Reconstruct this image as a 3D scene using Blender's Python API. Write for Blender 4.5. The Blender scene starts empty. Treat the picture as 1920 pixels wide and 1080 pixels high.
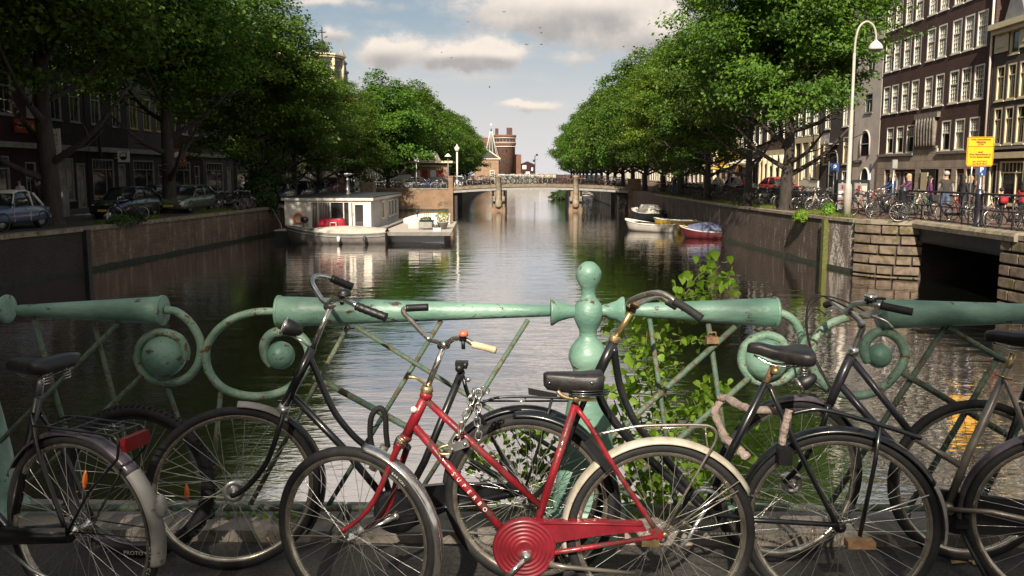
import bpy, math, random
import numpy as np
from mathutils import Vector, Matrix, Euler, noise
S = bpy.context.scene
COL = S.collection
PI = math.pi
R = math.radians
RND = random.Random(7)
def V(*a): return Vector(a)

# ------------------------------------------------------------------ camera
FPX = 1500.0
PITCH = R(6.6); YAW = R(0.95); SHPX = FPX*math.tan(PITCH) - 215.0
EYE = V(0, 0, 1.70)
cam_d = bpy.data.cameras.new('camera'); cam = bpy.data.objects.new('camera', cam_d); COL.objects.link(cam)
cam_d.sensor_width = 36.0; cam_d.lens = 36.0*FPX/1920.0
cam_d.shift_y = SHPX/1920.0
cam_d.clip_start = 0.05; cam_d.clip_end = 3000
cam.location = EYE; cam.rotation_euler = (PI/2 - PITCH, 0, YAW)
S.camera = cam
_rt = V(math.cos(YAW), math.sin(YAW), 0); _f0 = V(-math.sin(YAW), math.cos(YAW), 0)
_fw = _f0*math.cos(PITCH) - V(0, 0, 1)*math.sin(PITCH); _up = _f0*math.sin(PITCH) + V(0, 0, 1)*math.cos(PITCH)
def ray(px, py): return _fw + _rt*((px - 960)/FPX) + _up*((540 + SHPX - py)/FPX)
def at(px, py, Y=None, X=None, Z=None):
    d = ray(px, py)
    if Y is not None: t = (Y - EYE.y)/d.y
    elif X is not None: t = (X - EYE.x)/d.x
    else: t = (Z - EYE.z)/d.z
    return EYE + d*t

# ------------------------------------------------------------------ light
SUN_EL = R(36.0); SUN_AZ = R(189.5)      # azimuth of the sun itself, clockwise from +Y
sun_dir = V(math.sin(SUN_AZ)*math.cos(SUN_EL), math.cos(SUN_AZ)*math.cos(SUN_EL), math.sin(SUN_EL))
sd = bpy.data.lights.new('sun', 'SUN'); sd.energy = 4.3; sd.angle = R(0.7); sd.color = (1.0, 0.90, 0.75)
so = bpy.data.objects.new('sun', sd); COL.objects.link(so)
so.location = (0, -20, 60)
so.rotation_euler = (-sun_dir).to_track_quat('-Z', 'Y').to_euler()
S.view_settings.view_transform = 'Standard'; S.view_settings.look = 'None'
S.view_settings.exposure = 0.92; S.view_settings.gamma = 1.0; S.view_settings.use_curve_mapping = False
S.cycles.max_bounces = 6; S.cycles.diffuse_bounces = 2; S.cycles.glossy_bounces = 4
S.cycles.transmission_bounces = 4; S.cycles.transparent_max_bounces = 6
S.cycles.caustics_reflective = False; S.cycles.caustics_refractive = False
S.cycles.use_adaptive_sampling = True; S.cycles.use_denoising = True

class NT:
    def __init__(s, nt): s.nt = nt
    def n(s, t, **kw):
        o = s.nt.nodes.new(t)
        for k, v in kw.items(): setattr(o, k, v)
        return o
    def l(s, a, b): s.nt.links.new(a, b)
    def m(s, op, a, b=None, c=None, clamp=False):
        o = s.n('ShaderNodeMath', operation=op); o.use_clamp = clamp
        for i, x in enumerate((a, b, c)):
            if x is None: continue
            if isinstance(x, (int, float)): o.inputs[i].default_value = x
            else: s.l(x, o.inputs[i])
        return o.outputs[0]
    def mix(s, f, a, b, bt='MIX'):
        o = s.n('ShaderNodeMix', data_type='RGBA', blend_type=bt)
        for i, x in ((0, f), (6, a), (7, b)):
            if isinstance(x, (int, float)): o.inputs[i].default_value = x
            elif isinstance(x, (tuple, list)): o.inputs[i].default_value = (*x[:3], 1)
            else: s.l(x, o.inputs[i])
        return o.outputs[2]
    def noise(s, vec, scale, detail=3, rough=0.55, w=0):
        o = s.n('ShaderNodeTexNoise'); o.inputs['Scale'].default_value = scale
        o.inputs['Detail'].default_value = detail; o.inputs['Roughness'].default_value = rough
        if vec is not None: s.l(vec, o.inputs['Vector'])
        return o.outputs['Fac']
    def ramp(s, f, a, b):
        o = s.n('ShaderNodeMapRange'); o.interpolation_type = 'SMOOTHSTEP'
        s.l(f, o.inputs[0]); o.inputs[1].default_value = a; o.inputs[2].default_value = b
        return o.outputs[0]
    def mapping(s, vec, scale=(1, 1, 1), loc=(0, 0, 0)):
        o = s.n('ShaderNodeMapping'); o.inputs['Scale'].default_value = scale; o.inputs['Location'].default_value = loc
        s.l(vec, o.inputs[0]); return o.outputs[0]

W = bpy.data.worlds.new('World'); S.world = W; W.use_nodes = True
def build_world():
    k = NT(W.node_tree); k.nt.nodes.clear()
    out = k.n('ShaderNodeOutputWorld'); bg = k.n('ShaderNodeBackground'); k.l(bg.outputs[0], out.inputs[0])
    sky = k.n('ShaderNodeTexSky', sky_type='NISHITA'); sky.sun_disc = False
    sky.sun_elevation = SUN_EL; sky.sun_rotation = SUN_AZ; sky.dust_density = 2.0; sky.air_density = 1.1
    tc = k.n('ShaderNodeTexCoord'); sep = k.n('ShaderNodeSeparateXYZ'); k.l(tc.outputs['Generated'], sep.inputs[0])
    x, y, z = sep.outputs
    yy = k.m('MAXIMUM', y, 0.08)
    u = k.m('DIVIDE', x, yy); v = k.m('DIVIDE', z, yy)
    cv = k.n('ShaderNodeCombineXYZ'); k.l(u, cv.inputs[0]); k.l(v, cv.inputs[1])
    wn = k.n('ShaderNodeTexNoise'); wn.inputs['Scale'].default_value = 14; wn.inputs['Detail'].default_value = 6; wn.inputs['Roughness'].default_value = .62
    k.l(cv.outputs[0], wn.inputs['Vector'])
    ws = k.n('ShaderNodeSeparateColor'); k.l(wn.outputs['Color'], ws.inputs[0])
    du = k.m('MULTIPLY_ADD', ws.outputs[0], .050, -.025); dv = k.m('MULTIPLY_ADD', ws.outputs[1], .036, -.018)
    front = k.ramp(y, 0.1, 0.35)
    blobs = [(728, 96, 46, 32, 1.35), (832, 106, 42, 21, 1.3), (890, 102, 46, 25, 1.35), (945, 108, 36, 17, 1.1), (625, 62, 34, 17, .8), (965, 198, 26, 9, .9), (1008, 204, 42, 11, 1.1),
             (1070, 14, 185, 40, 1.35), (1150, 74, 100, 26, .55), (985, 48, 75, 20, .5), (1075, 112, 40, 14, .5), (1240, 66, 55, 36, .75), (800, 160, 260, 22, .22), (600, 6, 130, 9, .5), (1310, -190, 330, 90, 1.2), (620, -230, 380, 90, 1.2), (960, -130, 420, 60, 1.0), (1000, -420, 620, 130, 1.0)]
    tot = None; shade = None
    for (px, py, a, b, s) in blobs:
        c = ray(px, py); uu, vv = c.x/c.y, c.z/c.y
        e = k.m('ADD', k.m('POWER', k.m('DIVIDE', k.m('SUBTRACT', k.m('ADD', u, du), uu), a/FPX), 2), k.m('POWER', k.m('DIVIDE', k.m('SUBTRACT', k.m('ADD', v, dv), vv), b/FPX), 2))
        g = k.m('MULTIPLY', k.m('EXPONENT', k.m('MULTIPLY', e, -1.0)), s)
        sh = k.m('MULTIPLY', g, k.m('DIVIDE', k.m('SUBTRACT', v, vv), b/FPX))
        tot = g if tot is None else k.m('ADD', tot, g)
        shade = sh if shade is None else k.m('ADD', shade, sh)
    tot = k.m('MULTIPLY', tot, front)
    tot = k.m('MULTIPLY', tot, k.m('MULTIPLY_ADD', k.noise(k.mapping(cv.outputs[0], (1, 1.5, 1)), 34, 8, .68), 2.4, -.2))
    # clouds elsewhere: a plane of noise overhead, cover raised to brighten the foreground
    zz = k.m('MAXIMUM', z, 0.04); pv = k.n('ShaderNodeCombineXYZ')
    k.l(k.m('DIVIDE', x, zz), pv.inputs[0]); k.l(k.m('DIVIDE', y, zz), pv.inputs[1])
    gn = k.noise(pv.outputs[0], 0.55, 6, .6)
    gen = k.m('MULTIPLY', k.ramp(gn, .38, .62), k.m('SUBTRACT', 1.0, k.m('MULTIPLY', front, .8)))
    gen = k.m('MULTIPLY', gen, k.ramp(z, 0.0, 0.15))
    wisp = k.m('MULTIPLY', k.ramp(k.noise(k.mapping(cv.outputs[0], (3, 14, 1)), 2.2, 5), .45, .75), .22)
    dens = k.ramp(k.m('ADD', k.m('ADD', tot, gen), wisp), .14, .85)
    lit = k.m('ADD', k.m('MULTIPLY', k.ramp(shade, -.70, .42), front), k.m('MULTIPLY', k.ramp(gn, .36, .66), k.m('SUBTRACT', 1, front)), clamp=True)
    fine = k.noise(cv.outputs[0], 30, 5, .6)
    lit = k.m('MULTIPLY_ADD', k.m('SUBTRACT', fine, .5), .55, lit, clamp=True)
    base = k.mix(1.0, sky.outputs[0], (1, 1, 1), 'MULTIPLY')
    sc = k.n('ShaderNodeVectorMath', operation='SCALE'); k.l(base, sc.inputs[0]); sc.inputs['Scale'].default_value = 0.085
    el = k.ramp(z, -0.01, 0.235)
    blue = k.mix(.68, sc.outputs[0], (.115, .15, .17))
    hz = k.mix(el, (.41, .395, .395), blue)
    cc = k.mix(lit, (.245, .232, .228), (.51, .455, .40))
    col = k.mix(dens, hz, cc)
    # the ground half of the dome
    col = k.mix(k.ramp(z, -.06, -.01), (.06, .055, .05), col)
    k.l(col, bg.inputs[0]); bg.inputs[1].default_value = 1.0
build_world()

# ------------------------------------------------------------------ materials
MATS = {}
def new_mat(name):
    m = bpy.data.materials.new(name); m.use_nodes = True
    k = NT(m.node_tree); b = k.nt.nodes['Principled BSDF']; MATS[name] = m
    return m, k, b
def mat(name, c1, c2=None, scale=4.0, rough=.6, metal=0.0, spot=None, spot_scale=9, spot_thr=.62, bump=0.0, bump_scale=40, coat=0.0, spec=.5, stretch=(1, 1, 1), island=0.0, space='Object', rough2=None, mix_lo=.35, mix_hi=.68):
    m, k, b = new_mat(name)
    tc = k.n('ShaderNodeTexCoord'); vec = k.mapping(tc.outputs[space], stretch)
    col = None
    if c2 is not None: col = k.mix(k.ramp(k.noise(vec, scale, 5), mix_lo, mix_hi), c1, c2)
    if island:
        g = k.n('ShaderNodeNewGeometry'); f = k.m('MULTIPLY_ADD', g.outputs['Random Per Island'], island*2, 1-island)
        vm = k.n('ShaderNodeVectorMath', operation='SCALE')
        if col is None: vm.inputs[0].default_value = c1[:3]
        else: k.l(col, vm.inputs[0])
        k.l(f, vm.inputs['Scale']); col = vm.outputs[0]
    if spot is not None:
        sp = k.ramp(k.noise(vec, spot_scale, 6, .65), spot_thr, spot_thr+.05)
        col = k.mix(sp, col if col is not None else c1, spot)
        if metal > 0: k.l(k.m('MULTIPLY', k.m('SUBTRACT', 1, sp), metal), b.inputs['Metallic'])
        k.l(k.m('MULTIPLY_ADD', sp, .85-rough, rough), b.inputs['Roughness'])
    else:
        b.inputs['Metallic'].default_value = metal; b.inputs['Roughness'].default_value = rough
        if rough2 is not None:
            k.l(k.m('MULTIPLY_ADD', k.noise(vec, scale*2, 4), rough2-rough, rough), b.inputs['Roughness'])
    if col is None: b.inputs['Base Color'].default_value = (*c1, 1)
    else: k.l(col, b.inputs['Base Color'])
    b.inputs['Coat Weight'].default_value = coat; b.inputs['Coat Roughness'].default_value = .08
    b.inputs['Specular IOR Level'].default_value = spec
    if bump:
        bp = k.n('ShaderNodeBump'); bp.inputs['Strength'].default_value = min(1, bump); bp.inputs['Distance'].default_value = .02
        k.l(k.noise(vec, bump_scale, 5), bp.inputs['Height']); k.l(bp.outputs[0], b.inputs['Normal'])
    return m
def brick_mat(name, c1, c2, mortar, bw=.22, bh=.07, stain=None, stain_thr=.6, vstreak=False, ms=.012, bump=.5):
    m, k, b = new_mat(name)
    tc = k.n('ShaderNodeTexCoord'); g = k.n('ShaderNodeSeparateXYZ'); k.l(tc.outputs['Object'], g.inputs[0])
    cv = k.n('ShaderNodeCombineXYZ'); k.l(k.m('ADD', g.outputs[0], g.outputs[1]), cv.inputs[0]); k.l(g.outputs[2], cv.inputs[1])
    bt = k.n('ShaderNodeTexBrick'); k.l(cv.outputs[0], bt.inputs[0])
    bt.inputs['Scale'].default_value = 1; bt.inputs['Brick Width'].default_value = bw; bt.inputs['Row Height'].default_value = bh; bt.inputs['Mortar Size'].default_value = ms
    bt.inputs['Color1'].default_value = (*c1, 1); bt.inputs['Color2'].default_value = (*c2, 1); bt.inputs['Mortar'].default_value = (*mortar, 1)
    col = bt.outputs[0]
    n1 = k.noise(tc.outputs['Object'], .9, 6, .65)
    vm = k.n('ShaderNodeVectorMath', operation='SCALE'); k.l(col, vm.inputs[0]); k.l(k.m('MULTIPLY_ADD', n1, 1.1, .42), vm.inputs['Scale']); col = vm.outputs[0]
    if stain is not None:
        vv = k.mapping(cv.outputs[0], (1.6, .25, 1)) if vstreak else tc.outputs['Object']
        sp = k.ramp(k.noise(vv, 1.6, 7, .7), stain_thr, stain_thr+.12)
        sp = k.m('MULTIPLY', sp, k.ramp(k.noise(tc.outputs['Object'], 9, 4, .7), .38, .6))
        col = k.mix(sp, col, stain)
    k.l(col, b.inputs['Base Color']); b.inputs['Roughness'].default_value = .9; b.inputs['Specular IOR Level'].default_value = .2
    bp = k.n('ShaderNodeBump'); bp.inputs['Strength'].default_value = bump; bp.inputs['Distance'].default_value = .01
    k.l(k.m('ADD', k.m('MULTIPLY', bt.outputs['Fac'], -1), k.noise(tc.outputs['Object'], 25, 4)), bp.inputs['Height']); k.l(bp.outputs[0], b.inputs['Normal'])
    return m
def leaf_mat(name, c1, c2, trans=.35, rough=.5, tc_col=None):
    m, k, b = new_mat(name)
    g = k.n('ShaderNodeNewGeometry'); oi = k.n('ShaderNodeObjectInfo')
    tco = k.n('ShaderNodeTexCoord')
    f = k.m('ADD', k.m('MULTIPLY', g.outputs['Random Per Island'], .55), k.m('MULTIPLY', k.ramp(k.noise(tco.outputs['Object'], .55, 4), .35, .65), .45))
    col = k.mix(f, c1, c2)
    hs = k.n('ShaderNodeHueSaturation'); k.l(col, hs.inputs['Color']); k.l(k.m('MULTIPLY_ADD', oi.outputs['Random'], .03, .485), hs.inputs['Hue'])
    k.l(k.m('MULTIPLY_ADD', oi.outputs['Random'], .35, .82), hs.inputs['Value']); col = hs.outputs[0]
    k.l(col, b.inputs['Base Color']); b.inputs['Roughness'].default_value = rough; b.inputs['Specular IOR Level'].default_value = .35
    t = k.n('ShaderNodeBsdfTranslucent'); k.l(k.mix(.5, col, tc_col or (c2[0]*1.4, c2[1]*1.5, c2[2]*.6)), t.inputs[0])
    mx = k.n('ShaderNodeMixShader'); mx.inputs[0].default_value = trans
    k.l(b.outputs[0], mx.inputs[1]); k.l(t.outputs[0], mx.inputs[2]); k.l(mx.outputs[0], k.nt.nodes['Material Output'].inputs[0])
    return m

# ------------------------------------------------------------------ mesh builder
class MB:
    def __init__(s, M=None): s.v = []; s.f = []; s.mi = []; s.sm = []; s.M = M; s.cur = 0
    def _add(s, vs, fs, smooth):
        o = len(s.v)
        if s.M is not None: vs = [s.M @ Vector(p) for p in vs]
        s.v += [tuple(p) for p in vs]
        for f in fs: s.f.append(tuple(i + o for i in f)); s.mi.append(s.cur); s.sm.append(smooth)
        return s
    def box(s, x0, x1, y0, y1, z0, z1):
        vs = [(x, y, z) for x in (x0, x1) for y in (y0, y1) for z in (z0, z1)]
        return s._add(vs, [(0, 1, 3, 2), (4, 6, 7, 5), (0, 4, 5, 1), (2, 3, 7, 6), (0, 2, 6, 4), (1, 5, 7, 3)], False)
    def bar(s, a, b, w, h, up=(0, 0, 1)):
        a = Vector(a); b = Vector(b); t = (b - a).normalized(); u = Vector(up)
        sd = t.cross(u)
        if sd.length < 1e-4: sd = t.cross(V(1, 0, 0))
        sd.normalize(); u = sd.cross(t).normalized()
        vs = [p + sd*i*w/2 + u*j*h/2 for p in (a, b) for i in (-1, 1) for j in (-1, 1)]
        return s._add(vs, [(0, 1, 3, 2), (4, 6, 7, 5), (0, 4, 5, 1), (2, 3, 7, 6), (0, 2, 6, 4), (1, 5, 7, 3)], False)
    def quad(s, a, b, c, d, smooth=False): return s._add([a, b, c, d], [(0, 1, 2, 3)], smooth)
    def poly(s, pts): return s._add(pts, [tuple(range(len(pts)))], False)
    def tube(s, pts, r, n=8, closed=False, caps=True, flat=1.0, nrm=None):
        P = [Vector(p) for p in pts]; N = len(P)
        rr = [r]*N if isinstance(r, (int, float)) else list(r)
        T = []
        for i in range(N):
            if closed: t = P[(i+1) % N] - P[i-1]
            else: t = P[min(i+1, N-1)] - P[max(i-1, 0)]
            if t.length < 1e-9: t = V(0, 0, 1)
            T.append(t.normalized())
        u = Vector(nrm) if nrm is not None else (V(0, 0, 1) if abs(T[0].z) < .9 else V(1, 0, 0))
        vs = []
        for i in range(N):
            u = (u - T[i]*u.dot(T[i]))
            if u.length < 1e-6: u = T[i].orthogonal()
            u.normalize(); w = T[i].cross(u)
            for j in range(n):
                a = 2*PI*j/n
                vs.append(P[i] + (u*math.cos(a)*flat + w*math.sin(a))*rr[i])
        fs = []
        for i in range(N if closed else N-1):
            i2 = (i+1) % N
            for j in range(n): fs.append((i*n+j, i*n+(j+1) % n, i2*n+(j+1) % n, i2*n+j))
        if caps and not closed: fs += [tuple(range(n))[::-1], tuple((N-1)*n+j for j in range(n))]
        return s._add(vs, fs, True)
    def lathe(s, prof, o=(0, 0, 0), ax=(0, 0, 1), n=20, caps=True, sm=True):
        o = Vector(o); ax = Vector(ax).normalized(); u = ax.orthogonal().normalized(); w = ax.cross(u)
        vs = []
        for (r, h) in prof:
            for j in range(n):
                a = 2*PI*j/n; vs.append(o + ax*h + (u*math.cos(a) + w*math.sin(a))*r)
        fs = [(i*n+j, i*n+(j+1) % n, (i+1)*n+(j+1) % n, (i+1)*n+j) for i in range(len(prof)-1) for j in range(n)]
        if caps: fs += [tuple(range(n))[::-1], tuple((len(prof)-1)*n+j for j in range(n))]
        return s._add(vs, fs, sm)
    def sphere(s, c, r, n=16, m=10, sc=(1, 1, 1)):
        c = Vector(c); vs = []
        for i in range(m+1):
            t = PI*i/m
            for j in range(n):
                a = 2*PI*j/n; vs.append(c + V(math.sin(t)*math.cos(a)*r*sc[0], math.sin(t)*math.sin(a)*r*sc[1], math.cos(t)*r*sc[2]))
        fs = [(i*n+j, (i+1)*n+j, (i+1)*n+(j+1) % n, i*n+(j+1) % n) for i in range(m) for j in range(n)]
        return s._add(vs, fs, True)
    def prism(s, pts, off):          # pts: list of 3D points of a flat outline; off: extrusion vector
        off = Vector(off); n = len(pts); P = [Vector(p) for p in pts]
        vs = P + [p + off for p in P]
        fs = [tuple(range(n))[::-1], tuple(n+i for i in range(n))] + [(i, (i+1) % n, n+(i+1) % n, n+i) for i in range(n)]
        return s._add(vs, fs, False)
    def loft(s, rings, closed=True, smooth=True, caps=True):
        n = len(rings[0]); vs = [p for r in rings for p in r]; fs = []
        for i in range(len(rings)-1):
            for j in range(n if closed else n-1): fs.append((i*n+j, i*n+(j+1) % n, (i+1)*n+(j+1) % n, (i+1)*n+j))
        if caps: fs += [tuple(range(n))[::-1], tuple((len(rings)-1)*n+j for j in range(n))]
        return s._add(vs, fs, smooth)
    def mesh(s, name, mats, org=(0, 0, 0)):
        me = bpy.data.meshes.new(name); ox, oy, oz = org
        me.from_pydata([(x-ox, y-oy, z-oz) for x, y, z in s.v], [], s.f)
        for m in (mats if isinstance(mats, (list, tuple)) else [mats]): me.materials.append(MATS[m] if isinstance(m, str) else m)
        me.polygons.foreach_set('material_index', s.mi); me.polygons.foreach_set('use_smooth', s.sm)
        return me
ORG = {}
def org(o): return ORG.get(o.name, V(0, 0, 0)) if o is not None else V(0, 0, 0)
def obj(name, mb, mats, parent=None, at_=None, **tags):
    base = org(parent)
    o0 = Vector(at_) if at_ is not None else base
    me = mb if isinstance(mb, bpy.types.Mesh) else mb.mesh(name, mats, o0)
    o = bpy.data.objects.new(name, me); COL.objects.link(o)
    if parent is not None: o.parent = parent; o.location = o0 - base
    else: o.location = o0
    ORG[o.name] = o0
    for k2, v2 in tags.items(): o[k2] = v2
    return o
def pieces(name, mb, mats, parent):
    """each separate piece of the builder becomes an object of its own"""
    n = len(mb.v); par = list(range(n))
    def find(i):
        while par[i] != i: par[i] = par[par[i]]; i = par[i]
        return i
    for f in mb.f:
        for q in f[1:]: par[find(q)] = find(f[0])
    grp = {}
    for i, f in enumerate(mb.f): grp.setdefault(find(f[0]), []).append(i)
    out = []
    for fs in grp.values():
        b = MB(); idx = {}
        for i in fs:
            f = mb.f[i]
            for q in f:
                if q not in idx: idx[q] = len(b.v); b.v.append(mb.v[q])
            b.f.append(tuple(idx[q] for q in f)); b.mi.append(mb.mi[i]); b.sm.append(mb.sm[i])
        out.append(obj(name, b, mats, parent))
    return out
def tag(o, label=None, cat=None, group=None, kind=None):
    if label: o['label'] = label
    if cat: o['category'] = cat
    if group: o['group'] = group
    if kind: o['kind'] = kind
    return o
def thing(name, label, cat, loc=(0, 0, 0), group=None, rotz=0):
    o = bpy.data.objects.new(name, None); COL.objects.link(o); o.location = loc; o.rotation_euler = (0, 0, rotz)
    o.empty_display_size = .1
    ORG[o.name] = Vector(loc) if rotz == 0 else V(0, 0, 0)
    return tag(o, label, cat, group)
def struct(name, mb, mats, at_=(0, 0, 0)): return tag(obj(name, mb, mats, at_=at_), kind='structure')
def dup(root, loc=None, rotz=None, label=None, group=None, scale=None):
    def rec(o, par):
        c = o.copy(); COL.objects.link(c)
        if par is not None: c.parent = par; c.matrix_parent_inverse = Matrix.Identity(4)
        for ch in list(KIDS.get(o.name, [])): KIDS.setdefault(c.name, []).append(rec(ch, c))
        return c
    if root.name not in KIDS: index_kids(root)
    c = rec(root, None)
    if loc is not None: c.location = loc
    if rotz is not None: c.rotation_euler = (0, 0, rotz)
    if label: c['label'] = label
    if group: c['group'] = group
    if scale is not None: c.scale = (scale,)*3 if isinstance(scale, (int, float)) else scale
    return c
KIDS = {}
def index_kids(root):
    KIDS[root.name] = list(root.children)
    for c in root.children: index_kids(c)
def cr(p, n=6):        # smooth curve through points (Catmull-Rom)
    P = [Vector(q) for q in p]; P = [P[0]*2 - P[1]] + P + [P[-1]*2 - P[-2]]; out = []
    for i in range(1, len(P)-2):
        a, b, c, d = P[i-1:i+3]
        for j in range(n):
            t = j/n; out.append(.5*((2*b) + (c-a)*t + (2*a-5*b+4*c-d)*t*t + (3*b-a-3*c+d)*t**3))
    return out + [P[-2]]
def text_mesh(body, size, mat_, xdir, ydir, center, extrude=.0, thick=0, sx=1.0):
    cu = bpy.data.curves.new('lettering', 'FONT'); cu.body = body; cu.size = size; cu.align_x = 'CENTER'; cu.align_y = 'CENTER'; cu.extrude = extrude; cu.offset = thick; cu.resolution_u = 3
    tmp = bpy.data.objects.new('tmp', cu); COL.objects.link(tmp)
    dg = bpy.context.evaluated_depsgraph_get(); me = bpy.data.meshes.new_from_object(tmp.evaluated_get(dg))
    bpy.data.objects.remove(tmp); bpy.data.curves.remove(cu)
    xd = Vector(xdir).normalized(); yd = Vector(ydir).normalized(); nd = xd.cross(yd)
    M = Matrix(((xd.x*sx, yd.x, nd.x, center[0]), (xd.y*sx, yd.y, nd.y, center[1]), (xd.z*sx, yd.z, nd.z, center[2]), (0, 0, 0, 1)))
    me.transform(M); me.materials.clear(); me.materials.append(MATS[mat_])
    return me
def lettering(body, size, mat_, xdir, ydir, center, parent=None, name='lettering', **kw):
    me = text_mesh(body, size, mat_, xdir, ydir, center, **kw)
    o0 = org(parent); me.transform(Matrix.Translation(-o0))
    return obj(name, me, None, parent)
WZ = -2.16
# ------------------------------------------------------------------ material library
mat('asphalt', (.034, .030, .027), (.070, .062, .054), 60, .85, bump=.6, bump_scale=160, spot=(.10, .09, .075), spot_scale=120, spot_thr=.66)
mat('street_brick', (.10, .055, .042), (.16, .10, .08), 6, .85, bump=.3, bump_scale=30)
mat('street_dark', (.035, .032, .032), (.06, .054, .05), 3, .8, bump=.3, bump_scale=20)
mat('coping_stone', (.30, .25, .18), (.17, .14, .10), 3, .8, spot=(.10, .11, .04), spot_scale=3.5, spot_thr=.58, bump=.4, bump_scale=30)
mat('pale_stone', (.25, .215, .18), (.15, .13, .11), 5, .8, spot=(.10, .10, .06), spot_scale=6, spot_thr=.6, bump=.4, bump_scale=40)
mat('block_stone', (.21, .155, .11), (.10, .075, .055), 3.5, .85, spot=(.10, .085, .035), spot_scale=2.2, spot_thr=.54, bump=.7, bump_scale=16)
mat('wing_stone', (.27, .165, .095), (.17, .11, .07), .8, .8, spot=(.10, .08, .055), spot_scale=.9, spot_thr=.56, bump=.3, bump_scale=8)
mat('quay_concrete_plain', (.19, .13, .09), (.075, .055, .048), .9, .85, spot=(.26, .20, .12), spot_scale=1.6, spot_thr=.60, bump=.3, bump_scale=10, stretch=(1, 1, .3))
brick_mat('quay_brick', (.10, .068, .055), (.072, .048, .040), (.15, .125, .10), .22, .065, stain=(.46, .42, .36), stain_thr=.53, vstreak=True)
brick_mat('quay_brick_pale', (.15, .10, .085), (.11, .075, .065), (.22, .19, .16), .22, .065, stain=(.62, .57, .50), stain_thr=.46, vstreak=True)
brick_mat('quay_brick_dark', (.06, .045, .042), (.04, .032, .030), (.07, .06, .055), .22, .065, stain=(.16, .14, .12), stain_thr=.62, vstreak=True)
brick_mat('quay_concrete', (.20, .135, .095), (.15, .105, .08), (.13, .10, .08), .46, .16, stain=(.34, .28, .19), stain_thr=.50, vstreak=True)
mat('algae', (.012, .016, .009), (.030, .034, .016), 5, .7, bump=.5, bump_scale=30)
mat('moss', (.07, .09, .02), (.14, .13, .035), 8, .95, bump=.8, bump_scale=60)
mat('dark_steel', (.018, .021, .026), (.03, .032, .035), 3, .45, metal=.3, bump=.1)
mat('verdigris', (.11, .215, .165), (.195, .325, .25), 7, .42, spot=(.070, .038, .025), spot_scale=19, spot_thr=.60, bump=.22, bump_scale=45, stretch=(.6, 1, 1))
mat('verdigris_worn', (.12, .22, .16), (.22, .32, .23), 16, .5, spot=(.13, .07, .035), spot_scale=26, spot_thr=.56, bump=.35, bump_scale=90)
mat('verdigris_rod', (.06, .12, .09), (.11, .14, .09), 18, .6, spot=(.10, .07, .04), spot_scale=34, spot_thr=.52, bump=.4, bump_scale=90)
mat('rust', (.16, .085, .04), (.26, .16, .08), 30, .8, bump=.4, bump_scale=90)
mat('rubber', (.006, .006, .0065), (.012, .011, .011), 30, .75, bump=.2, bump_scale=150)
mat('rim_chrome', (.62, .57, .48), (.42, .36, .28), 26, .26, metal=.9, spot=(.20, .13, .075), spot_scale=42, spot_thr=.64)
mat('chrome', (.72, .70, .67), (.50, .47, .43), 22, .16, metal=.95, spot=(.22, .14, .08), spot_scale=60, spot_thr=.70)
mat('alloy', (.55, .54, .52), (.40, .39, .38), 30, .32, metal=.85)
mat('brass', (.52, .40, .20), (.36, .25, .12), 30, .35, metal=.8, spot=(.2, .1, .05), spot_scale=50, spot_thr=.6)
mat('spoke_steel', (.52, .50, .47), None, rough=.3, metal=.8)
mat('frame_black', (.005, .0055, .007), (.011, .011, .012), 14, .28, coat=.4, spot=(.10, .07, .05), spot_scale=48, spot_thr=.70)
mat('frame_slate', (.020, .019, .026), (.035, .032, .04), 12, .33, metal=.3, coat=.3, spot=(.26, .23, .20), spot_scale=36, spot_thr=.66)
mat('frame_silver', (.27, .24, .20), (.17, .15, .13), 14, .38, metal=.6, spot=(.12, .07, .04), spot_scale=40, spot_thr=.62)
mat('frame_red', (.27, .013, .022), (.12, .010, .014), 11, .36, coat=.35, spot=(.075, .03, .022), spot_scale=23, spot_thr=.545, bump=.15)
mat('chaincase_red', (.22, .014, .024), (.13, .010, .015), 12, .38, coat=.3, spot=(.11, .03, .025), spot_scale=30, spot_thr=.68)
mat('leather_black', (.010, .009, .010), (.024, .021, .021), 30, .42, bump=.12, bump_scale=200)
mat('plastic_black', (.007, .007, .008), (.012, .012, .012), 20, .45)
mat('grip_cream', (.62, .50, .30), (.50, .38, .22), 20, .5)
mat('cloth_pink', (.40, .31, .27), (.24, .18, .15), 20, .9, bump=.9, bump_scale=60)
mat('fender_cream', (.44, .41, .34), (.32, .28, .21), 14, .4, spot=(.22, .15, .09), spot_scale=36, spot_thr=.62)
mat('fender_grey', (.27, .26, .24), (.17, .16, .145), 9, .6, spot=(.12, .10, .09), spot_scale=26, spot_thr=.60)
mat('fender_purple', (.035, .028, .036), (.10, .078, .098), 12, .3, coat=.3)
mat('reflector_orange', (.75, .16, .02), None, rough=.3, coat=.5)
mat('reflector_red', (.16, .010, .012), None, rough=.25, coat=.5)
mat('lens_glass', (.62, .60, .52), None, rough=.08, metal=.5)
mat('bell_orange', (.62, .15, .09), (.4, .1, .06), 30, .35)
mat('paint_white', (.68, .66, .60), (.55, .52, .46), 4, .5)
mat('print_white', (.75, .72, .66), None, rough=.6)
mat('print_grey', (.35, .35, .34), None, rough=.6)
mat('water_stub', (.02, .02, .02))
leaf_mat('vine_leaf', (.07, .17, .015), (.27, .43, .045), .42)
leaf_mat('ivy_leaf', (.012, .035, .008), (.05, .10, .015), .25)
mat('vine_stem', (.09, .10, .03), (.15, .12, .05), 20, .7)

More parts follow.
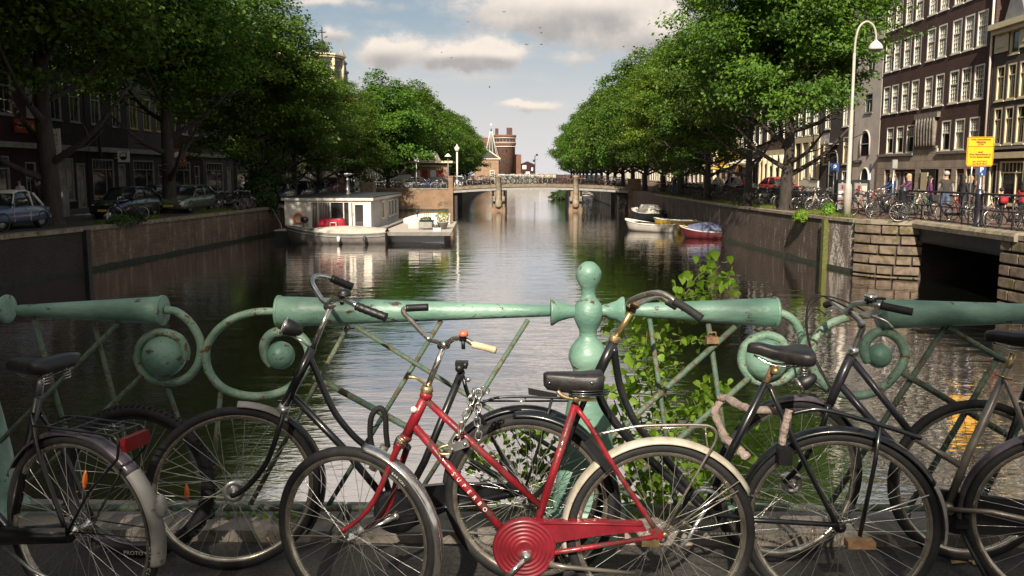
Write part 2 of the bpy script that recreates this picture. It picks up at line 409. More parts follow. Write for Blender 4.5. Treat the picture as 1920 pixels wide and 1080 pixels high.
def water_mat():
    m, k, b = new_mat('water')
    tc = k.n('ShaderNodeTexCoord'); g = tc.outputs['Object']
    n1 = k.noise(k.mapping(g, (.55, 1.5, 1)), 1.1, 3, .5)
    n2 = k.noise(k.mapping(g, (.8, 2.2, 1), (7, 3, 0)), 4.2, 3, .5)
    amp = k.ramp(k.noise(k.mapping(g, (.5, .16, 1)), .22, 3), .34, .66)
    h = k.m('ADD', k.m('MULTIPLY', n1, .042), k.m('MULTIPLY', n2, k.m('MULTIPLY_ADD', amp, .014, .004)))
    bp = k.n('ShaderNodeBump'); bp.inputs['Strength'].default_value = 1.0; bp.inputs['Distance'].default_value = .42
    k.l(h, bp.inputs['Height'])
    d = k.n('ShaderNodeBsdfDiffuse'); d.inputs[0].default_value = (.012, .013, .008, 1)
    gl = k.n('ShaderNodeBsdfGlossy'); gl.inputs[0].default_value = (.97, .95, .96, 1); gl.inputs['Roughness'].default_value = .035
    k.l(bp.outputs[0], gl.inputs['Normal'])
    fr = k.n('ShaderNodeFresnel'); fr.inputs[0].default_value = 1.33; k.l(bp.outputs[0], fr.inputs['Normal'])
    f = k.m('MULTIPLY_ADD', fr.outputs[0], .55, .62, clamp=True)
    f = k.m('POWER', f, .85, clamp=True)
    mx = k.n('ShaderNodeMixShader'); k.l(f, mx.inputs[0]); k.l(d.outputs[0], mx.inputs[1]); k.l(gl.outputs[0], mx.inputs[2])
    k.l(mx.outputs[0], k.nt.nodes['Material Output'].inputs[0])
water_mat()

# ------------------------------------------------------------------ water, land, quays
w = MB(); w.quad((-900, -300, WZ), (900, -300, WZ), (900, 1600, WZ), (-900, 1600, WZ)); struct('water', w, 'water')
ZL, ZR = -0.40, -0.08
def land(name, pts, z, m, depth=3.6):
    b = MB(); b.prism([(x, y, z) for x, y in pts], (0, 0, -depth)); return struct(name, b, m)
LQ = [(-19.2, -8), (-17.9, 27.3), (-17.3, 31.2), (-15.9, 52.4), (-16.0, 83.6)]
RQ = [(11.3, 83.6), (11.5, 47.0), (12.45, 33.0), (12.75, 31.2), (13.4, 30.3), (14.6, 29.8)]
land('ground', [(-400, -60), (-19.4, -60)] + [(x-.35, y) for x, y in LQ] + [(-8.0, 83.95), (-8.0, 87), (-10.0, 92), (-10.5, 250), (-16, 420), (-400, 900)], ZL, 'street_dark')
land('ground', [(15.0, 250), (10.6, 250), (10.6, 92), (11.0, 84)] + [(x+.35, y) for x, y in RQ[1:4]] + [(13.6, 30.7), (14.7, 30.2), (60, 30.2), (60, 250)], ZR, 'street_brick')
land('ground', [(15.0, 250.2), (60, 250.2), (400, 900), (20, 900), (2.0, 420), (7.0, 330)], ZR-.02, 'street_dark')
land('ground', [(15.0, -60), (400, -60), (400, 23.6), (15.0, 23.6)], ZR, 'street_brick')
land('ground', [(60.2, 24), (400, 24), (400, 890), (60.2, 249)], ZR-.01, 'street_dark')
land('ground', [(-400, -160), (400, -160), (400, -60.1), (-400, -60.1)], ZR, 'street_brick')
land('ground', [(-19.3, -60), (14.9, -60), (14.9, -9.1), (-19.3, -9.1)], -.02, 'street_brick')
land('far_shore', [(-420, 1000), (-60, 300), (60, 345), (420, 1000)], -.6, 'street_dark')

def wall_strip(name, pts, z0, z1, th, m, label, side, cat='wall', capm='coping_stone', cap_h=.16, cap_over=.06, cap_len=1.6):
    """side=+1: land lies to the +x side of the walking direction pts[0]->pts[-1]"""
    b = MB(); n = len(pts)
    P = [Vector((x, y)) for x, y in pts]; N = []
    for i in range(n):
        t = (P[min(i+1, n-1)] - P[max(i-1, 0)]).normalized(); N.append(Vector((t.y, -t.x))*side)
    for i in range(n-1):
        a, c = P[i], P[i+1]; a2, c2 = a + N[i]*th, c + N[i+1]*th
        b.prism([(a.x, a.y, z0), (c.x, c.y, z0), (c2.x, c2.y, z0), (a2.x, a2.y, z0)], (0, 0, z1-z0))
    w = obj(name, b, m, at_=(P[0].x, P[0].y, z0)); tag(w, label, cat)
    b = MB()
    for i in range(n-1):
        k_ = max(1, int((P[i+1]-P[i]).length/.7))
        for q in range(k_):
            a, c = P[i].lerp(P[i+1], q/k_)-N[i]*.014, P[i].lerp(P[i+1], (q+1)/k_)-N[i]*.014
            h0 = WZ+.16+.07*noise.noise(V(a.x, a.y*.8, 3)); h1 = WZ+.16+.07*noise.noise(V(c.x, c.y*.8, 3)); b.quad((a.x, a.y, z0), (c.x, c.y, z0), (c.x, c.y, h1), (a.x, a.y, h0))
    obj('waterline', b, 'algae', w)
    # coping stones, each its own piece
    if capm:
        j = 0; d0 = 0.0
        for i in range(n-1):
            a, c = P[i], P[i+1]; L = (c-a).length; k = max(1, round(L/cap_len))
            for q in range(k):
                s0, s1 = q/k + .006/L*2, (q+1)/k - .006/L*2
                p0, p1 = a.lerp(c, s0), a.lerp(c, s1); n0, n1 = N[i].lerp(N[i+1], s0), N[i].lerp(N[i+1], s1)
                cb = MB(); dz = RND.uniform(-.006, .006)
                cb.prism([(p.x, p.y, z1+.003+dz) for p in (p0-n0*cap_over, p1-n1*cap_over, p1+n1*.42, p0+n0*.42)], (0, 0, cap_h))
                obj('coping_stone', cb, capm, w)
    return w
wall_strip('quay_wall', LQ[:3], WZ-.6, ZL-.16, .34, 'quay_brick_dark', 'dark left brick quay wall nearest the green railing, under the parked blue car', -1, cap_len=1.3)
wall_strip('quay_wall', LQ[2:4], WZ-.6, ZL-.16, .34, 'quay_concrete', 'long stained left quay wall below the row of parked cars, before the houseboat', -1, cap_len=1.5)
wall_strip('quay_wall', LQ[3:], WZ-.6, ZL-.16, .34, 'quay_concrete', 'far left quay wall hidden behind the white houseboat', -1, cap_len=2)
wall_strip('quay_wall', RQ[:3], WZ-.6, ZR-.12, .34, 'quay_brick', 'long stained brick quay wall on the right with the small boats moored', -1, cap_len=1.5, cap_h=.12)
wall_strip('quay_wall', RQ[2:4], WZ-.6, ZR-.12, .34, 'quay_brick_pale', 'short whitish brick wall between the iron fender post and the stone corner blocks', -1, cap_h=.12)
wall_strip('wing_wall', [(-16.0, 83.6), (-7.7, 83.6)], WZ-.6, .02, .4, 'wing_stone', 'ochre stone wing wall left of the far bridge, behind the raft', -1, cap_len=2.1, cap_h=.14)
wall_strip('quay_wall', [(-9.6, 92), (-10.1, 250)], WZ-.6, ZL, .3, 'quay_brick', 'distant left quay wall beyond the far bridge', -1, capm=None)
wall_strip('quay_wall', [(10.1, 250), (10.2, 92), (10.6, 84.5)], WZ-.6, ZR, .4, 'quay_brick_pale', 'distant right quay wall seen under the far bridge', -1, capm=None)
wall_strip('quay_wall', [(14.95, 23.6), (15.0, -8)], WZ-.6, ZR, .34, 'quay_brick', 'right quay wall beyond the picture edge, nearest the green railing', -1, capm=None)
# moss and grass line along the coping of the right quay is plants, further down
for (x, y, z1) in ((-17.27, 31.1, ZL), (12.36, 33.15, ZR)):
    b = MB(); b.box(x-.11, x+.11, y-.16, y+.12, WZ-.3, z1-.1)
    tag(obj('fender_post', b, 'moss' if x > 0 else 'dark_steel'), 'mossy upright timber fender post on the right brick quay wall' if x > 0 else 'black upright iron post at the joint of the left quay wall', 'post')

# corner pier of large rusticated stone blocks at the side bridge, and the near one
def stone_pier(label, curve, z0, z1, rows, lens, shadow):
    P = [Vector((x, y)) for x, y in curve]
    L = [0]
    for i in range(len(P)-1): L.append(L[-1] + (P[i+1]-P[i]).length)
    def pt(s):
        s = max(0, min(L[-1]-1e-6, s)); i = max(j for j in range(len(L)-1) if L[j] <= s)
        u = (s-L[i])/(L[i+1]-L[i]); t = (P[i+1]-P[i]).normalized(); t2 = (P[min(i+2, len(P)-1)]-P[i+1]); t = (t.lerp(t2.normalized(), u) if t2.length > 0 else t).normalized()
        return P[i].lerp(P[i+1], u), Vector((-t.y, t.x))
    b = MB(); K = 14; ring = [pt(L[-1]*i/K) for i in range(K+1)]
    b.prism([(p.x - n.x*0 , p.y, z0) for p, n in ring] + [(p.x+n.x*.7, p.y+n.y*.7, z0) for p, n in ring[::-1]], (0, 0, z1-z0))
    w = obj('stone_pier', b, 'quay_brick_dark', at_=(P[0].x, P[0].y, z0)); tag(w, label, 'pier')
    hr = (z1-z0)/rows
    for r in range(rows):
        s = 0.0; k = r % 2
        zz0 = z0 + r*hr + .045; zz1 = z0 + (r+1)*hr - .045
        while s < L[-1]-.1:
            l = lens[k % len(lens)]*RND.uniform(.92, 1.08); e = min(L[-1], s+l)
            q = [pt(s+.03+(e-s-.06)*t) for t in (0, .5, 1)]
            bb = MB(); d = .12
            front = [(p.x-n.x*d, p.y-n.y*d) for p, n in q]; back = [(p.x+n.x*.1, p.y+n.y*.1) for p, n in q]
            r0 = [(x, y, zz0) for x, y in front] + [(x, y, zz0) for x, y in back[::-1]]
            r1 = [(x, y, zz1) for x, y in front] + [(x, y, zz1) for x, y in back[::-1]]
            cx = sum(v[0] for v in r0)/6; cy = sum(v[1] for v in r0)/6
            bev = lambda R_, f, z: [(cx+(x-cx)*f, cy+(y-cy)*f, z) for x, y, _ in R_]
            bb.loft([bev(r0, .96, zz0), bev(r0, 1, zz0+.03), bev(r1, 1, zz1-.03), bev(r1, .96, zz1)], smooth=False)
            obj('stone', bb, 'block_stone', w)
            s = e + .0; k += 1
    cb = MB(); cb.prism([(p.x-n.x*.12, p.y-n.y*.12, z1+.002) for p, n in ring] + [(p.x+n.x*.8, p.y+n.y*.8, z1+.002) for p, n in ring[::-1]], (0, 0, .15))
    obj('coping_stone', cb, 'coping_stone', w)
    return w
stone_pier('rounded corner pier of large ochre stone blocks beside the dark side bridge', [(12.75, 31.0), (13.1, 30.35), (13.7, 29.85), (14.6, 29.55)], WZ-.3, ZR-.12, 6, [.70, 1.0, .55, .9], 0)
stone_pier('stone block pier at the right picture edge, near end of the side bridge', [(14.35, 24.15), (14.5, 22.6), (14.6, 20.6)], WZ-.3, ZR-.16, 6, [.75, .5, .9], 0)
b = MB(); b.box(14.65, 60, 29.75, 30.15, WZ-.6, ZR-.06)
tag(obj('abutment_wall', b, 'quay_brick_dark'), 'dark brick wall under the side bridge', 'wall')
b = MB(); b.box(15.0, 60, 23.2, 23.55, WZ-.6, ZR-.06)
tag(obj('abutment_wall', b, 'quay_brick_dark'), 'near brick abutment of the side bridge, at the right picture edge', 'wall')
# side bridge (runs along the right quay)
sb = thing('side_bridge', 'low side bridge with dark steel girder beyond the stone block corner', 'bridge', (14.4, 24, -.7))
b = MB(); b.box(14.7, 27, 23.3, 30.1, ZR-.35, ZR+.02); obj('deck', b, 'street_brick', sb)
b = MB()
for i in range(10):
    y0 = 23.4+i*.66; b.loft([[(x_, y, z_) for x_, z_ in ((14.20, ZR-.20), (14.18, ZR-.05), (14.24, ZR+.04), (14.34, ZR+.07), (14.62, ZR+.07), (14.62, ZR-.20))] for y in (y0+.006, y0+.654)], smooth=False)
pieces('kerb_stone', b, 'coping_stone', sb)
b = MB(); b.box(14.42, 14.66, 23.9, 29.7, ZR-.68, ZR-.24); b.box(14.36, 14.7, 23.9, 29.7, ZR-.70, ZR-.681); b.box(14.38, 14.7, 23.9, 29.7, ZR-.24, ZR-.225); obj('girder', b, 'dark_steel', sb)

# the bridge we stand on
b = MB(); b.box(-19.3, 15.0, -9, 3.52, -.55, 0.0); struct('bridge_deck', b, 'asphalt')
be = thing('bridge_edge', 'weathered stone bridge edge at the foot of the green railing', 'kerb', (0, 3.6, -.3))
for i in range(28):
    x0 = -19.2 + i*1.22; b = MB(); b.box(x0+.004, x0+1.216, 3.524, 3.86, -.45, .055+RND.uniform(-.004, .004)); obj('stone', b, 'pale_stone', be)
b = MB(); b.box(-19.2, 15, 2.9, 3.80, -.95, -.555); obj('girder', b, 'dark_steel', be)

# ------------------------------------------------------------------ green railing
RY = 3.66
def rp(px, py, off=0.0): return at(px, py, Y=RY - off)
PXM = (rp(961, 585) - rp(960, 585)).length          # metres per pixel at the rail
PXM2 = PXM
rail = thing('green_railing', 'verdigris green iron railing of tapered bars and spiral scrolls behind the bicycles', 'railing', (0, RY, 0))
def cone(x0, r0, x1, r1, y, m='verdigris', y1=None):
    y1 = y if y1 is None else y1
    a, c = rp(x0, y), rp(x1, y1); ax = (c-a); L = ax.length; r0 *= PXM; r1 *= PXM
    big = r0 > r1; b = MB()
    e = .006
    prof = [(0.004, -e), (r0-e, -e), (r0, 0)] + [(r0+(r1-r0)*t, L*t) for t in (.1, .3, .5, .7, .9)] + [(r1, L), (max(r1-e, .003), L+e), (.003, L+e)]
    b.lathe(prof, a, ax, 28, caps=False)
    # raised collar at the thick end
    rb, hb = (r0, 0) if big else (r1, L)
    b.lathe([(rb-.002, hb-.003), (rb+.004, hb-.003), (rb+.005, hb+.008 if big else hb-.012), (rb-.002, hb+.012 if big else hb-.016)], a, ax, 28, caps=False)
    return obj('tapered_bar', b, m, rail)
cone(306, 27, 36, 10.5, 582); cone(522, 29, 1030, 10.5, 584, y1=583); cone(1455, 28, 1186, 12, 586, y1=581); cone(1652, 28, 2140, 10.5, 589, y1=587)
def flange(xe, xt, yc, re=26.5, rt=11):
    a, c = rp(xe, yc), rp(xt, yc); L = (c-a).length; b = MB()
    b.lathe([(.002, 0), (re*PXM*.55, -.003), (re*PXM, -.004), (re*PXM, .006), (re*.72*PXM, L*.30), (rt*1.25*PXM, L*.7), (rt*PXM, L)], a, c-a, 28, caps=False)
    obj('trumpet_collar', b, 'verdigris', rail)
flange(1034, 1078, 584); flange(1168, 1128, 583); flange(14, -40, 579, 27); flange(2145, 2190, 588)
# finial post: baluster of stacked balls
def post(px):
    b = MB(); zt = lambda y: rp(px, y).z; c = rp(px, 585)
    key = [(490, 1), (491, 8), (494, 13), (500, 19), (508, 23.2), (514, 24), (522, 22.8), (530, 19.5), (537, 15.5), (543, 13.2), (550, 12.6), (557, 14), (563, 19), (570, 24), (578, 27.5), (587, 28.5), (596, 27.2), (605, 23.6), (613, 19.5), (620, 16.6), (627, 16), (633, 18), (640, 24), (648, 30), (657, 34.6), (666, 36.4), (675, 35.6), (684, 31.5), (692, 28), (700, 27), (712, 29), (740, 35), (790, 44), (850, 53), (905, 58), (925, 64), (950, 64), (952, 76), (985, 78), (1000, 84)]
    b.lathe([(r*PXM, zt(y)) for y, r in key], (c.x, c.y, 0), (0, 0, 1), 30, caps=False)
    return obj('finial_post', b, 'verdigris', rail)
post(1103); post(-58); post(2218)
def scroll(pts, rp0, rp1, ball, rb, m='verdigris_worn', ring=None):
    P = cr([rp(*p) for p in pts], 8); n = len(P); b = MB()
    b.tube(P, [(rp0+(rp1-rp0)*i/(n-1))*PXM for i in range(n)], 12); obj('scroll', b, m, rail)
    b = MB(); b.sphere(rp(ball[0], ball[1], .0), rb*PXM, 24, 16); obj('scroll_ball', b, 'verdigris', rail)
scroll([(310, 581), (330, 584), (354, 602), (372, 630), (377, 655), (370, 685), (350, 708), (322, 718), (292, 714), (268, 696), (258, 668), (266, 643), (285, 628), (308, 624), (335, 634), (347, 655), (346, 674)], 7.5, 9, (308, 667), 40)
scroll([(526, 584), (480, 585), (438, 597), (405, 622), (387, 655), (391, 694), (414, 725), (450, 740), (492, 743), (532, 733), (560, 712), (577, 682), (578, 652), (562, 630), (537, 621), (510, 626), (496, 645), (499, 668), (512, 684)], 7, 10, (526, 666), 26.5)
scroll([(1452, 586), (1470, 589), (1490, 604), (1503, 632), (1502, 664), (1490, 694), (1466, 713), (1436, 719), (1408, 708), (1392, 684), (1394, 655), (1412, 636), (1438, 629), (1462, 637), (1475, 655)], 7.5, 9, (1435, 674), 40)
scroll([(1655, 588), (1618, 591), (1580, 598), (1548, 613), (1527, 640), (1520, 672), (1532, 706), (1560, 731), (1600, 742), (1642, 734), (1676, 706), (1696, 672), (1690, 643), (1670, 625), (1645, 623), (1626, 637), (1620, 658), (1628, 678)], 7.5, 9.5, (1648, 667), 23)
bz = rp(960, 950).z
def rod(a, b_, r=4.6, full=True, m='verdigris_rod', off=0.0):
    A, B = rp(*a, off), rp(*b_, off)
    if full and abs(B.z-A.z) > .02: t = (bz-A.z)/(B.z-A.z); B = A + (B-A)*t
    b = MB(); b.tube([A, B], r*PXM, 8); obj('diagonal_rod', b, m, rail)
rod((62, 593), (113, 771)); rod((175, 604), (213, 744)); rod((220, 607), (73, 755), off=.02); rod((267, 704), (198, 769), off=.02); rod((313, 724), (331, 775))
rod((653, 611), (574, 755)); rod((665, 611), (900, 756), off=.02); rod((827, 601), (730, 760)); rod((588, 705), (689, 760), 6.5, off=.02); rod((990, 600), (905, 735)); rod((414, 735), (395, 930), 5)
rod((1218, 597), (1237, 732)); rod((1379, 612), (1190, 781), 5.6, off=.02); rod((1328, 606), (1349, 756), 5); rod((1406, 707), (1312, 789), 5.6, off=.02)
rod((1771, 614), (1654, 794), 5.6); rod((1777, 614), (1885, 678), 5, full=False, off=.02); rod((1878, 658), (1805, 781), 5.6); rod((1692, 699), (1783, 753), 6, off=.02); rod((2010, 600), (1930, 760))
b = MB(); b.tube([rp(-560, 952), rp(2500, 952)], 7*PXM, 12); obj('bottom_rail', b, 'verdigris_rod', rail)
b = MB()
for x in (-330, 118, 395, 650, 1380, 1700, 2000): b.tube([rp(x, 952), V(rp(x, 952).x, RY, .02)], 8*PXM, 10)
pieces('foot', b, 'dark_steel', rail)
b = MB(); c = rp(1335, 637, .03); b.box(c.x-.028, c.x+.028, c.y-.02, c.y+.02, c.z-.015, c.z+.014); b.tube([c+V(-.018, 0, .01), c+V(-.016, 0, .035), c+V(.016, 0, .035), c+V(.018, 0, .01)], .004, 6)
tag(obj('padlock', b, 'rust'), 'old brown padlock closed round the diagonal rods right of the finial', 'padlock')
# ------------------------------------------------------------------ foreground bicycles
def wc(px, py, rpx):
    r = .35
    for _ in range(4):
        c = at(px, py, Z=r); d = (c-EYE).dot(_fw); r = rpx*d/FPX
    return c, r
class Plane:
    def __init__(s, a, b):
        s.a = Vector(a); d = (b-a); d.z = 0; d.normalize(); s.d = d; n = V(d.y, -d.x, 0)
        if n.y > 0: n = -n
        s.n = n
    def __call__(s, px, py, off=0.0):
        d = ray(px, py); p0 = s.a + s.n*off; t = (p0-EYE).dot(s.n)/d.dot(s.n); return EYE + d*t
    def L(s, *pts): return [s(*p) for p in pts]
def wheel(par, c, r, yaw, name='rear_wheel', rim='rim_chrome', spokes=36, hub=.022, hubm='chrome', tyre=.0205, knob=False, refl=(), bigdrum=0, seed=1, rimw=.013):
    M = Matrix.Translation(c) @ Matrix.Rotation(yaw, 4, 'Z'); Y = (0, 1, 0)
    rr = r - tyre*2
    b = MB(M); w = rimw
    b.lathe([(rr+.006, -w), (rr-.002, -w-.001), (rr-.007, -w+.002), (rr-.012, -w*.35), (rr-.012, w*.35), (rr-.007, w-.002), (rr-.002, w+.001), (rr+.006, w)], (0, 0, 0), Y, 72, caps=False)
    W_ = obj(name, b, rim, par, at_=c)
    b = MB(M); prof = [(r-tyre+tyre*math.cos(a)*1.0, tyre*.92*math.sin(a)) for a in [PI*2*k/12 for k in range(13)]]
    b.lathe(prof, (0, 0, 0), Y, 72, caps=False)
    if knob:
        for k in range(84):
            a = 2*PI*k/84
            for (dy, dr, sw) in ((-.013, .001, .006), (.013, .001, .006), (0, .003, .008)):
                if dy == 0 and k % 2: continue
                A = a + (0 if dy else .0)
                cc = V(math.cos(A), 0, math.sin(A)); tt = V(-math.sin(A), 0, math.cos(A))
                b.bar(cc*(r-.006)+V(0, dy, 0), cc*(r+.003+dr)+V(0, dy, 0), sw*1.4, .009, up=tt)
    obj('tyre', b, 'rubber', W_)
    b = MB(M); fl = .030; rs = rr-.010
    for k in range(spokes):
        sd_ = 1 if k % 2 else -1; grp = (k//2) % 2; a = 2*PI*k/spokes
        ha = a + (1.15 if grp else -1.15)
        h = V(hub*.95*math.cos(ha), sd_*fl, hub*.95*math.sin(ha)); e = V(rs*math.cos(a), 0, rs*math.sin(a))
        b.tube([h, e], .00115, 4, caps=False)
        b.tube([e*.965, e], .0022, 4, caps=False)
    obj('spokes', b, 'spoke_steel', W_, kind='stuff')
    b = MB(M); b.lathe([(.004, -.055), (.007, -.055), (.007, -.040), (hub, -.034), (hub, -.029), (hub*.6, -.026), (hub*.6, .026), (hub, .029), (hub, .034), (.007, .040), (.007, .055), (.004, .055)], (0, 0, 0), Y, 20)
    if bigdrum: b.lathe([(.006, -.040), (.012, -.037), (bigdrum*.55, -.034), (bigdrum*.6, -.037), (bigdrum*.93, -.036), (bigdrum, -.032), (bigdrum*1.0, -.012), (.02, -.010)], (0, 0, 0), Y, 24)
    obj('hub', b, hubm, W_)
    b = MB(M); a = R(-62); cc = V(math.cos(a), 0, math.sin(a)); b.tube([cc*(rr-.01), cc*(rr-.055)], .0035, 6); obj('valve', b, 'brass', W_)
    for a in refl:
        rad = isinstance(a, tuple); a = R(a[1] if rad else a); cc = V(math.cos(a), 0, math.sin(a)); tt = V(-math.sin(a), 0, math.cos(a)); q = cc*rr*.60
        if rad: cc, tt = tt, cc
        b = MB(M); b.loft([[q+tt*(.040*s)+V(0, dy, 0)*(1-abs(s)*.7)+cc*(.0105*k*(1-s*s*.8)) for (k, dy) in ((-1, -.004), (0, -.011), (1, -.004), (1, .004), (0, .011), (-1, .004))] for s in (-1, -.6, 0, .6, 1)])
        obj('reflector', b, 'reflector_orange', W_)
    return W_
def tyretext(W_, c, yaw, r, body, a0, size, m='print_grey', step=1.15):
    """letters printed round a tyre sidewall"""
    M = Matrix.Translation(c) @ Matrix.Rotation(yaw, 4, 'Z'); a = R(a0)
    for ch in body:
        if ch != ' ':
            cc = V(math.cos(a), 0, math.sin(a)); tt = V(math.sin(a), 0, -math.cos(a))
            p = M @ (cc*(r-.0205) + V(0, -.0195, 0)); x = M.to_3x3() @ tt; y = M.to_3x3() @ cc
            lettering(ch, size, m, x, y, p, W_)
        a -= size*step*(.72 if ch != 'I' else .5)/(r-.02)
def fender(par, c, yaw, rf, t0, t1, w, m, name='mudguard', lip=.012, n=40):
    M = Matrix.Translation(c) @ Matrix.Rotation(yaw, 4, 'Z'); b = MB(M); rings = []
    prof = [(-1, -lip), (-.8, -lip*.25), (-.4, .003), (0, .006), (.4, .003), (.8, -lip*.25), (1, -lip)]
    prof = prof + [(x*.93, z-.002) for x, z in prof[::-1]]
    for i in range(n+1):
        a = R(t0+(t1-t0)*i/n); cc = V(math.cos(a), 0, math.sin(a))
        rings.append([cc*(rf+z)+V(0, x*w/2, 0) for x, z in prof])
    b.loft(rings); return obj(name, b, m, par)
def tubes(par, name, m, specs, n=10):
    b = MB()
    for pts, r in specs: b.tube(pts, r, n)
    return obj(name, b, m, par)
def saddle(par, P, nose, tail, m='leather_black', h=.05, skirt=False, label=None):
    """nose, tail = (px, py) along the top; x runs nose -> tail"""
    a, z = P(*nose), P(*tail); ax = z-a; L = ax.length; ax.normalize(); sd_ = P.n; up = sd_.cross(ax); up = up if up.z > 0 else -up
    b = MB(); rings = []
    for t, w, tp, th in ((0, .008, -.014, .014), (.04, .020, -.004, .026), (.18, .027, .002, .034), (.4, .040, -.002, .040), (.6, .068, .002, .046), (.78, .098, .012, .052), (.92, .104, .014, .050), (.98, .086, .006, .036), (1, .060, -.006, .018)):
        c = a + ax*L*t + up*tp; ring = []
        for k in range(14):
            q = 2*PI*k/14; x = math.cos(q); y = math.sin(q)
            zz = (y*.016 if y > 0 else y*th*1.5*(.45+.55*abs(x)**1.5)); ring.append(c + sd_*(w*math.copysign(abs(x)**.75, x)) + up*zz)
        rings.append(ring)
    b.loft(rings); s = obj('saddle', b, m, par)
    bb = MB()
    for k in (-1, 1): bb.tube(cr([a+ax*L*.12-up*.035+sd_*.004*k, a+ax*L*.4-up*.055+sd_*.020*k, a+ax*L*.7-up*.05+sd_*.024*k, a+ax*L*.86-up*.03+sd_*.05*k], 4), .0035, 6)
    for k in (-.045, .045):
        c = a+ax*L*.86+sd_*k; pts = [c - up*(.022+.045*i/30) + (ax*math.cos(i*.9)+sd_*math.sin(i*.9))*.014 for i in range(31)]; bb.tube(pts, .0028, 5)
    obj('saddle_springs', bb, 'chrome', s)
    return s
def bike(label, loc): return thing('bicycle', label, 'bicycle', (loc.x, loc.y, 0), group='bicycles parked against the green railing')
def grip(par, P, pts, r, m): b = MB(); Q = [P(*p) for p in pts]; b.tube(cr(Q, 5), r, 12); return obj('grip', b, m, par)
def ctube(P, *pts, n=6): return cr([P(*p) for p in pts], n)

# ---- the red bicycle in front
def red_bike():
    rc, rr = wc(1238, 1000, 177); fc, fr = wc(666, 1003, 171)
    P = Plane(rc, fc); T = bike('worn red ladies bicycle in front, with chain lock, cream grip and red chain case', rc)
    rw = wheel(T, rc, rr, math.atan2(-P.n.x, P.n.y)*0, 'rear_wheel', hubm='alloy', seed=2)
    ya = -R(20); fw = wheel(T, fc, fr, ya, 'front_wheel', hubm='chrome')
    tyretext(fw, fc, ya, fr, 'BARICHI', 57, .013, 'print_white'); tyretext(fw, fc, ya, fr, 'BARICHI', -120, .013, 'print_white')
    fender(T, rc, 0, rr+.014, 28, 193, .062, 'fender_cream')
    fender(T, fc, ya, fr+.016, 82, -62, .060, 'chrome')
    fork = MB()
    crown = P(757, 818)
    for pts, o in (([(749, 832), (743, 845), (726, 885), (712, 918), (694, 950), (668, 978), (645, 994)], .052), ([(763, 836), (760, 850), (748, 885), (731, 945), (712, 972), (690, 990), (684, 996)], -.052)):
        if o > 0: Q = cr([P(x, y, .02+o*.9) for x, y in pts], 5); last = Q[-1]
        else: Q = cr([P(x, y, o*.9) for x, y in pts], 5)
        k = len(Q); fork.tube(Q, [.0135-(.0055*i/k) for i in range(k)], 10)
    fork.sphere(P(645, 993, .065), .010, 10, 8)
    obj('fork', fork, 'frame_red', T)
    b = MB(); c = P(752, 826); b.lathe([(.012, -.028), (.024, -.022), (.022, .006), (.018, .012)], c, P(760, 810)-P(752, 834), 12); b.tube([P(744, 841, .045), P(752, 826), P(764, 840, -.045)], .0165, 10); obj('fork_crown', b, 'chrome', T)
    top = P(799, 741); bot = P(761, 820); bbk = P(986, 1044); st = P(1079, 757)
    fr_ = MB()
    fr_.tube([top, bot], [.0185, .0195], 14); fr_.tube([P(797, 748), P(1014, 950)], .0135, 12); fr_.tube([P(772, 793), bbk], .0155, 12)
    fr_.tube([st, bbk], .0150, 12)
    fr_.lathe([(.022, -.012), (.024, 0), (.022, .012)], top, top-bot, 14); fr_.lathe([(.021, -.010), (.024, 0), (.021, .010)], bot, top-bot, 14)
    fr_.lathe([(.022, -.034), (.024, -.03), (.024, .03), (.022, .034)], bbk, P.n, 14)
    for o in (.045, -.045):
        fr_.tube(cr([P(1082, 766, o*.35), P(1110, 805, o*.8), P(1147, 868, o), P(1190, 934, o*1.15), P(1226, 988, o*1.25)], 4), .0095, 10)
        fr_.tube([P(992, 1042, o*.6), P(1060, 1033, o), P(1232, 1006, o*1.25)], .0098, 10)
        fr_.bar(P(1222, 988, o*1.27), P(1242, 1010, o*1.27), .006, .034)
    F = obj('frame', fr_, 'frame_red', T)
    b = MB(); b.lathe([(.0195, -.01), (.0235, -.006), (.022, 0), (.024, .006), (.020, .014), (.014, .022)], P(800, 732), top-bot, 16); b.lathe([(.021, -.006), (.024, 0), (.021, .006)], P(757, 822), top-bot, 14); pieces('headset_ring', b, 'brass', T)
    # lettering on the down tube
    a, z = P(846, 880), P(918, 962); ax = (z-a).normalized(); up = P.n.cross(ax); up = up if up.z > 0 else -up
    for i, ch in enumerate('SUPERBO'):
        p = a + (z-a)*(i+.5)/7.4 + P.n*.0165; lettering(ch, .022, 'print_white', ax, up, p, F)
    b = MB(); b.lathe([(.002, 0), (.012, 0), (.012, .002), (.002, .003)], P(776, 768, .0185), P.n, 12); obj('head_badge', b, 'print_white', F)
    # stem, handlebar
    tubes(T, 'stem', 'chrome', [([P(800, 730), P(832, 650)], .0108), ([P(826, 648, -.012), P(838, 646, .014)], .0165)], 14)
    bar = MB(); bar.tube(cr([P(806, 637, -.10), P(820, 641, -.05), P(832, 645, 0), P(842, 641, .03), P(852, 635, .055), P(870, 635, .08), P(889, 646, .10)], 5), .0095, 12)
    bar.tube(cr([P(806, 637, -.10), P(790, 622, -.15), P(770, 600, -.20), P(758, 588, -.23), P(757, 580, -.25), P(766, 577, -.26)], 5), .0100, 12)
    obj('handlebar', bar, 'rim_chrome', T)
    grip(T, P, [(886, 646, .10), (908, 651, .11), (930, 657, .12)], .0125, 'grip_cream')
    grip(T, P, [(761, 578, -.25), (780, 577, -.26), (803, 576, -.27)], .0150, 'plastic_black')
    b = MB(); c = P(868, 634, .09); b.tube([c, P(869, 655, .10)], .007, 8); b.lathe([(.013, -.012), (.013, .012)], c+V(0, 0, .001), P.d, 12); bl = obj('bell', b, 'plastic_black', T)
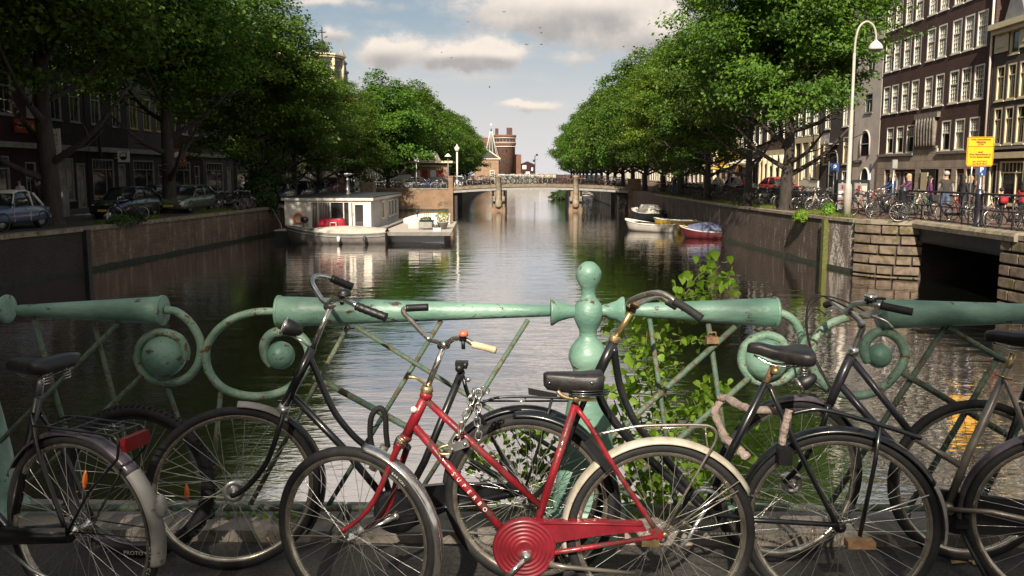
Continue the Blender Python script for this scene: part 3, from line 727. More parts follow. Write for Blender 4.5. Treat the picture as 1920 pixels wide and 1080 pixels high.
    b = MB(); b.lathe([(.016, 0), (.0175, .008), (.015, .016), (.008, .020), (.002, .021)], P(869, 630, .10), V(0, 0, 1), 14); obj('bell_cap', b, 'bell_orange', bl)
    b = MB(); b.tube(cr([P(766, 707, .03), P(778, 708, .035), P(790, 715, .03), P(800, 724, .02)], 4), [.007, .0065, .006, .0055, .005, .005, .005, .005, .005, .005, .005, .005, .005], 8); obj('shift_lever', b, 'brass', T)
    # saddle with flat skirt, clamp and springs
    sd_ = MB(); a = P(1019, 699); z = P(1131, 699); ax = (z-a).normalized(); nn = P.n; rings = []
    L = (z-a).length
    for t, w, dz, h in ((0, .022, -.006, .036), (.06, .028, -.002, .055), (.3, .034, -.003, .062), (.6, .046, -.005, .064), (.85, .060, -.002, .064), (.97, .056, .0, .056), (1, .04, -.004, .040)):
        c = a+ax*L*t+V(0, 0, dz); rings.append([c+nn*(w*x)+V(0, 0, y*h) for x, y in ((.95, -1), (1.0, -.5), (.98, -.12), (.85, .02), (.4, .09), (0, .10), (-.4, .09), (-.85, .02), (-.98, -.12), (-1, -.5), (-.95, -1), (-.9, -1), (-.9, -.1), (0, -.02), (.9, -.1), (.9, -1))])
    sd_.loft(rings); sdl = obj('saddle', sd_, 'leather_black', T)
    b = MB()
    for x, y in ((1030, 718), (1110, 718)): b.sphere(P(x, y, .036 if x < 1060 else .062), .0045, 8, 6)
    pieces('rivet', b, 'chrome', sdl)
    b = MB()
    for i in range(5):
        pts = [P(1056+i*.0, 0, 0)]*0
    for k, (x0, x1) in enumerate(((1050, 1134),)):
        for j in range(3):
            y = 733+j*4.5; b.tube(cr([P(1066, y, .05), P(1100, y+1, .062), P(1134, y-1, .05), P(1140, y-4, 0), P(1132, y-2, -.05), P(1085, y, -.055)], 4), .0030, 6)
    obj('saddle_springs', b, 'frame_black', sdl)
    b = MB(); b.tube(cr([P(1045, 733, .03), P(1056, 743, .035), P(1078, 748, .035), P(1118, 749, .03)], 4), .008, 8); b.lathe([(.014, -.04), (.016, -.03), (.016, .04), (.008, .05)], P(1079, 741), P.n, 12); b.tube([P(1079, 757), P(1080, 742)], .012, 10); obj('seat_clamp', b, 'brass', T)
    # rack and stays
    rk = MB()
    for o in (.055, -.055):
        rk.tube(cr([P(1123, 814, o*.9), P(1160, 806, o), P(1200, 799, o), P(1260, 797, o), P(1310, 797, o), P(1332, 800, o), P(1343, 812, o), P(1340, 830, o), P(1318, 868, o)], 5)+[P(1282, 930, o), P(1244, 999, o*1.1)], .0050, 8)
    for x in (1130, 1205, 1240, 1290): rk.tube([P(x, 811 if x < 1150 else 799, .055), P(x, 811 if x < 1150 else 799, -.055)], .004, 6)
    rk.tube([P(1205, 803, 0), P(1322, 801, 0)], .0035, 6); rk.tube([P(1322, 803, .0), P(1327, 838, .0)], .004, 6)
    obj('rack', rk, 'rim_chrome', T)
    tubes(T, 'mudguard_stays', 'rim_chrome', [([P(1246, 1000, o), P(1386, 902, o*.8)], .0028) for o in (.05, -.05)] + [([P(1246, 1004, .052), P(1384, 920, .04)], .0028)], 6)
    # chain case, crank
    cc = MB(); c = P(983, 1028, .035); prof = [(.002, .012)]
    for i in range(6): r0 = .025+i*.0155; prof += [(r0, .013), (r0+.004, .0165), (r0+.009, .0165), (r0+.012, .0125)]
    prof += [(.117, .010), (.119, 0), (.117, -.02), (.002, -.02)]
    cc.lathe(prof, c, P.n, 40, caps=False)
    o1 = [P(996, 974, .035), P(1030, 977, .035), P(1120, 976, .035), P(1205, 980, .035), P(1212, 994, .035), P(1120, 1003, .035), P(1040, 1016, .035), P(1010, 1050, .035)]
    cc.prism([p-P.n*.02 for p in o1], P.n*.028); cc.tube([P(1010, 981, .045), P(1120, 982, .045), P(1205, 985, .045)], .0045, 6)
    obj('chain_case', cc, 'chaincase_red', T)
    b = MB(); b.lathe([(.024, 0), (.025, .006), (.012, .010), (.010, .018), (.004, .019)], P(986, 1044, .048), P.n, 16); b.tube([P(982, 1050, .062), P(935, 1098, .066)], [.010, .0085], 10); pieces('crank', b, 'chrome', T)
    b = MB(); b.bar(P(935, 1098, .07), P(933, 1100, .17), .09, .022); obj('pedal', b, 'plastic_black', T)
    b = MB(); b.tube([P(1030, 1058, .05), P(1060, 1063, .05), P(1190, 1075, .06)], [.012, .009, .007], 8); b.tube([P(1035, 1045, .04), P(1032, 1060, .045)], .01, 8); obj('kickstand', b, 'frame_silver', T)
    b = MB()
    for k, (x, y) in enumerate(((1238, 1000),)): b.lathe([(.010, 0), (.010, .012), (.006, .014)], P(1246, 1001, .060), P.n, 6)
    b.box(*[v for p in [(P(1203, 1024, .06), P(1236, 1014, .064))] for v in (p[0].x, p[1].x, p[1].y-.002, p[0].y, p[0].z, p[1].z)]); obj('axle_nut', b, 'brass', T)
    b = MB(); b.bar(P(1100, 826, .055), P(1142, 880, .055), .004, .030); obj('frame_lock', b, 'plastic_black', T)
    return T, P
RED, RP_ = red_bike()

# ---- chain lock hanging from the red top tube
def chain_lock():
    P = RP_; T = thing('chain_lock', 'heavy steel chain with a flat lock, looped over the red bicycle frame', 'chain lock', tuple(P(880, 790)))
    def link(c, t, s, k, L=.036, w=.0115, r=.0030):
        t = t.normalized(); s = (s-t*s.dot(t)).normalized()
        pts = []
        for i in range(12):
            a = 2*PI*i/12; x = math.cos(a)*w/1.0; y = math.sin(a)*w; y += (L/2-w)*(1 if y > 0 else -1)
            pts.append(c + s*x + t*y)
        b = MB(); b.tube(pts, r, 6, closed=True); obj('chain_link', b, 'alloy', T)
    def run(path, twist=0):
        Q = cr(path, 12); L = [0]
        for i in range(len(Q)-1): L.append(L[-1]+(Q[i+1]-Q[i]).length)
        s = 0; k = 0
        while s < L[-1]-.02:
            i = max(j for j in range(len(L)-1) if L[j] <= s); p = Q[i].lerp(Q[i+1], (s-L[i])/(L[i+1]-L[i])); t = Q[i+1]-Q[i]
            link(p, t, P.n.cross(t) if (k+twist) % 2 else (P.n+V(.3, 0, .2)), k); s += .026; k += 1
    run([P(886, 737, .03), P(879, 765, .04), P(868, 790, .045), P(860, 815, .045), P(848, 835, .045), P(838, 846, .045)])
    run([P(897, 738, .035), P(897, 760, .04), P(894, 778, .045), P(896, 800, .045), P(897, 818, .045), P(888, 828, .04)], 1)
    run([P(884, 741, .02), P(893, 733, .0), P(903, 738, -.02), P(912, 748, -.03)]); run([P(898, 740, .03), P(906, 728, .0), P(918, 741, -.02)], 1)
    b = MB(); a, z = P(842, 841, .05), P(878, 829, .05); b.bar(a, z, .018, .028); obj('lock_body', b, 'alloy', T)
    b = MB(); b.tube(cr([P(842, 834, .05), P(828, 838, .052), P(822, 844, .052), P(826, 851, .052), P(846, 851, .05)], 5), .0052, 8); obj('shackle', b, 'brass', T)
    b = MB()
    for x, y in ((848, 843), (872, 833)): b.lathe([(.006, 0), (.006, .004), (.003, .006)], P(x, y, .060), P.n, 10)
    pieces('lock_rivet', b, 'chrome', T)
chain_lock()

# ---- black bicycle with headlamp, left of the red one
def headlamp(par, P, c, d, r, L, m='plastic_black'):
    d = Vector(d).normalized(); b = MB(); b.lathe([(.004, L), (r*.45, L*.93), (r*.8, L*.65), (r*.98, L*.3), (r, 0), (r*.93, -.004)], c, d, 20, caps=False); h = obj('headlamp', b, m, par)
    b = MB(); b.lathe([(r*.93, .001), (r*1.05, -.006), (r*1.05, -.012), (r*.9, -.012)], c, d, 20, caps=False); obj('lamp_rim', b, 'chrome', h)
    b = MB(); b.lathe([(.001, -.002), (r*.5, -.006), (r*.92, -.010)], c, d, 20, caps=False); obj('lamp_lens', b, 'lens_glass', h)
    return h
def bike_c():
    rc, rr = wc(983, 918, 154); fc, fr = wc(440, 916, 158)
    P = Plane(rc, fc); T = bike('black bicycle with round headlamp and chrome bars but no saddle, behind the red one', rc)
    wheel(T, rc, rr, 0, 'rear_wheel', rim='rim_chrome')
    ya = R(15); wheel(T, fc, fr, ya, 'front_wheel', refl=(180,), bigdrum=.047, hubm='alloy', hub=.03)
    fender(T, fc, ya, fr+.016, 52, -38, .060, 'frame_black'); fender(T, fc, ya, fr+.0165, 86, 52, .060, 'fender_grey')
    fender(T, rc, 0, rr+.016, 0, 150, .062, 'frame_black')
    tubes(T, 'fork', 'frame_black', [(cr([P(533, 770, o*.6), P(524, 800, o), P(512, 838, o), P(497, 872, o), P(474, 902, o), P(452, 922, o), P(434, 930, o)], 4), .0115) for o in (.05, -.05)], 10)
    b = MB(); b.lathe([(.015, -.02), (.026, -.014), (.026, .016), (.018, .02)], P(532, 766), P(587, 655)-P(532, 766), 12); b.tube([P(531, 770, .05), P(533, 765), P(535, 770, -.05)], .014, 8); obj('fork_crown', b, 'alloy', T)
    bb = P(742, 968); fr_ = MB()
    fr_.tube([P(586, 652), P(533, 762)], .0195, 14)
    fr_.tube(ctube(P, (580, 668), (594, 700), (611, 740), (632, 780), (662, 816), (690, 842), (716, 880), (740, 960)), .0140, 12)
    fr_.tube([P(552, 745), P(645, 841), P(742, 960)], .0155, 12)
    fr_.tube([P(866, 696), P(796, 866), bb], .0160, 12)
    fr_.lathe([(.021, -.034), (.024, -.03), (.024, .03), (.021, .034)], bb, P.n, 14)
    for o in (.05, -.05):
        fr_.tube(cr([P(868, 705, o*.4), P(880, 745, o), P(914, 803, o), P(955, 880, o), P(981, 914, o)], 4), .0088, 10)
        fr_.tube([P(748, 968, o*.6), P(820, 955, o), P(983, 920, o*1.1)], .0095, 10)
    fr_.tube(cr([P(695, 790), P(700, 800), P(716, 792)], 4), .003, 6)
    obj('frame', fr_, 'frame_black', T)
    b = MB(); b.tube([P(866, 698), P(864, 690)], .012, 10); b.lathe([(.012, -.04), (.018, -.03), (.018, .03), (.010, .04)], P(862, 688), P.n, 12); b.box(*[v for p in [(P(853, 684, .02), P(878, 678, -.02))] for v in (p[0].x, p[1].x, min(p[0].y, p[1].y), max(p[0].y, p[1].y), p[0].z-.006, p[1].z+.006)]); b.tube([P(870, 690, .02), P(874, 680, .02)], .012, 8); obj('seat_clamp', b, 'plastic_black', T)
    b = MB(); b.sphere(P(878, 712, .02), .011, 10, 8); obj('clamp_bolt', b, 'alloy', T)
    tubes(T, 'stem', 'chrome', [([P(587, 652), P(618, 578)], .0110), ([P(613, 576, -.016), P(624, 570, .016)], .0170)], 14)
    tubes(T, 'handlebar', 'chrome', [(cr([P(668, 573, .20), P(655, 566, .15), P(640, 562, .09), P(624, 563, .04), P(616, 570, 0), P(604, 562, -.05), P(591, 542, -.10), P(585, 528, -.15), P(590, 519, -.19), P(604, 518, -.22), P(622, 522, -.24)], 5), .0108)], 12)
    b = MB(); Q = cr([P(669, 574, .20), P(684, 580, .21), P(705, 588, .22), P(724, 595, .23)], 5); b.tube(Q, [.0165 if i % 3 else .0185 for i in range(len(Q))], 12); obj('grip', b, 'plastic_black', T)
    b = MB(); Q = cr([P(622, 522, -.24), P(640, 530, -.26), P(660, 538, -.28)], 6); b.tube(Q, [.0175 if i % 3 else .0195 for i in range(len(Q))], 12); obj('grip', b, 'plastic_black', T)
    b = MB(); b.lathe([(.026, 0), (.030, .008), (.028, .012), (.025, .013), (.025, .020), (.018, .028), (.004, .031)], P(646, 556, .10), V(-.1, 0, 1), 18); b.tube([P(641, 570, .09), P(643, 556, .10)], .009, 8); obj('bell', b, 'plastic_black', T)
    headlamp(T, P, P(535, 612, .03), P(565, 620, .02)-P(535, 610, .04), .036, .075)
    tubes(T, 'lamp_bracket', 'alloy', [([P(552, 632, .02), P(568, 640, .02), P(584, 655, .01)], .0055)], 8)
    rk = MB()
    for o in (.06, -.06): rk.tube(cr([P(900, 757, o), P(930, 746, o), P(980, 744, o), P(1064, 747, o)], 4), .0055, 8); rk.tube([P(1035, 748, o), P(1012, 830, o), P(986, 912, o*.9)], .006, 8)
    rk.tube([P(905, 752, 0), P(1066, 752, 0)], .0045, 8)
    for x in (935, 985, 1050): rk.tube([P(x, 747, .06), P(x, 747, -.06)], .004, 6)
    obj('rack', rk, 'frame_black', T)
    b = MB(); b.loft([[P(990, 727, .03), P(990, 727, -.03), P(991, 740, -.03), P(991, 740, .03)], [P(1045, 738, .03), P(1045, 738, -.03), P(1045, 747, -.03), P(1045, 747, .03)]], smooth=False); obj('rack_flap', b, 'plastic_black', T)
    cc = MB(); cc.lathe([(.002, .012), (.03, .014), (.05, .010), (.085, .016), (.098, .008), (.10, -.012), (.002, -.012)], P(744, 958, .03), P.n, 30, caps=False)
    cc.prism([p-P.n*.012 for p in (P(744, 915, .03), P(840, 906, .03), P(975, 905, .03), P(990, 925, .03), P(840, 955, .03), P(746, 1000, .03))], P.n*.024); obj('chain_case', cc, 'frame_black', T)
    b = MB(); b.lathe([(.018, 0), (.018, .01), (.006, .016)], P(742, 968, .045), P.n, 12); b.tube([P(742, 969, .055), P(706, 986, .06), P(668, 1003, .065)], [.010, .008, .009], 10); b.sphere(P(668, 1003, .065), .014, 10, 8); obj('crank', b, 'chrome', T)
    tubes(T, 'kickstand', 'alloy', [([P(790, 992, .04), P(930, 1002, .05)], .0065)], 8)
    b = MB(); b.tube([P(790, 996, -.10), P(800, 1040, -.16)], .006, 8)
    # U lock hanging at the down tube
    lk = thing('u_lock', 'thick black ring lock hanging on the black bicycle frame left of the red head tube', 'bike lock', tuple(P(712, 790, .04)))
    b = MB(); b.tube(cr([P(700, 850, .04), P(694, 815, .045), P(697, 780, .05), P(712, 765, .05), P(722, 778, .05), P(724, 812, .045), P(727, 838, .04)], 6), .0120, 12); obj('shackle', b, 'rubber', lk)
    b = MB(); b.tube([P(699, 880, .05), P(722, 836, .05)], .019, 12); obj('lock_body', b, 'frame_silver', lk)
bike_c()

# ---- black bicycle with chrome swept bars and the brown seat post
def bike_e():
    rc, rr = wc(1572, 982, 179); fc, fr = wc(992, 938, 163)
    P = Plane(rc, fc); T = bike('long black bicycle with rusty chrome stem, loop frame and pale cloth wrapped chain', rc)
    wheel(T, rc, rr, math.atan2(P.d.y, P.d.x) if P.d.x > 0 else math.atan2(-P.d.y, -P.d.x), 'rear_wheel', rim='rim_chrome', hubm='frame_black')
    yw = math.atan2(-P.d.y, -P.d.x) if P.d.x < 0 else math.atan2(P.d.y, P.d.x)
    wheel(T, fc, fr, yw, 'front_wheel')
    fender(T, rc, yw, rr+.014, 30, 190, .066, 'frame_black'); fender(T, rc, yw, rr+.0145, 30, -6, .064, 'fender_grey')
    fender(T, fc, yw, fr+.014, 100, -10, .06, 'frame_black')
    tubes(T, 'fork', 'frame_black', [(cr([P(1106, 728, o*.5), P(1088, 770, o), P(1055, 850, o), P(1028, 905, o), P(992, 940, o)], 4), .0115) for o in (.05, -.05)], 10)
    bb = P(1322, 955); fr_ = MB()
    fr_.tube([P(1150, 642), P(1110, 726)], .0205, 14)
    fr_.tube(ctube(P, (1151, 652), (1156, 690), (1164, 730), (1180, 770), (1200, 804), (1240, 850), (1322, 950)), .0150, 12)
    fr_.tube(ctube(P, (1116, 712), (1130, 757), (1160, 801), (1202, 846), (1260, 900), (1322, 955)), .0170, 12)
    fr_.tube([P(1437, 716), P(1371, 846), bb], .0155, 12)
    fr_.lathe([(.021, -.034), (.024, .0), (.021, .034)], bb, P.n, 14)
    for o in (.05, -.05):
        fr_.tube(cr([P(1442, 722, o*.4), P(1463, 772, o), P(1510, 870, o), P(1567, 980, o)], 4), .0100, 10)
        fr_.tube([P(1326, 960, o*.7), P(1410, 975, o), P(1568, 984, o*1.1)], .0100, 10)
    obj('frame', fr_, 'frame_black', T)
    tubes(T, 'seat_post', 'rust', [([P(1436, 718), P(1450, 688)], .0125)], 12)
    b = MB(); b.lathe([(.012, -.035), (.017, -.025), (.017, .03), (.010, .045)], P(1452, 692), P.n, 12); obj('seat_clamp', b, 'brass', T)
    saddle(T, P, (1402, 647), (1526, 668), h=.05)
    b = MB(); b.lathe([(.0205, -.012), (.0225, -.004), (.0215, .010), (.016, .018)], P(1152, 636), P(1153, 636)-P(1149, 644), 14); obj('headset', b, 'brass', T)
    tubes(T, 'stem', 'brass', [([P(1152, 638), P(1186, 580)], .0120)], 14)
    b = MB(); b.tube([P(1180, 578, -.01), P(1192, 572, .02)], .017, 12); b.tube([P(1184, 586), P(1187, 574)], .016, 10); obj('stem_clamp', b, 'rust', T)
    tubes(T, 'handlebar', 'rim_chrome', [(cr([P(1252, 566, -.22), P(1238, 558, -.2), P(1222, 558, -.15), P(1200, 568, -.06), P(1186, 574, .0), P(1180, 567, .05), P(1196, 558, .10), P(1218, 551, .14), P(1238, 550, .17), P(1256, 558, .19), P(1266, 566, .20)], 5), .0115)], 12)
    b = MB(); Q = cr([P(1263, 564, .20), P(1290, 580, .21), P(1316, 598, .22)], 5); b.tube(Q, [.0155]*(len(Q)-1)+[.0165], 14); 
    for k in range(10):
        a = 2*PI*k/10
    obj('grip', b, 'rubber', T); grip(T, P, [(1250, 565, -.22), (1268, 576, -.23)], .0145, 'rubber')
    rk = MB()
    for o in (.06, -.06):
        rk.tube(cr([P(1484, 776, o), P(1510, 770, o), P(1540, 768, o), P(1600, 782, o), P(1680, 806, o), P(1726, 822, o)], 4), .0090, 8)
        rk.tube([P(1650, 800, o), P(1640, 870, o), P(1612, 1005, o*.9)], .0085, 8)
    for x, y in ((1550, 770), (1620, 788), (1690, 809), (1726, 822)): rk.tube([P(x, y, .06), P(x, y, -.06)], .006, 6)
    obj('rack', rk, 'frame_black', T)
    b = MB(); b.box(*[v for p in [(P(1590, 1030, .08), P(1634, 1008, .02))] for v in (p[0].x, p[1].x, min(p[0].y, p[1].y), max(p[0].y, p[1].y), p[0].z, p[1].z)]); obj('pedal', b, 'rust', T)
    tubes(T, 'mudguard_stays', 'alloy', [([P(1576, 984, o), P(1742, 928, o*.8)], .003) for o in (.05, -.05)], 6)
    cc = MB(); cc.lathe([(.070, .003), (.088, .003), (.088, -.002), (.070, -.002), (.070, .003)], P(1322, 955, .035), P.n, 28, caps=False); [cc.bar(P(1322, 955, .035), P(1322, 955, .035)+(P.d*math.cos(q)+V(0, 0, 1)*math.sin(q))*.08, .012, .004, up=P.n) for q in (0, 2.1, 4.2)]; obj('chainring', cc, 'dark_steel', T)
    ch = MB(); 
    for (a, z, k) in ((P(1330, 912, .035), P(1566, 962, .035), 30), (P(1330, 1000, .035), P(1566, 1002, .035), 30)):
        for i in range(k):
            p = a.lerp(z, (i+.5)/k); d = (z-a).normalized(); ch.bar(p-d*.0055, p+d*.0055, .007, .006)
    obj('drive_chain', ch, 'frame_silver', T, kind='stuff')
    b = MB(); b.tube([P(1322, 955, .05), P(1290, 1010, .06), P(1262, 1040, .06)], .009, 8); obj('crank', b, 'alloy', T)
    # cloth wrapped chain lock between bicycle and railing
    lk = thing('wrapped_lock', 'chain lock wrapped in dirty pink cloth, looped round saddle tube and railing', 'bike lock', tuple(P(1400, 760, -.1)))
    def sleeve(pts, r):
        Q = cr(pts, 6); b = MB(); b.tube(Q, [r*(1+.22*noise.noise(p*60)) for p in Q], 12, flat=.75); obj('cloth_sleeve', b, 'cloth_pink', lk)
    sleeve([P(1349, 745, -.25), P(1366, 748, -.22), P(1385, 760, -.15), P(1410, 768, -.08), P(1440, 769, -.05), P(1462, 772, -.02)], .021)
    sleeve([P(1480, 768, .05), P(1474, 790, .06), P(1468, 815, .06), P(1466, 833, .06)], .019)
    sleeve([P(1352, 750, -.25), P(1340, 772, -.22), P(1350, 800, -.18), P(1358, 820, -.14)], .017)
    sleeve([P(1358, 822, -.14), P(1375, 834, -.1), P(1392, 850, -.06), P(1402, 858, -.04)], .02)
    b = MB(); c = P(1470, 853, .05); b.box(c.x-.024, c.x+.026, c.y-.02, c.y+.02, c.z-.035, c.z+.03); obj('lock_body', b, 'plastic_black', lk)
bike_e()

# ---- slate and silver bicycle at the right
def bike_f():
    rc, rr = wc(2004, 988, 176); fc, fr = wc(1478, 902, 157)
    P = Plane(rc, fc); T = bike('slate and bare metal bicycle with silver bell and brake lever, at the right', rc)
    yw = math.atan2(P.d.y, P.d.x) if P.d.x > 0 else math.atan2(-P.d.y, -P.d.x)
    wheel(T, rc, rr, yw, 'rear_wheel'); ya = R(14)
    wheel(T, fc, fr, ya, 'front_wheel', bigdrum=.05, hub=.026)
    fender(T, fc, ya, fr+.014, 118, 30, .056, 'fender_purple'); fender(T, rc, yw, rr+.014, 30, 190, .06, 'fender_purple')
    tubes(T, 'fork', 'frame_black', [(cr([P(1553, 758, o*.5), P(1545, 790, o), P(1524, 835, o), P(1496, 878, o), P(1470, 904, o)], 4), .0115) for o in (.05, -.05)], 10)
    bb = P(1776, 950); fr_ = MB()
    fr_.tube([P(1596, 666), P(1566, 732), P(1555, 760)], [.0195, .0205, .017], 14)
    fr_.tube([P(1598, 674), P(1660, 752), P(1716, 822)], .0150, 12); fr_.tube([P(1574, 720), P(1622, 775), P(1680, 840), bb], .0165, 12)
    obj('frame', fr_, 'frame_slate', T)
    fr_ = MB(); fr_.tube([P(1716, 822), P(1806, 876)], .0135, 12); fr_.tube([P(1890, 690), P(1812, 858), bb], .0160, 12)
    fr_.lathe([(.023, -.036), (.026, -.03), (.026, .03), (.023, .036)], bb, P.n, 14)
    for o in (.05, -.05):
        fr_.tube(cr([P(1882, 706, o*.4), P(1905, 760, o), P(1945, 860, o), P(2000, 984, o)], 4), .0095, 10)
        fr_.tube([P(1780, 955, o*.7), P(1860, 960, o), P(2000, 990, o*1.1)], .0105, 10)
    obj('rear_frame', fr_, 'frame_silver', T)
    tubes(T, 'seat_post', 'brass', [([P(1884, 702), P(1900, 663)], .0125), ([P(1866, 702, .03), P(1898, 712, .03)], .005)], 12)
    saddle(T, P, (1846, 626), (1975, 632))
    b = MB(); b.lathe([(.0205, -.012), (.0225, -.004), (.0215, .010), (.015, .022)], P(1600, 660), P(1600, 655)-P(1596, 666), 14); obj('headset', b, 'chrome', T)
    b = MB(); b.tube(cr([P(1601, 656), P(1611, 630), P(1617, 612), P(1610, 600), P(1592, 584)], 5), .0125, 14); b.lathe([(.016, -.02), (.016, .02)], P(1615, 607), P.n, 12); b.lathe([(.017, -.024), (.017, .024)], P(1590, 583), P.n, 12); obj('stem', b, 'alloy', T)
    tubes(T, 'handlebar', 'alloy', [(cr([P(1562, 568, -.18), P(1572, 574, -.12), P(1588, 584, 0), P(1596, 574, .05), P(1606, 569, .09), P(1625, 569, .13), P(1652, 573, .17)], 5), .0108)], 12)
    grip(T, P, [(1652, 573, .17), (1680, 579, .18), (1711, 585, .19)], .0155, 'rubber'); grip(T, P, [(1562, 567, -.18), (1548, 572, -.22)], .0145, 'rubber')
    b = MB(); b.lathe([(.022, 0), (.025, .005), (.025, .011), (.019, .018), (.008, .021), (.001, .0215)], P(1632, 560, .14), V(0, 0, 1), 20); bl = obj('bell', b, 'chrome', T)
    b = MB(); b.lathe([(.022, -.008), (.023, 0), (.022, .002)], P(1632, 561, .14), V(0, 0, 1), 16); b.tube([P(1628, 571, .14), P(1631, 562, .14)], .010, 8); b.box(*[v for p in [(P(1640, 561, .16), P(1656, 558, .12))] for v in (p[0].x, p[1].x, min(p[0].y, p[1].y), max(p[0].y, p[1].y), p[0].z-.003, p[1].z+.003)]); obj('bell_base', b, 'plastic_black', bl)
    b = MB(); b.prism([P(1610, 586, .14), P(1636, 580, .14), P(1650, 574, .15), P(1652, 582, .15), P(1640, 595, .14), P(1630, 595, .14)], P.n*.02); b.tube(cr([P(1634, 592, .16), P(1650, 597, .17), P(1664, 604, .17), P(1674, 615, .17)], 4), .0045, 8); obj('brake_lever', b, 'alloy', T)
    b = MB(); b.tube(cr([P(1560, 583, -.16), P(1552, 584, -.18), P(1545, 592, -.2)], 4), .006, 8); obj('brake_lever', b, 'alloy', T)
    tubes(T, 'cables', 'rubber', [(cr([P(1600, 582, .05), P(1560, 563, 0), P(1530, 553, 0), P(1514, 575, 0), P(1512, 620, 0), P(1526, 672, 0), P(1556, 728, .01)], 6), .0032), (cr([P(1634, 590, .1), P(1580, 563, .05), P(1540, 556, 0), P(1520, 574, .0), P(1513, 600, 0), P(1522, 655, 0), P(1562, 735, .01)], 6), .003), (cr([P(1548, 590, -.18), P(1530, 580, -.1), P(1514, 600, -.02), P(1516, 640, 0)], 5), .0028)], 6)
    headlamp(T, P, P(1503, 720, .03), P(1524, 708, .02)-P(1503, 720, .03), .032, .07)
    tubes(T, 'lamp_bracket', 'dark_steel', [([P(1522, 714, .02), P(1550, 735, .01)], .006)], 8)
    tubes(T, 'kickstand', 'dark_steel', [([P(1797, 985, .04), P(1815, 1022, .08), P(1848, 1082, .16)], .0075)], 8)
    b = MB(); b.bar(P(1792, 981, .05), P(1818, 981, .05), .08, .015); obj('pedal', b, 'plastic_black', T)
    cc = MB(); cc.prism([p-P.n*.012 for p in (P(1745, 915, -.03), P(1995, 950, -.03), P(1998, 1005, -.03), P(1790, 1000, -.03), P(1745, 985, -.03))], P.n*.02); obj('chain_case', cc, 'plastic_black', T)
bike_f()

# ---- black bicycle behind it, its front wheel left of the silver seat tube
def bike_g():
    fc, fr = wc(1822, 902, 157); rc, rr = wc(2360, 902, 157)
    P = Plane(rc, fc); T = bike('black bicycle behind the slate one, only its front wheel and chain case showing', fc)
    wheel(T, fc, fr, 0, 'front_wheel'); wheel(T, rc, rr, 0, 'rear_wheel'); fender(T, fc, 0, fr+.012, 60, -40, .056, 'frame_black')
    tubes(T, 'fork', 'frame_black', [(cr([P(1915, 756, o*.5), P(1900, 800, o), P(1870, 870, o), P(1824, 904, o)], 4), .011) for o in (.05, -.05)], 10)
    fr_ = MB(); fr_.tube([P(1965, 640), P(1918, 752)], .019, 12); fr_.tube(ctube(P, (1960, 660), (1990, 760), (2050, 860), (2120, 950)), .014, 12); fr_.tube([P(1925, 740), P(2120, 955)], .016, 12)
    fr_.tube([P(2240, 700), P(2120, 955)], .015, 12)
    for o in (.05, -.05): fr_.tube([P(2230, 720, o*.5), P(2360, 902, o)], .009, 8); fr_.tube([P(2125, 955, o*.6), P(2360, 904, o)], .009, 8)
    obj('frame', fr_, 'frame_black', T)
    tubes(T, 'stem', 'chrome', [([P(1965, 640), P(1990, 580)], .011)], 10); tubes(T, 'handlebar', 'chrome', [(cr([P(2080, 600, .25), P(2030, 575, .2), P(1990, 572, 0), P(1975, 550, -.2), P(2040, 545, -.25)], 5), .011)], 10)
    saddle(T, P, (2200, 670), (2320, 680))
bike_g()

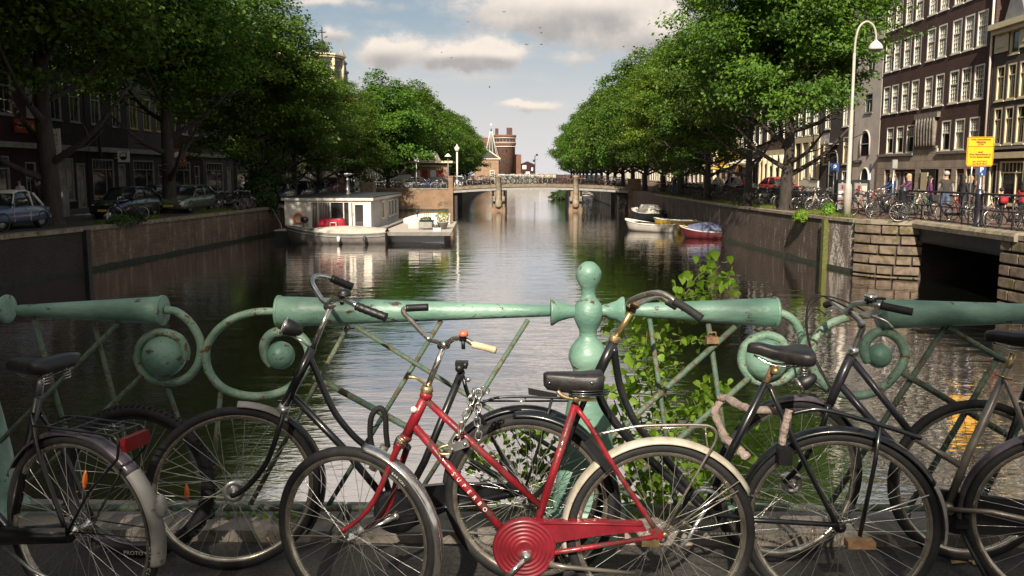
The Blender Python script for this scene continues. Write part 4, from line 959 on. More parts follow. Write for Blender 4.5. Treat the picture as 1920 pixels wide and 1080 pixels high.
# ---- far left: dark bicycle seen from behind, and the knobbly wheel behind it
def bike_a():
    rc, rr = wc(152, 990, 182); yw = -R(18)
    T = bike('dark bicycle at the far left with red tail light and pale mudguard tip', rc)
    d = V(math.cos(yw), math.sin(yw), 0); fc = rc - d*1.12; P = Plane(rc, fc)
    rw = wheel(T, rc, rr, yw, 'rear_wheel', rim='spoke_steel' if 0 else 'rim_chrome', refl=(('r', 80),)); wheel(T, fc, .355, yw, 'front_wheel')
    tyretext(rw, rc, yw, rr, 'CITY CLASSIC', -3, .022, 'print_grey')
    fender(T, rc, yw, rr+.014, 43, 150, .062, 'fender_purple'); fender(T, rc, yw, rr+.0155, 43, -13, .066, 'fender_grey', lip=.022)
    b = MB(); c = rc + d*(rr+.045)*math.cos(R(20)) + V(0, 0, (rr+.045)*math.sin(R(20))); b.sphere(c, .030, 12, 8, (.7, .7, 1.5)); obj('lamp_housing', b, 'fender_grey', T)
    H = lambda s, z, o=0: rc + d*s + P.n*o + V(0, 0, z-rc.z)
    fr_ = MB(); fr_.tube([H(-.17, .86), H(-.36, .29)], .016, 12); fr_.tube([H(-.78, .88), H(-.84, .70)], .019, 12)
    fr_.tube(cr([H(-.79, .86), H(-.66, .60), H(-.5, .42), H(-.36, .30)], 5), .014, 10); fr_.tube([H(-.83, .74), H(-.38, .28)], .016, 10)
    for o in (.055, -.055):
        fr_.tube(cr([H(-.19, .80, o*.3), H(-.12, .64, o*.9), H(0, rc.z, o*1.1)], 4), .009, 8); fr_.tube([H(-.36, .29, o*.5), H(0, rc.z, o*1.1)], .010, 8)
        fr_.tube(cr([H(-.86, .68, o*.6), H(-.95, .5, o), H(-1.12, .36, o)], 4), .011, 8)
    obj('frame', fr_, 'frame_black', T)
    tubes(T, 'seat_post', 'alloy', [([H(-.165, .87), H(-.145, .95)], .0125)], 10)
    b = MB()
    saddle(T, type('Q', (), {'n': P.n, '__call__': lambda s, a, z: H(a, z)})(), (-.31, .985), (-.04, 1.0))
    rk = MB()
    for o in (.065, -.065):
        rk.tube(cr([H(-.14, .765, o*.8), H(-.08, .775, o), H(.08, .775, o), H(.22, .775, o), H(.262, .765, o), H(.270, .73, o), H(.262, .69, o)], 4)+[H(.12, .55, o), H(.0, .37, o)], .0050, 8)
    for s in (-.06, .05, .16, .24): rk.tube([H(s, .776, .065), H(s, .776, -.065)], .004, 6)
    for o in (.02, -.02): rk.tube([H(-.10, .776, o), H(.24, .776, o)], .0035, 6)
    obj('rack', rk, 'frame_black', T)
    b = MB(); b.loft([[H(.272+dx, z, o) for o, z in ((-.055, .715), (-.06, .74), (-.055, .765), (.055, .765), (.06, .74), (.055, .715))] for dx in (0, .022)], smooth=False); obj('tail_light', b, 'reflector_red', T)
    tubes(T, 'mudguard_stays', 'frame_black', [([H(0, rc.z+.01, .055), H(.36, rc.z-.02+.05, .035)], .0028), ([H(0, rc.z+.01, -.055), H(.36, rc.z+.03, -.035)], .0028)], 6)
    tubes(T, 'chain_case', 'frame_black', [([H(-.38, .30, .05), H(0, rc.z, .05)], .035)], 10)
    tubes(T, 'kickstand', 'alloy', [([H(-.30, .28, .08), H(-.12, .24, .12), H(.02, .215, .13)], .0065)], 8)
    tubes(T, 'handlebar', 'chrome', [(cr([H(-.86, .99, .27), H(-.90, 1.02, .2), H(-.84, 1.0, 0), H(-.84, 1.02, -.2), H(-.80, .99, -.24)], 5), .011), ([H(-.78, .88), H(-.83, 1.0)], .012)], 10)
bike_a()
def loose_wheel():
    fc, fr = wc(258, 903, 148)
    T = thing('bicycle', 'knobbly mountain bike wheel against the railing behind the far left bicycle', 'bicycle', (fc.x, fc.y, 0))
    w_ = wheel(T, fc, fr-.002, 0, 'rim', knob=True, rim='frame_slate', tyre=.026)
    lettering('PROTO SPORT', .026, 'print_white', (1, 0, -.06), (0, 0, 1), fc+V(.02, -.029, -fr+.028), w_)
loose_wheel()
b = MB(); c = at(1812, 1058, Z=.004)
for i in range(4): 
    q = c + V(RND.uniform(-.06, .06), RND.uniform(-.02, .02), .003+i*.001); b.quad(q+V(-.035, -.01, 0), q+V(.03, -.014, .006), q+V(.04, .008, .002), q+V(-.03, .012, .008))
tag(obj('litter', b, 'reflector_orange' if 0 else 'brass'), 'crumpled orange wrapper on the asphalt under the slate bicycle', 'litter')
# ------------------------------------------------------------------ trees
leaf_mat('elm_leaf', (.018, .056, .009), (.155, .27, .027), .38, .55, tc_col=(.16, .26, .02))
leaf_mat('elm_leaf_light', (.05, .11, .010), (.21, .31, .028), .36, .55, tc_col=(.24, .36, .02))
mat('bark', (.028, .022, .018), (.055, .044, .035), 6, .9, bump=.8, bump_scale=14, stretch=(1, 1, .25), spot=(.05, .06, .03), spot_scale=3, spot_thr=.62)
def leaf_mesh(name, C, Nrm, size, seed, mat_='elm_leaf', aspect=.62):
    """one mesh of many folded leaf blades. C centres, Nrm normals (n,3)"""
    rg = np.random.default_rng(seed); n = len(C)
    a = rg.normal(size=(n, 3)); u = np.cross(Nrm, a); u /= np.linalg.norm(u, axis=1)[:, None]+1e-9; w = np.cross(Nrm, u)
    s = size*rg.uniform(.6, 1.35, n)[:, None]
    p0 = C - u*s*.5; p2 = C + u*s*.5 - Nrm*s*.12; p1 = C + w*s*aspect*.5 + Nrm*s*.08 - u*s*.06; p3 = C - w*s*aspect*.5 + Nrm*s*.08 - u*s*.06
    V_ = np.stack([p0, p1, p2, p3], 1).reshape(-1, 3)
    me = bpy.data.meshes.new(name); me.vertices.add(4*n); me.vertices.foreach_set('co', V_.ravel().astype(np.float32))
    me.loops.add(4*n); me.loops.foreach_set('vertex_index', np.arange(4*n, dtype=np.int32))
    me.polygons.add(n); me.polygons.foreach_set('loop_start', np.arange(0, 4*n, 4, dtype=np.int32)); me.polygons.foreach_set('loop_total', np.full(n, 4, np.int32))
    me.materials.append(MATS[mat_]); me.update(); me.validate(); return me
def make_tree(seed, rx, ry, z0, z1, nclump, nleaf, size, trunk_r, lean=(0, 0), clump=(.55, 1.0), leafm='elm_leaf'):
    rg = np.random.default_rng(seed); rr = random.Random(seed)
    cz = z0+(z1-z0)*.48; H = (z1-z0)
    nl = 30; gi = np.arange(nl)+.5; ph = np.arccos(1-2*gi/nl); th = PI*(1+5**.5)*gi+seed
    LD = np.stack([np.cos(th)*np.sin(ph), np.sin(th)*np.sin(ph), np.cos(ph)], 1)+rg.normal(size=(nl, 3))*.12
    LC = LD*rg.uniform(.58, .92, nl)[:, None]*np.array([rx, ry, H*.47]); LR = rg.uniform(1.35, 2.35, nl)*rx/5
    extra = rg.normal(size=(8, 3))*np.array([rx, ry, H*.5])*.22; LC = np.vstack([LC, extra]); LR = np.append(LR, rg.uniform(1.8, 2.4, 8))
    li = rg.integers(0, len(LC), nclump); d = rg.normal(size=(nclump, 3)); d[:, 2] = np.where(rg.random(nclump) < .55, np.abs(d[:, 2]), d[:, 2]); d /= np.linalg.norm(d, axis=1)[:, None]
    C = LC[li]+d*(LR[li]*rg.uniform(.2, 1.0, nclump)**.4)[:, None]*np.array([1, 1, .72]); C[:, 2] += cz
    t = np.clip((C[:, 2]-z0)/H, 0, 1); k = 1.08-.40*t**1.5; C[:, 0] = C[:, 0]*k+lean[0]*t; C[:, 1] = C[:, 1]*k+lean[1]*t
    C[:, 2] = np.maximum(C[:, 2], z0-.5+rg.uniform(-.2, 1.4, nclump))
    cr_ = rg.uniform(clump[0], clump[1], nclump)
    idx = np.repeat(np.arange(nclump), nleaf); n = len(idx)
    off = rg.normal(size=(n, 3))*np.array([.62, .62, .30])*cr_[idx][:, None]
    P = C[idx]+off; P[:, 2] -= .12*(off[:, 0]**2+off[:, 1]**2)
    # leaves lie in sprays: mostly facing up and outwards
    out = P-np.array([0, 0, cz]); out /= np.linalg.norm(out, axis=1)[:, None]+1e-6
    N = out*.45+np.array([0, 0, .75])+rg.normal(size=(n, 3))*.42; N /= np.linalg.norm(N, axis=1)[:, None]
    crown = leaf_mesh('crown', P, N, size, seed+50, leafm)
    b = MB(); ht = z0+H*.42; pts = [V(0, 0, -.15), V(.03, 0, .35), V(lean[0]*.1, .02, 1.6), V(lean[0]*.2+.08, 0, z0*.9), V(lean[0]*.4-.05, .1, z0+H*.22), V(lean[0]*.6, 0, ht), V(lean[0]*.8, 0, z0+H*.75)]
    Q = cr(pts, 4); m = len(Q); b.tube(Q, [trunk_r*(1.35 if i == 0 else 1.12 if i < 3 else 1)*(1-.82*(i/m)**1.2) for i in range(m)], 12)
    for i in range(15):
        t0 = .34+.55*i/15; base = Q[int(m*t0)]; a = i*2.4+rr.uniform(-.3, .3); L = rx*rr.uniform(.55, .85)*(1.05-.5*t0)
        e = base+V(math.cos(a)*L, math.sin(a)*L, rr.uniform(.35, .75)*L+.3); mid = base.lerp(e, .5)+V(0, 0, -.10*L)
        br = cr([base, mid, e], 5); b.tube(br, [trunk_r*.42*(1-.8*j/len(br))*(1.15-.6*t0) for j in range(len(br))], 7)
        for q in range(4):
            s = br[3+q*2]; a2 = a+rr.uniform(-1.1, 1.1); l2 = L*rr.uniform(.25, .5)
            b.tube([s, s+V(math.cos(a2)*l2*.5, math.sin(a2)*l2*.5, l2*.12), s+V(math.cos(a2)*l2, math.sin(a2)*l2, l2*rr.uniform(.1, .6))], [.045, .03, .012], 5)
    tm = b.mesh('trunk', 'bark'); return tm, crown
T_A = make_tree(1, 4.9, 4.7, 3.4, 14.8, 620, 95, .185, .36, (.2, 0), (.42, .78))
T_B = make_tree(2, 4.4, 4.9, 3.4, 15.0, 600, 95, .185, .26, (-.6, 0), (.42, .78))
T_C = make_tree(3, 5.0, 4.8, 2.3, 14.0, 640, 90, .20, .31, (-.3, 0), (.42, .8))
T_F = make_tree(6, 4.7, 4.8, 1.7, 13.2, 620, 90, .20, .31, (-.3, 0), (.42, .8), 'elm_leaf_light')
T_L = make_tree(7, 5.2, 5.2, 5.0, 15.6, 700, 90, .21, .40, (.2, 0), (.45, .85))
T_D = make_tree(4, 4.8, 5.0, 2.3, 14.4, 430, 56, .30, .30)
T_E = make_tree(5, 4.6, 4.6, 2.2, 13.4, 430, 56, .30, .28)
def tree(kind, x, y, z, rz, sc, label, group):
    t = thing('elm_tree', label, 'tree', (x, y, z), group); t.rotation_euler = (0, 0, rz); t.scale = (sc[0], sc[0], sc[1])
    for nm, me in zip(('trunk', 'crown'), kind):
        o = bpy.data.objects.new(nm, me); COL.objects.link(o); o.parent = t
    return t
ORDN = 'nearest second third fourth fifth sixth seventh eighth ninth tenth eleventh twelfth thirteenth fourteenth fifteenth sixteenth seventeenth eighteenth nineteenth twentieth'.split()
RTREES = [(12.75, 39.5, 0, .4, (1.0, 1.02), T_A), (12.2, 44.3, ZR, 2.2, (.93, 1.0), T_B), (12.2, 54, ZR, .9, (.92, .92), T_C), (12.1, 63, ZR, 3.4, (.95, .95), T_F), (12.3, 72, ZR, 5.1, (.93, .96), T_C)]
RTREES += [(12.0-.004*i*i, 81+9.0*i, ZR, i*1.7+.5, (1.0-.01*(i % 3), .96+.03*((i*7) % 4)), (T_D, T_E)[i % 2]) for i in range(14)]
RL = ['big elm with a thick forking trunk in front of the tall street lamp, right quay', 'elm with a thinner trunk and one low bare branch, left of the thick forking one'] + [f'{ORDN[i]} elm from the near end on the right quay, by the parked bicycles' for i in range(2, 5)] + [f'elm behind the far bridge on the right bank, {ORDN[i]} from the bridge' for i in range(14)]
for (x, y, z, rz, sc, k), lb in zip(RTREES, RL): tree(k, x, y, ZR, rz, sc, lb, 'elm trees along the right quay')
LTREES = [(-19.6, 23.5, 1.2, (1.08, 1.05), T_L), (-19.3, 32.4, 3.9, (1.12, 1.1), T_L), (-18.9, 42.3, 5.5, (1.08, 1.05), T_L), (-17.3, 52, .2, (1.08, 1.03), T_C), (-17.6, 61, 2.7, (.92, .80), T_C), (-17.8, 69.5, 4.0, (.9, .76), T_A), (-17.8, 78, 5.9, (.92, .82), T_C)]
LTREES += [(-15.4+.12*i, 90+8.5*i, i*2.1, (1.0, .93+.03*((i*5) % 4)), (T_D, T_E)[i % 2]) for i in range(13)]
LL = [f'{ORDN[i]} elm from the near end on the left quay, dark in the shade' for i in range(7)] + [f'elm behind the far bridge on the left bank, {ORDN[i]} from the bridge' for i in range(13)]
for (x, y, rz, sc, k), lb in zip(LTREES, LL): tree(k, x, y, ZL, rz, sc, lb, 'elm trees along the left quay')
# unseen elms added on the left quay to shade the left water and the quay
for i, y in enumerate((14.5, 5.0, -5.0)): tree((T_C, T_A, T_B)[i], -19.9, y, ZL, i*1.3, (1.1, 1.08), f'unseen elm added for shade on the left quay beside the near bridge, {("first", "second", "third")[i]} from it', 'elm trees along the left quay')

# unseen elms added behind the camera to cast dappled shade on the foreground
for i, (x, y) in enumerate(((-14.6, -14.5), (-6.4, -13.8), (1.8, -14.2), (10.0, -13.8))): tree((T_A, T_C, T_B)[i % 3], x, y, -.02, i*1.9, (1.05, 1.06), f'unseen elm added behind the near bridge to shade the foreground, {ORDN[i]} of the group', 'elms added to shade the foreground')

# ------------------------------------------------------------------ small plants
def bush(name, label, cat, c, rad, n, size, seed, m='ivy_leaf'):
    rg = np.random.default_rng(seed); d = rg.normal(size=(n, 3)); d /= np.linalg.norm(d, axis=1)[:, None]
    lump = np.array([1+.35*noise.noise(Vector(q)*2.2+Vector((seed, 0, 0))) for q in d]); P = d*(lump*rg.uniform(.5, 1, n)**.4)[:, None]*np.array(rad)
    P = P[P[:, 2] > -rad[2]*.75]; d2 = P/(np.linalg.norm(P, axis=1)[:, None]+1e-6); N = d2*.7+np.array([0, 0, .4])+rg.normal(size=P.shape)*.4; N /= np.linalg.norm(N, axis=1)[:, None]
    me = leaf_mesh('foliage', P, N, size, seed, m)
    o = obj(name, me, None, at_=c); return tag(o, label, cat)
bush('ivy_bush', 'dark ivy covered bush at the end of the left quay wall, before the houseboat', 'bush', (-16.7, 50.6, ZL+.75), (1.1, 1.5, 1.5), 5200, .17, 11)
bush('weed_tuft', 'bright green weed tuft hanging over the coping of the right quay wall', 'plant', (12.15, 35.4, ZR-.1), (.35, .5, .28), 900, .09, 12, 'vine_leaf')
bush('weed_tuft', 'small green weed growing under the bicycles by the poster stand', 'plant', (12.75, 33.9, ZR+.25), (.25, .35, .35), 500, .08, 13, 'vine_leaf')
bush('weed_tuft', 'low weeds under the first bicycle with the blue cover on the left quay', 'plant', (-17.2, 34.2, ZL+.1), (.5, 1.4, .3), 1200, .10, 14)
# grass strip along the right coping
def grass(label, line, n, w, seed, h=.16):
    rg = random.Random(seed); b = MB()
    for i in range(n):
        k = rg.random()*(len(line)-1); j = int(k); a, c = Vector(line[j]), Vector(line[j+1]); p = a.lerp(c, k-j)
        if noise.noise(p*.45+Vector((seed, 0, 0))) < -.12: continue
        p = p + V(rg.uniform(0, w), 0, 0); hh = h*rg.uniform(.4, 1.3); q = V(rg.uniform(-.06, .06), rg.uniform(-.06, .06), hh); s = rg.uniform(-1, 1)*.02
        b._add([p+V(-.012, s, 0), p+V(.012, -s, 0), p+q], [(0, 1, 2)], False)
    return tag(obj('grass', b, 'grass_blade'), label, 'grass', kind='stuff')
leaf_mat('grass_blade', (.06, .10, .015), (.20, .21, .04), .3)
grass('grass and moss growing along the coping of the right quay', [(12.55, 32.6, ZR+.02), (11.75, 47, ZR+.02), (11.6, 75, ZR+.02)], 9000, 1.0, 3)
grass('grass along the edge of the left quay', [(-17.45, 33, ZL), (-16.2, 50, ZL)], 4500, .8-1.6, 4)
grass('sparse weeds on the stone edge of the near bridge', [(-9, 3.62, .055), (9, 3.62, .055)], 900, .1, 6, .05)

# vine on the near railing: single leaves are parts
def vine():
    T = thing('climbing_vine', 'bright green climbing vine growing up behind the railing, right of the finial', 'vine', (rp(1220, 900).x, RY+.15, 0))
    def blade(s=1.0):
        o = [(0, -.46), (.17, -.52), (.34, -.40), (.42, -.16), (.36, .10), (.20, .36), (0, .62), (-.20, .36), (-.36, .10), (-.42, -.16), (-.34, -.40), (-.17, -.52)]
        vs = [(x*s, y*s, abs(x)*.28*s - (y*y)*.25*s) for x, y in o] + [(0, .05*s, 0), (0, -.2*s, 0)]
        fs = [(0, 1, 2, 13), (2, 3, 12, 13), (3, 4, 12), (4, 5, 12), (5, 6, 12), (6, 7, 12), (7, 8, 12), (8, 9, 12), (9, 10, 13, 12), (10, 11, 0, 13)]
        return vs, fs
    meshes = []
    for k in range(4):
        b = MB(); vs, fs = blade(.044); b._add([(x*(1+.12*k-.2), y, z+.006*math.sin(x*80+k)) for x, y, z in vs], fs, True); meshes.append(b.mesh('leaf', 'vine_leaf'))
    rg = random.Random(5); leaves = []; stems = MB()
    def strand(pts, n, spread=.05, y0=0.0, sz=1.0):
        P = cr([rp(x, y, -(.10+y0+dy)) for (x, y, dy) in [(p+(0,))[:3] if len(p) == 2 else p for p in pts]], 6)
        stems.tube(P, [.0035*(1-.7*i/len(P))+.001 for i in range(len(P))], 5)
        for i in range(n):
            k = rg.random()*(len(P)-1); j = int(k); p = P[j].lerp(P[j+1], k-j); q = p+V(rg.gauss(0, spread), rg.gauss(0, spread*.8), rg.gauss(0, spread*.8))
            leaves.append((q, sz*rg.uniform(.55, 1.15)))
    strand([(1215, 960), (1205, 860), (1200, 760), (1185, 680), (1165, 610)], 157, .055)
    strand([(1230, 950), (1225, 850), (1222, 740), (1212, 660), (1215, 600)], 168, .06)
    strand([(1240, 900), (1250, 800), (1240, 700), (1232, 640), (1262, 590), (1290, 545), (1312, 515), (1350, 500)], 168, .05, sz=.95)
    strand([(1290, 560), (1320, 550), (1350, 540), (1384, 530)], 51, .025, sz=.9)
    strand([(1285, 600), (1300, 585), (1322, 560)], 35, .03, sz=.9)
    strand([(1230, 650), (1265, 640), (1300, 636), (1330, 642)], 40, .022, sz=.8)
    strand([(1215, 700), (1240, 690), (1275, 682)], 40, .03, sz=.8)
    strand([(1230, 850), (1260, 790), (1300, 765), (1335, 740), (1328, 725)], 117, .05, sz=.95)
    strand([(1230, 880), (1280, 800), (1310, 780), (1300, 750)], 86, .06)
    strand([(1215, 900), (1180, 820), (1155, 760), (1140, 720)], 128, .06)
    strand([(1240, 930), (1300, 880), (1360, 860), (1400, 840), (1420, 820)], 102, .07, .1)
    strand([(1250, 980), (1230, 900), (1260, 850)], 153, .10, .1)
    strand([(1200, 1000), (1180, 930), (1190, 870)], 128, .10, .12)
    strand([(1290, 1000), (1310, 930), (1280, 870)], 128, .10, .12)
    strand([(1060, 980), (1030, 900), (985, 850), (960, 810), (940, 800)], 153, .05, .08)
    strand([(1060, 960), (1020, 870), (1010, 800), (990, 795)], 102, .045, .08)
    strand([(1040, 940), (960, 880), (900, 860), (860, 858)], 128, .045, .06)
    strand([(1050, 960), (980, 930), (930, 910), (905, 930)], 86, .045, .06)
    strand([(1080, 900), (1050, 850), (1075, 790)], 60, .04, .12)
    rg.shuffle(leaves); rest = MB(); vs, fs = blade(.044)
    for i, (p, s) in enumerate(leaves):
        eul = Euler((rg.gauss(R(-50), .5), rg.gauss(0, .45), rg.gauss(0, .7)+PI*(rg.random() < .15)))
        if i < 290:
            o = bpy.data.objects.new('leaf', meshes[i % 4]); COL.objects.link(o); o.parent = T; o.location = p-org(T); o.rotation_euler = eul; o.scale = (s,)*3
        else:
            M = Matrix.Translation(p) @ eul.to_matrix().to_4x4() @ Matrix.Scale(s, 4); rest._add([M @ Vector(v) for v in vs], fs, True)
    obj('foliage', rest, 'vine_leaf', T, kind='stuff'); obj('stems', stems, 'vine_stem', T)
vine()
def low_weeds(label, x0, x1, y0, y1, n, seed, sz, dy=.12):
    rg = random.Random(seed); b = MB()
    for i in range(n):
        x = rg.uniform(x0, x1); y = rg.uniform(y0, y1)+((x-(x0+x1)/2)/(x1-x0))**2*20; p = rp(x, y, -(dy+rg.uniform(0, .2))); M = Matrix.Translation(p) @ Euler((rg.gauss(R(-35), .5), rg.gauss(0, .5), rg.uniform(0, 6))).to_matrix().to_4x4() @ Matrix.Scale(rg.uniform(.5, 1.1)*sz, 4)
        b._add([M @ V(*v) for v in ((0, -.5, 0), (.32, -.15, .08), (0, .5, -.08), (-.32, -.15, .08))], [(0, 1, 2, 3)], True)
    return tag(obj('weeds', b, 'vine_leaf'), label, 'weeds', kind='stuff')
low_weeds('green weeds on the bridge edge below the left scroll', 415, 620, 958, 1012, 420, 21, .05, -.02)
low_weeds('small green weeds below the red front wheel', 820, 870, 975, 1005, 60, 22, .04, -.02)
# ------------------------------------------------------------------ buildings
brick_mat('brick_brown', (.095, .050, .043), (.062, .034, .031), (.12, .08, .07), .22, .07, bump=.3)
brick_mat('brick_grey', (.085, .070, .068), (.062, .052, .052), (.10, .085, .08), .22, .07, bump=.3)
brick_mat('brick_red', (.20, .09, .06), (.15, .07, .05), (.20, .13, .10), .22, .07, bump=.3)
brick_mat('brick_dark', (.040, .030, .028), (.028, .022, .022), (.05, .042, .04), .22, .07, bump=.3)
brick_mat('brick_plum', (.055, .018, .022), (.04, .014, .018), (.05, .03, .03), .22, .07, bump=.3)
brick_mat('brick_tan', (.32, .20, .12), (.26, .16, .10), (.30, .22, .16), .22, .07, bump=.3)
brick_mat('ashlar', (.44, .37, .29), (.35, .29, .235), (.17, .14, .12), .9, .42, ms=.012, bump=.3)
mat('plaster_white', (.62, .55, .48), (.50, .44, .39), .8, .8, spot=(.36, .32, .28), spot_scale=1.2, spot_thr=.66)
mat('plaster_cream', (.62, .53, .36), (.54, .46, .32), 1.0, .75)
mat('plaster_yellow', (.66, .50, .24), (.58, .44, .22), 1.0, .75)
mat('plaster_dark', (.05, .045, .045), (.08, .07, .065), 1.0, .8)
mat('trim_white', (.74, .70, .60), (.66, .62, .53), 3, .5)
mat('trim_cream', (.66, .57, .38), (.58, .50, .33), 3, .5)
mat('lamp_paint', (.42, .39, .33), (.36, .33, .28), 5, .5)
mat('trim_grey', (.20, .19, .18), (.26, .25, .23), 3, .6)
mat('trim_dim', (.30, .29, .27), (.22, .21, .20), 3, .6)
mat('trim_olive', (.32, .30, .12), (.26, .24, .1), 3, .6)
mat('roof_tile', (.035, .033, .036), (.055, .05, .05), 3, .7, bump=.8, bump_scale=9)
mat('roof_red', (.34, .12, .06), (.26, .09, .05), 5, .8, bump=.5, bump_scale=12)
mat('roof_slate', (.18, .18, .19), (.24, .235, .24), 2, .6)
mat('glass_dark', (.018, .020, .024), (.05, .045, .045), .45, .06, spec=.8, space='Object')
mat('glass_curtain', (.42, .38, .33), (.12, .11, .10), .9, .25, spec=.7)
mat('dark_opening', (.008, .008, .009), None, rough=.8)
mat('door_green', (.03, .06, .045), None, rough=.4)
mat('sign_red', (.22, .012, .010), None, rough=.5)
mat('sign_yellow', (.60, .42, .05), None, rough=.5)
mat('sign_amber', (.86, .44, .012), (.80, .40, .010), 3, .45)
mat('sign_blue', (.025, .06, .19), None, rough=.4)
mat('sign_orange', (.75, .28, .02), None, rough=.5)
mat('sign_black', (.012, .012, .013), None, rough=.5)
mat('sign_white', (.62, .61, .58), None, rough=.5)
WMESH = {}
def window_mesh(w, h, style, fm):
    key = (round(w, 2), round(h, 2), style, fm)
    if key in WMESH: return WMESH[key]
    b = MB(); t = .085; d0, d1 = -.03, .10      # local: x = outward is -x ; y = along; z up
    b.box(d0, d1, -w/2, -w/2+t, 0, h); b.box(d0, d1, w/2-t, w/2, 0, h); b.box(d0, d1, -w/2+t, w/2-t, h-t, h); b.box(d0-.05, d1, -w/2-.06, w/2+.06, -.07, .0); b.box(d0, d1, -w/2+t, w/2-t, 0.002, t*.9)
    iw = w-2*t; m = .022
    def grid(z0, z1, c, r):
        for i in range(1, c): y = -iw/2+iw*i/c; b.box(.02, .055, y-m/2, y+m/2, z0, z1)
        for i in range(1, r): z = z0+(z1-z0)*i/r; b.box(.022, .052, -iw/2, iw/2, z-m/2, z+m/2)
    mid = h*.58
    if style == 'small': b.box(-.005, .09, -iw/2, iw/2, mid-.03, mid+.03); grid(mid+.03, h-t, 4, 3); grid(t*.9, mid-.03, 4, 4)
    elif style == 'half': b.box(-.005, .09, -iw/2, iw/2, mid-.03, mid+.03); grid(mid-.1+.13, h-t, 4, 4)
    elif style == 'sash': b.box(-.005, .09, -iw/2, iw/2, h*.68-.03, h*.68+.03); b.box(.03, .07, -.02, .02, t, h*.68)
    elif style == 'cross': b.box(-.005, .09, -iw/2, iw/2, h*.65-.03, h*.65+.03); b.box(.0, .085, -.03, .03, t, h-t); grid(t, h*.65, 4, 3)
    elif style == 'shop': b.box(-.005, .09, -iw/2, iw/2, h*.74-.03, h*.74+.03); grid(h*.74+.03, h-t, 6, 1); b.box(.0, .085, -iw/6-.03, -iw/6+.03, t, h*.74)
    fr = b.mesh('window', fm)
    g = MB(); g.box(.058, .070, -iw/2, iw/2, t*.9, h-t); gl = {k: g.mesh('pane', k) for k in ('glass_dark', 'glass_curtain')}
    WMESH[key] = (fr, gl); return WMESH[key]
def facade(T, side, X, s0, s1, z0, z1, holes, wm, name='wall', depth=9.0):
    """wall with real openings; side +1: building on the +x side, faces -x"""
    ss = sorted({s0, s1} | {round(v, 4) for h in holes for v in (h[0], h[1])}); zs = sorted({z0, z1} | {round(v, 4) for h in holes for v in (h[2], h[3])})
    b = MB(); di = side*.13
    inh = lambda s, z: any(h[0] < s < h[1] and h[2] < z < h[3] for h in holes)
    for i in range(len(ss)-1):
        for j in range(len(zs)-1):
            if not inh((ss[i]+ss[i+1])/2, (zs[j]+zs[j+1])/2): b.quad((X, ss[i], zs[j]), (X, ss[i+1], zs[j]), (X, ss[i+1], zs[j+1]), (X, ss[i], zs[j+1]))
    for (a, c, e, f) in holes:
        b.quad((X, a, e), (X+di, a, e), (X+di, a, f), (X, a, f)); b.quad((X, c, e), (X+di, c, e), (X+di, c, f), (X, c, f)); b.quad((X, a, f), (X+di, a, f), (X+di, c, f), (X, c, f)); b.quad((X, a, e), (X+di, a, e), (X+di, c, e), (X, c, e))
        b.quad((X+di, a, e), (X+di, c, e), (X+di, c, f), (X+di, a, f))
    Xb = X+side*depth
    b.quad((X, s0, z0), (Xb, s0, z0), (Xb, s0, z1), (X, s0, z1)); b.quad((X, s1, z0), (Xb, s1, z0), (Xb, s1, z1), (X, s1, z1)); b.quad((Xb, s0, z0), (Xb, s1, z0), (Xb, s1, z1), (Xb, s0, z1)); b.quad((X, s0, z1), (X, s1, z1), (Xb, s1, z1), (Xb, s0, z1))
    return obj(name, b, wm, T)
def put_window(T, side, X, s, z, w, h, style, fm, glass='glass_dark'):
    fr, gl = window_mesh(w, h, style, fm); o = bpy.data.objects.new('window', fr); COL.objects.link(o); o.parent = T; o.location = V(X+side*.03, s, z)-org(T)
    if side < 0: o.rotation_euler = (0, 0, PI)
    p = bpy.data.objects.new('pane', gl[glass]); COL.objects.link(p); p.parent = o
    return o
def building(label, side, X, s0, s1, H, wm, rows, zb, trims=(), roof='roof_tile', roof_h=3.0, chimney=True, corn='trim_cream', corn_h=.35, gable=None, fm='trim_white', base=None, arch=()):
    T = thing('canal_house', label, 'building', (X, s0, zb), 'canal houses along the quays')
    holes = []; wins = []
    for (z, h, style, cs, w, *r) in rows:
        f = r[0] if r else fm; gl = r[1] if len(r) > 1 else None
        for s in cs: holes.append((s-w/2, s+w/2, z, z+h)); wins.append((s, z, w, h, style, f, gl))
    facade(T, side, X, s0+.02, s1-.02, zb, H, holes, wm)
    rg = random.Random(int(s0*17))
    for (s, z, w, h, style, f, gl) in wins: put_window(T, side, X, s, z, w, h, style, f, gl or ('glass_curtain' if rg.random() < .25 else 'glass_dark'))
    if corn:
        b = MB(); x0, x1 = sorted((X-side*.42, X+side*.1)); b.box(x0, x1, s0+.01, s1-.01, H+.003, H+corn_h); x0, x1 = sorted((X-side*.25, X-side*.003)); b.box(x0, x1, s0+.03, s1-.03, H-.22, H); obj('cornice', b, corn, T)
    for (za, zc, m, pr) in trims:
        b = MB(); x0, x1 = sorted((X-side*pr, X-side*.003)); b.box(x0, x1, s0+.03, s1-.03, za, zc); obj('band', b, m, T)
    if roof:
        b = MB(); zr = H+(corn_h if corn else .01)+.005; xa, xb, xm = X-side*.05, X+side*9, X+side*4.5
        if gable == 'front':
            sm = (s0+s1)/2; b.prism([(xa, s0+.1, zr), (xa, s1-.1, zr), (xa, sm, zr+roof_h)], (side*9, 0, 0))
        else: b.prism([(xa, s0+.05, zr), (xb, s0+.05, zr), (xm, s0+.05, zr+roof_h)], (0, s1-s0-.1, 0))
        rf = obj('roof', b, roof, T)
        if chimney: b = MB(); b.box(xm-.4, xm+.4, s0+.5, s0+1.3, zr+roof_h*.6, zr+roof_h+1.2); obj('chimney', b, 'brick_red', rf)
    return T
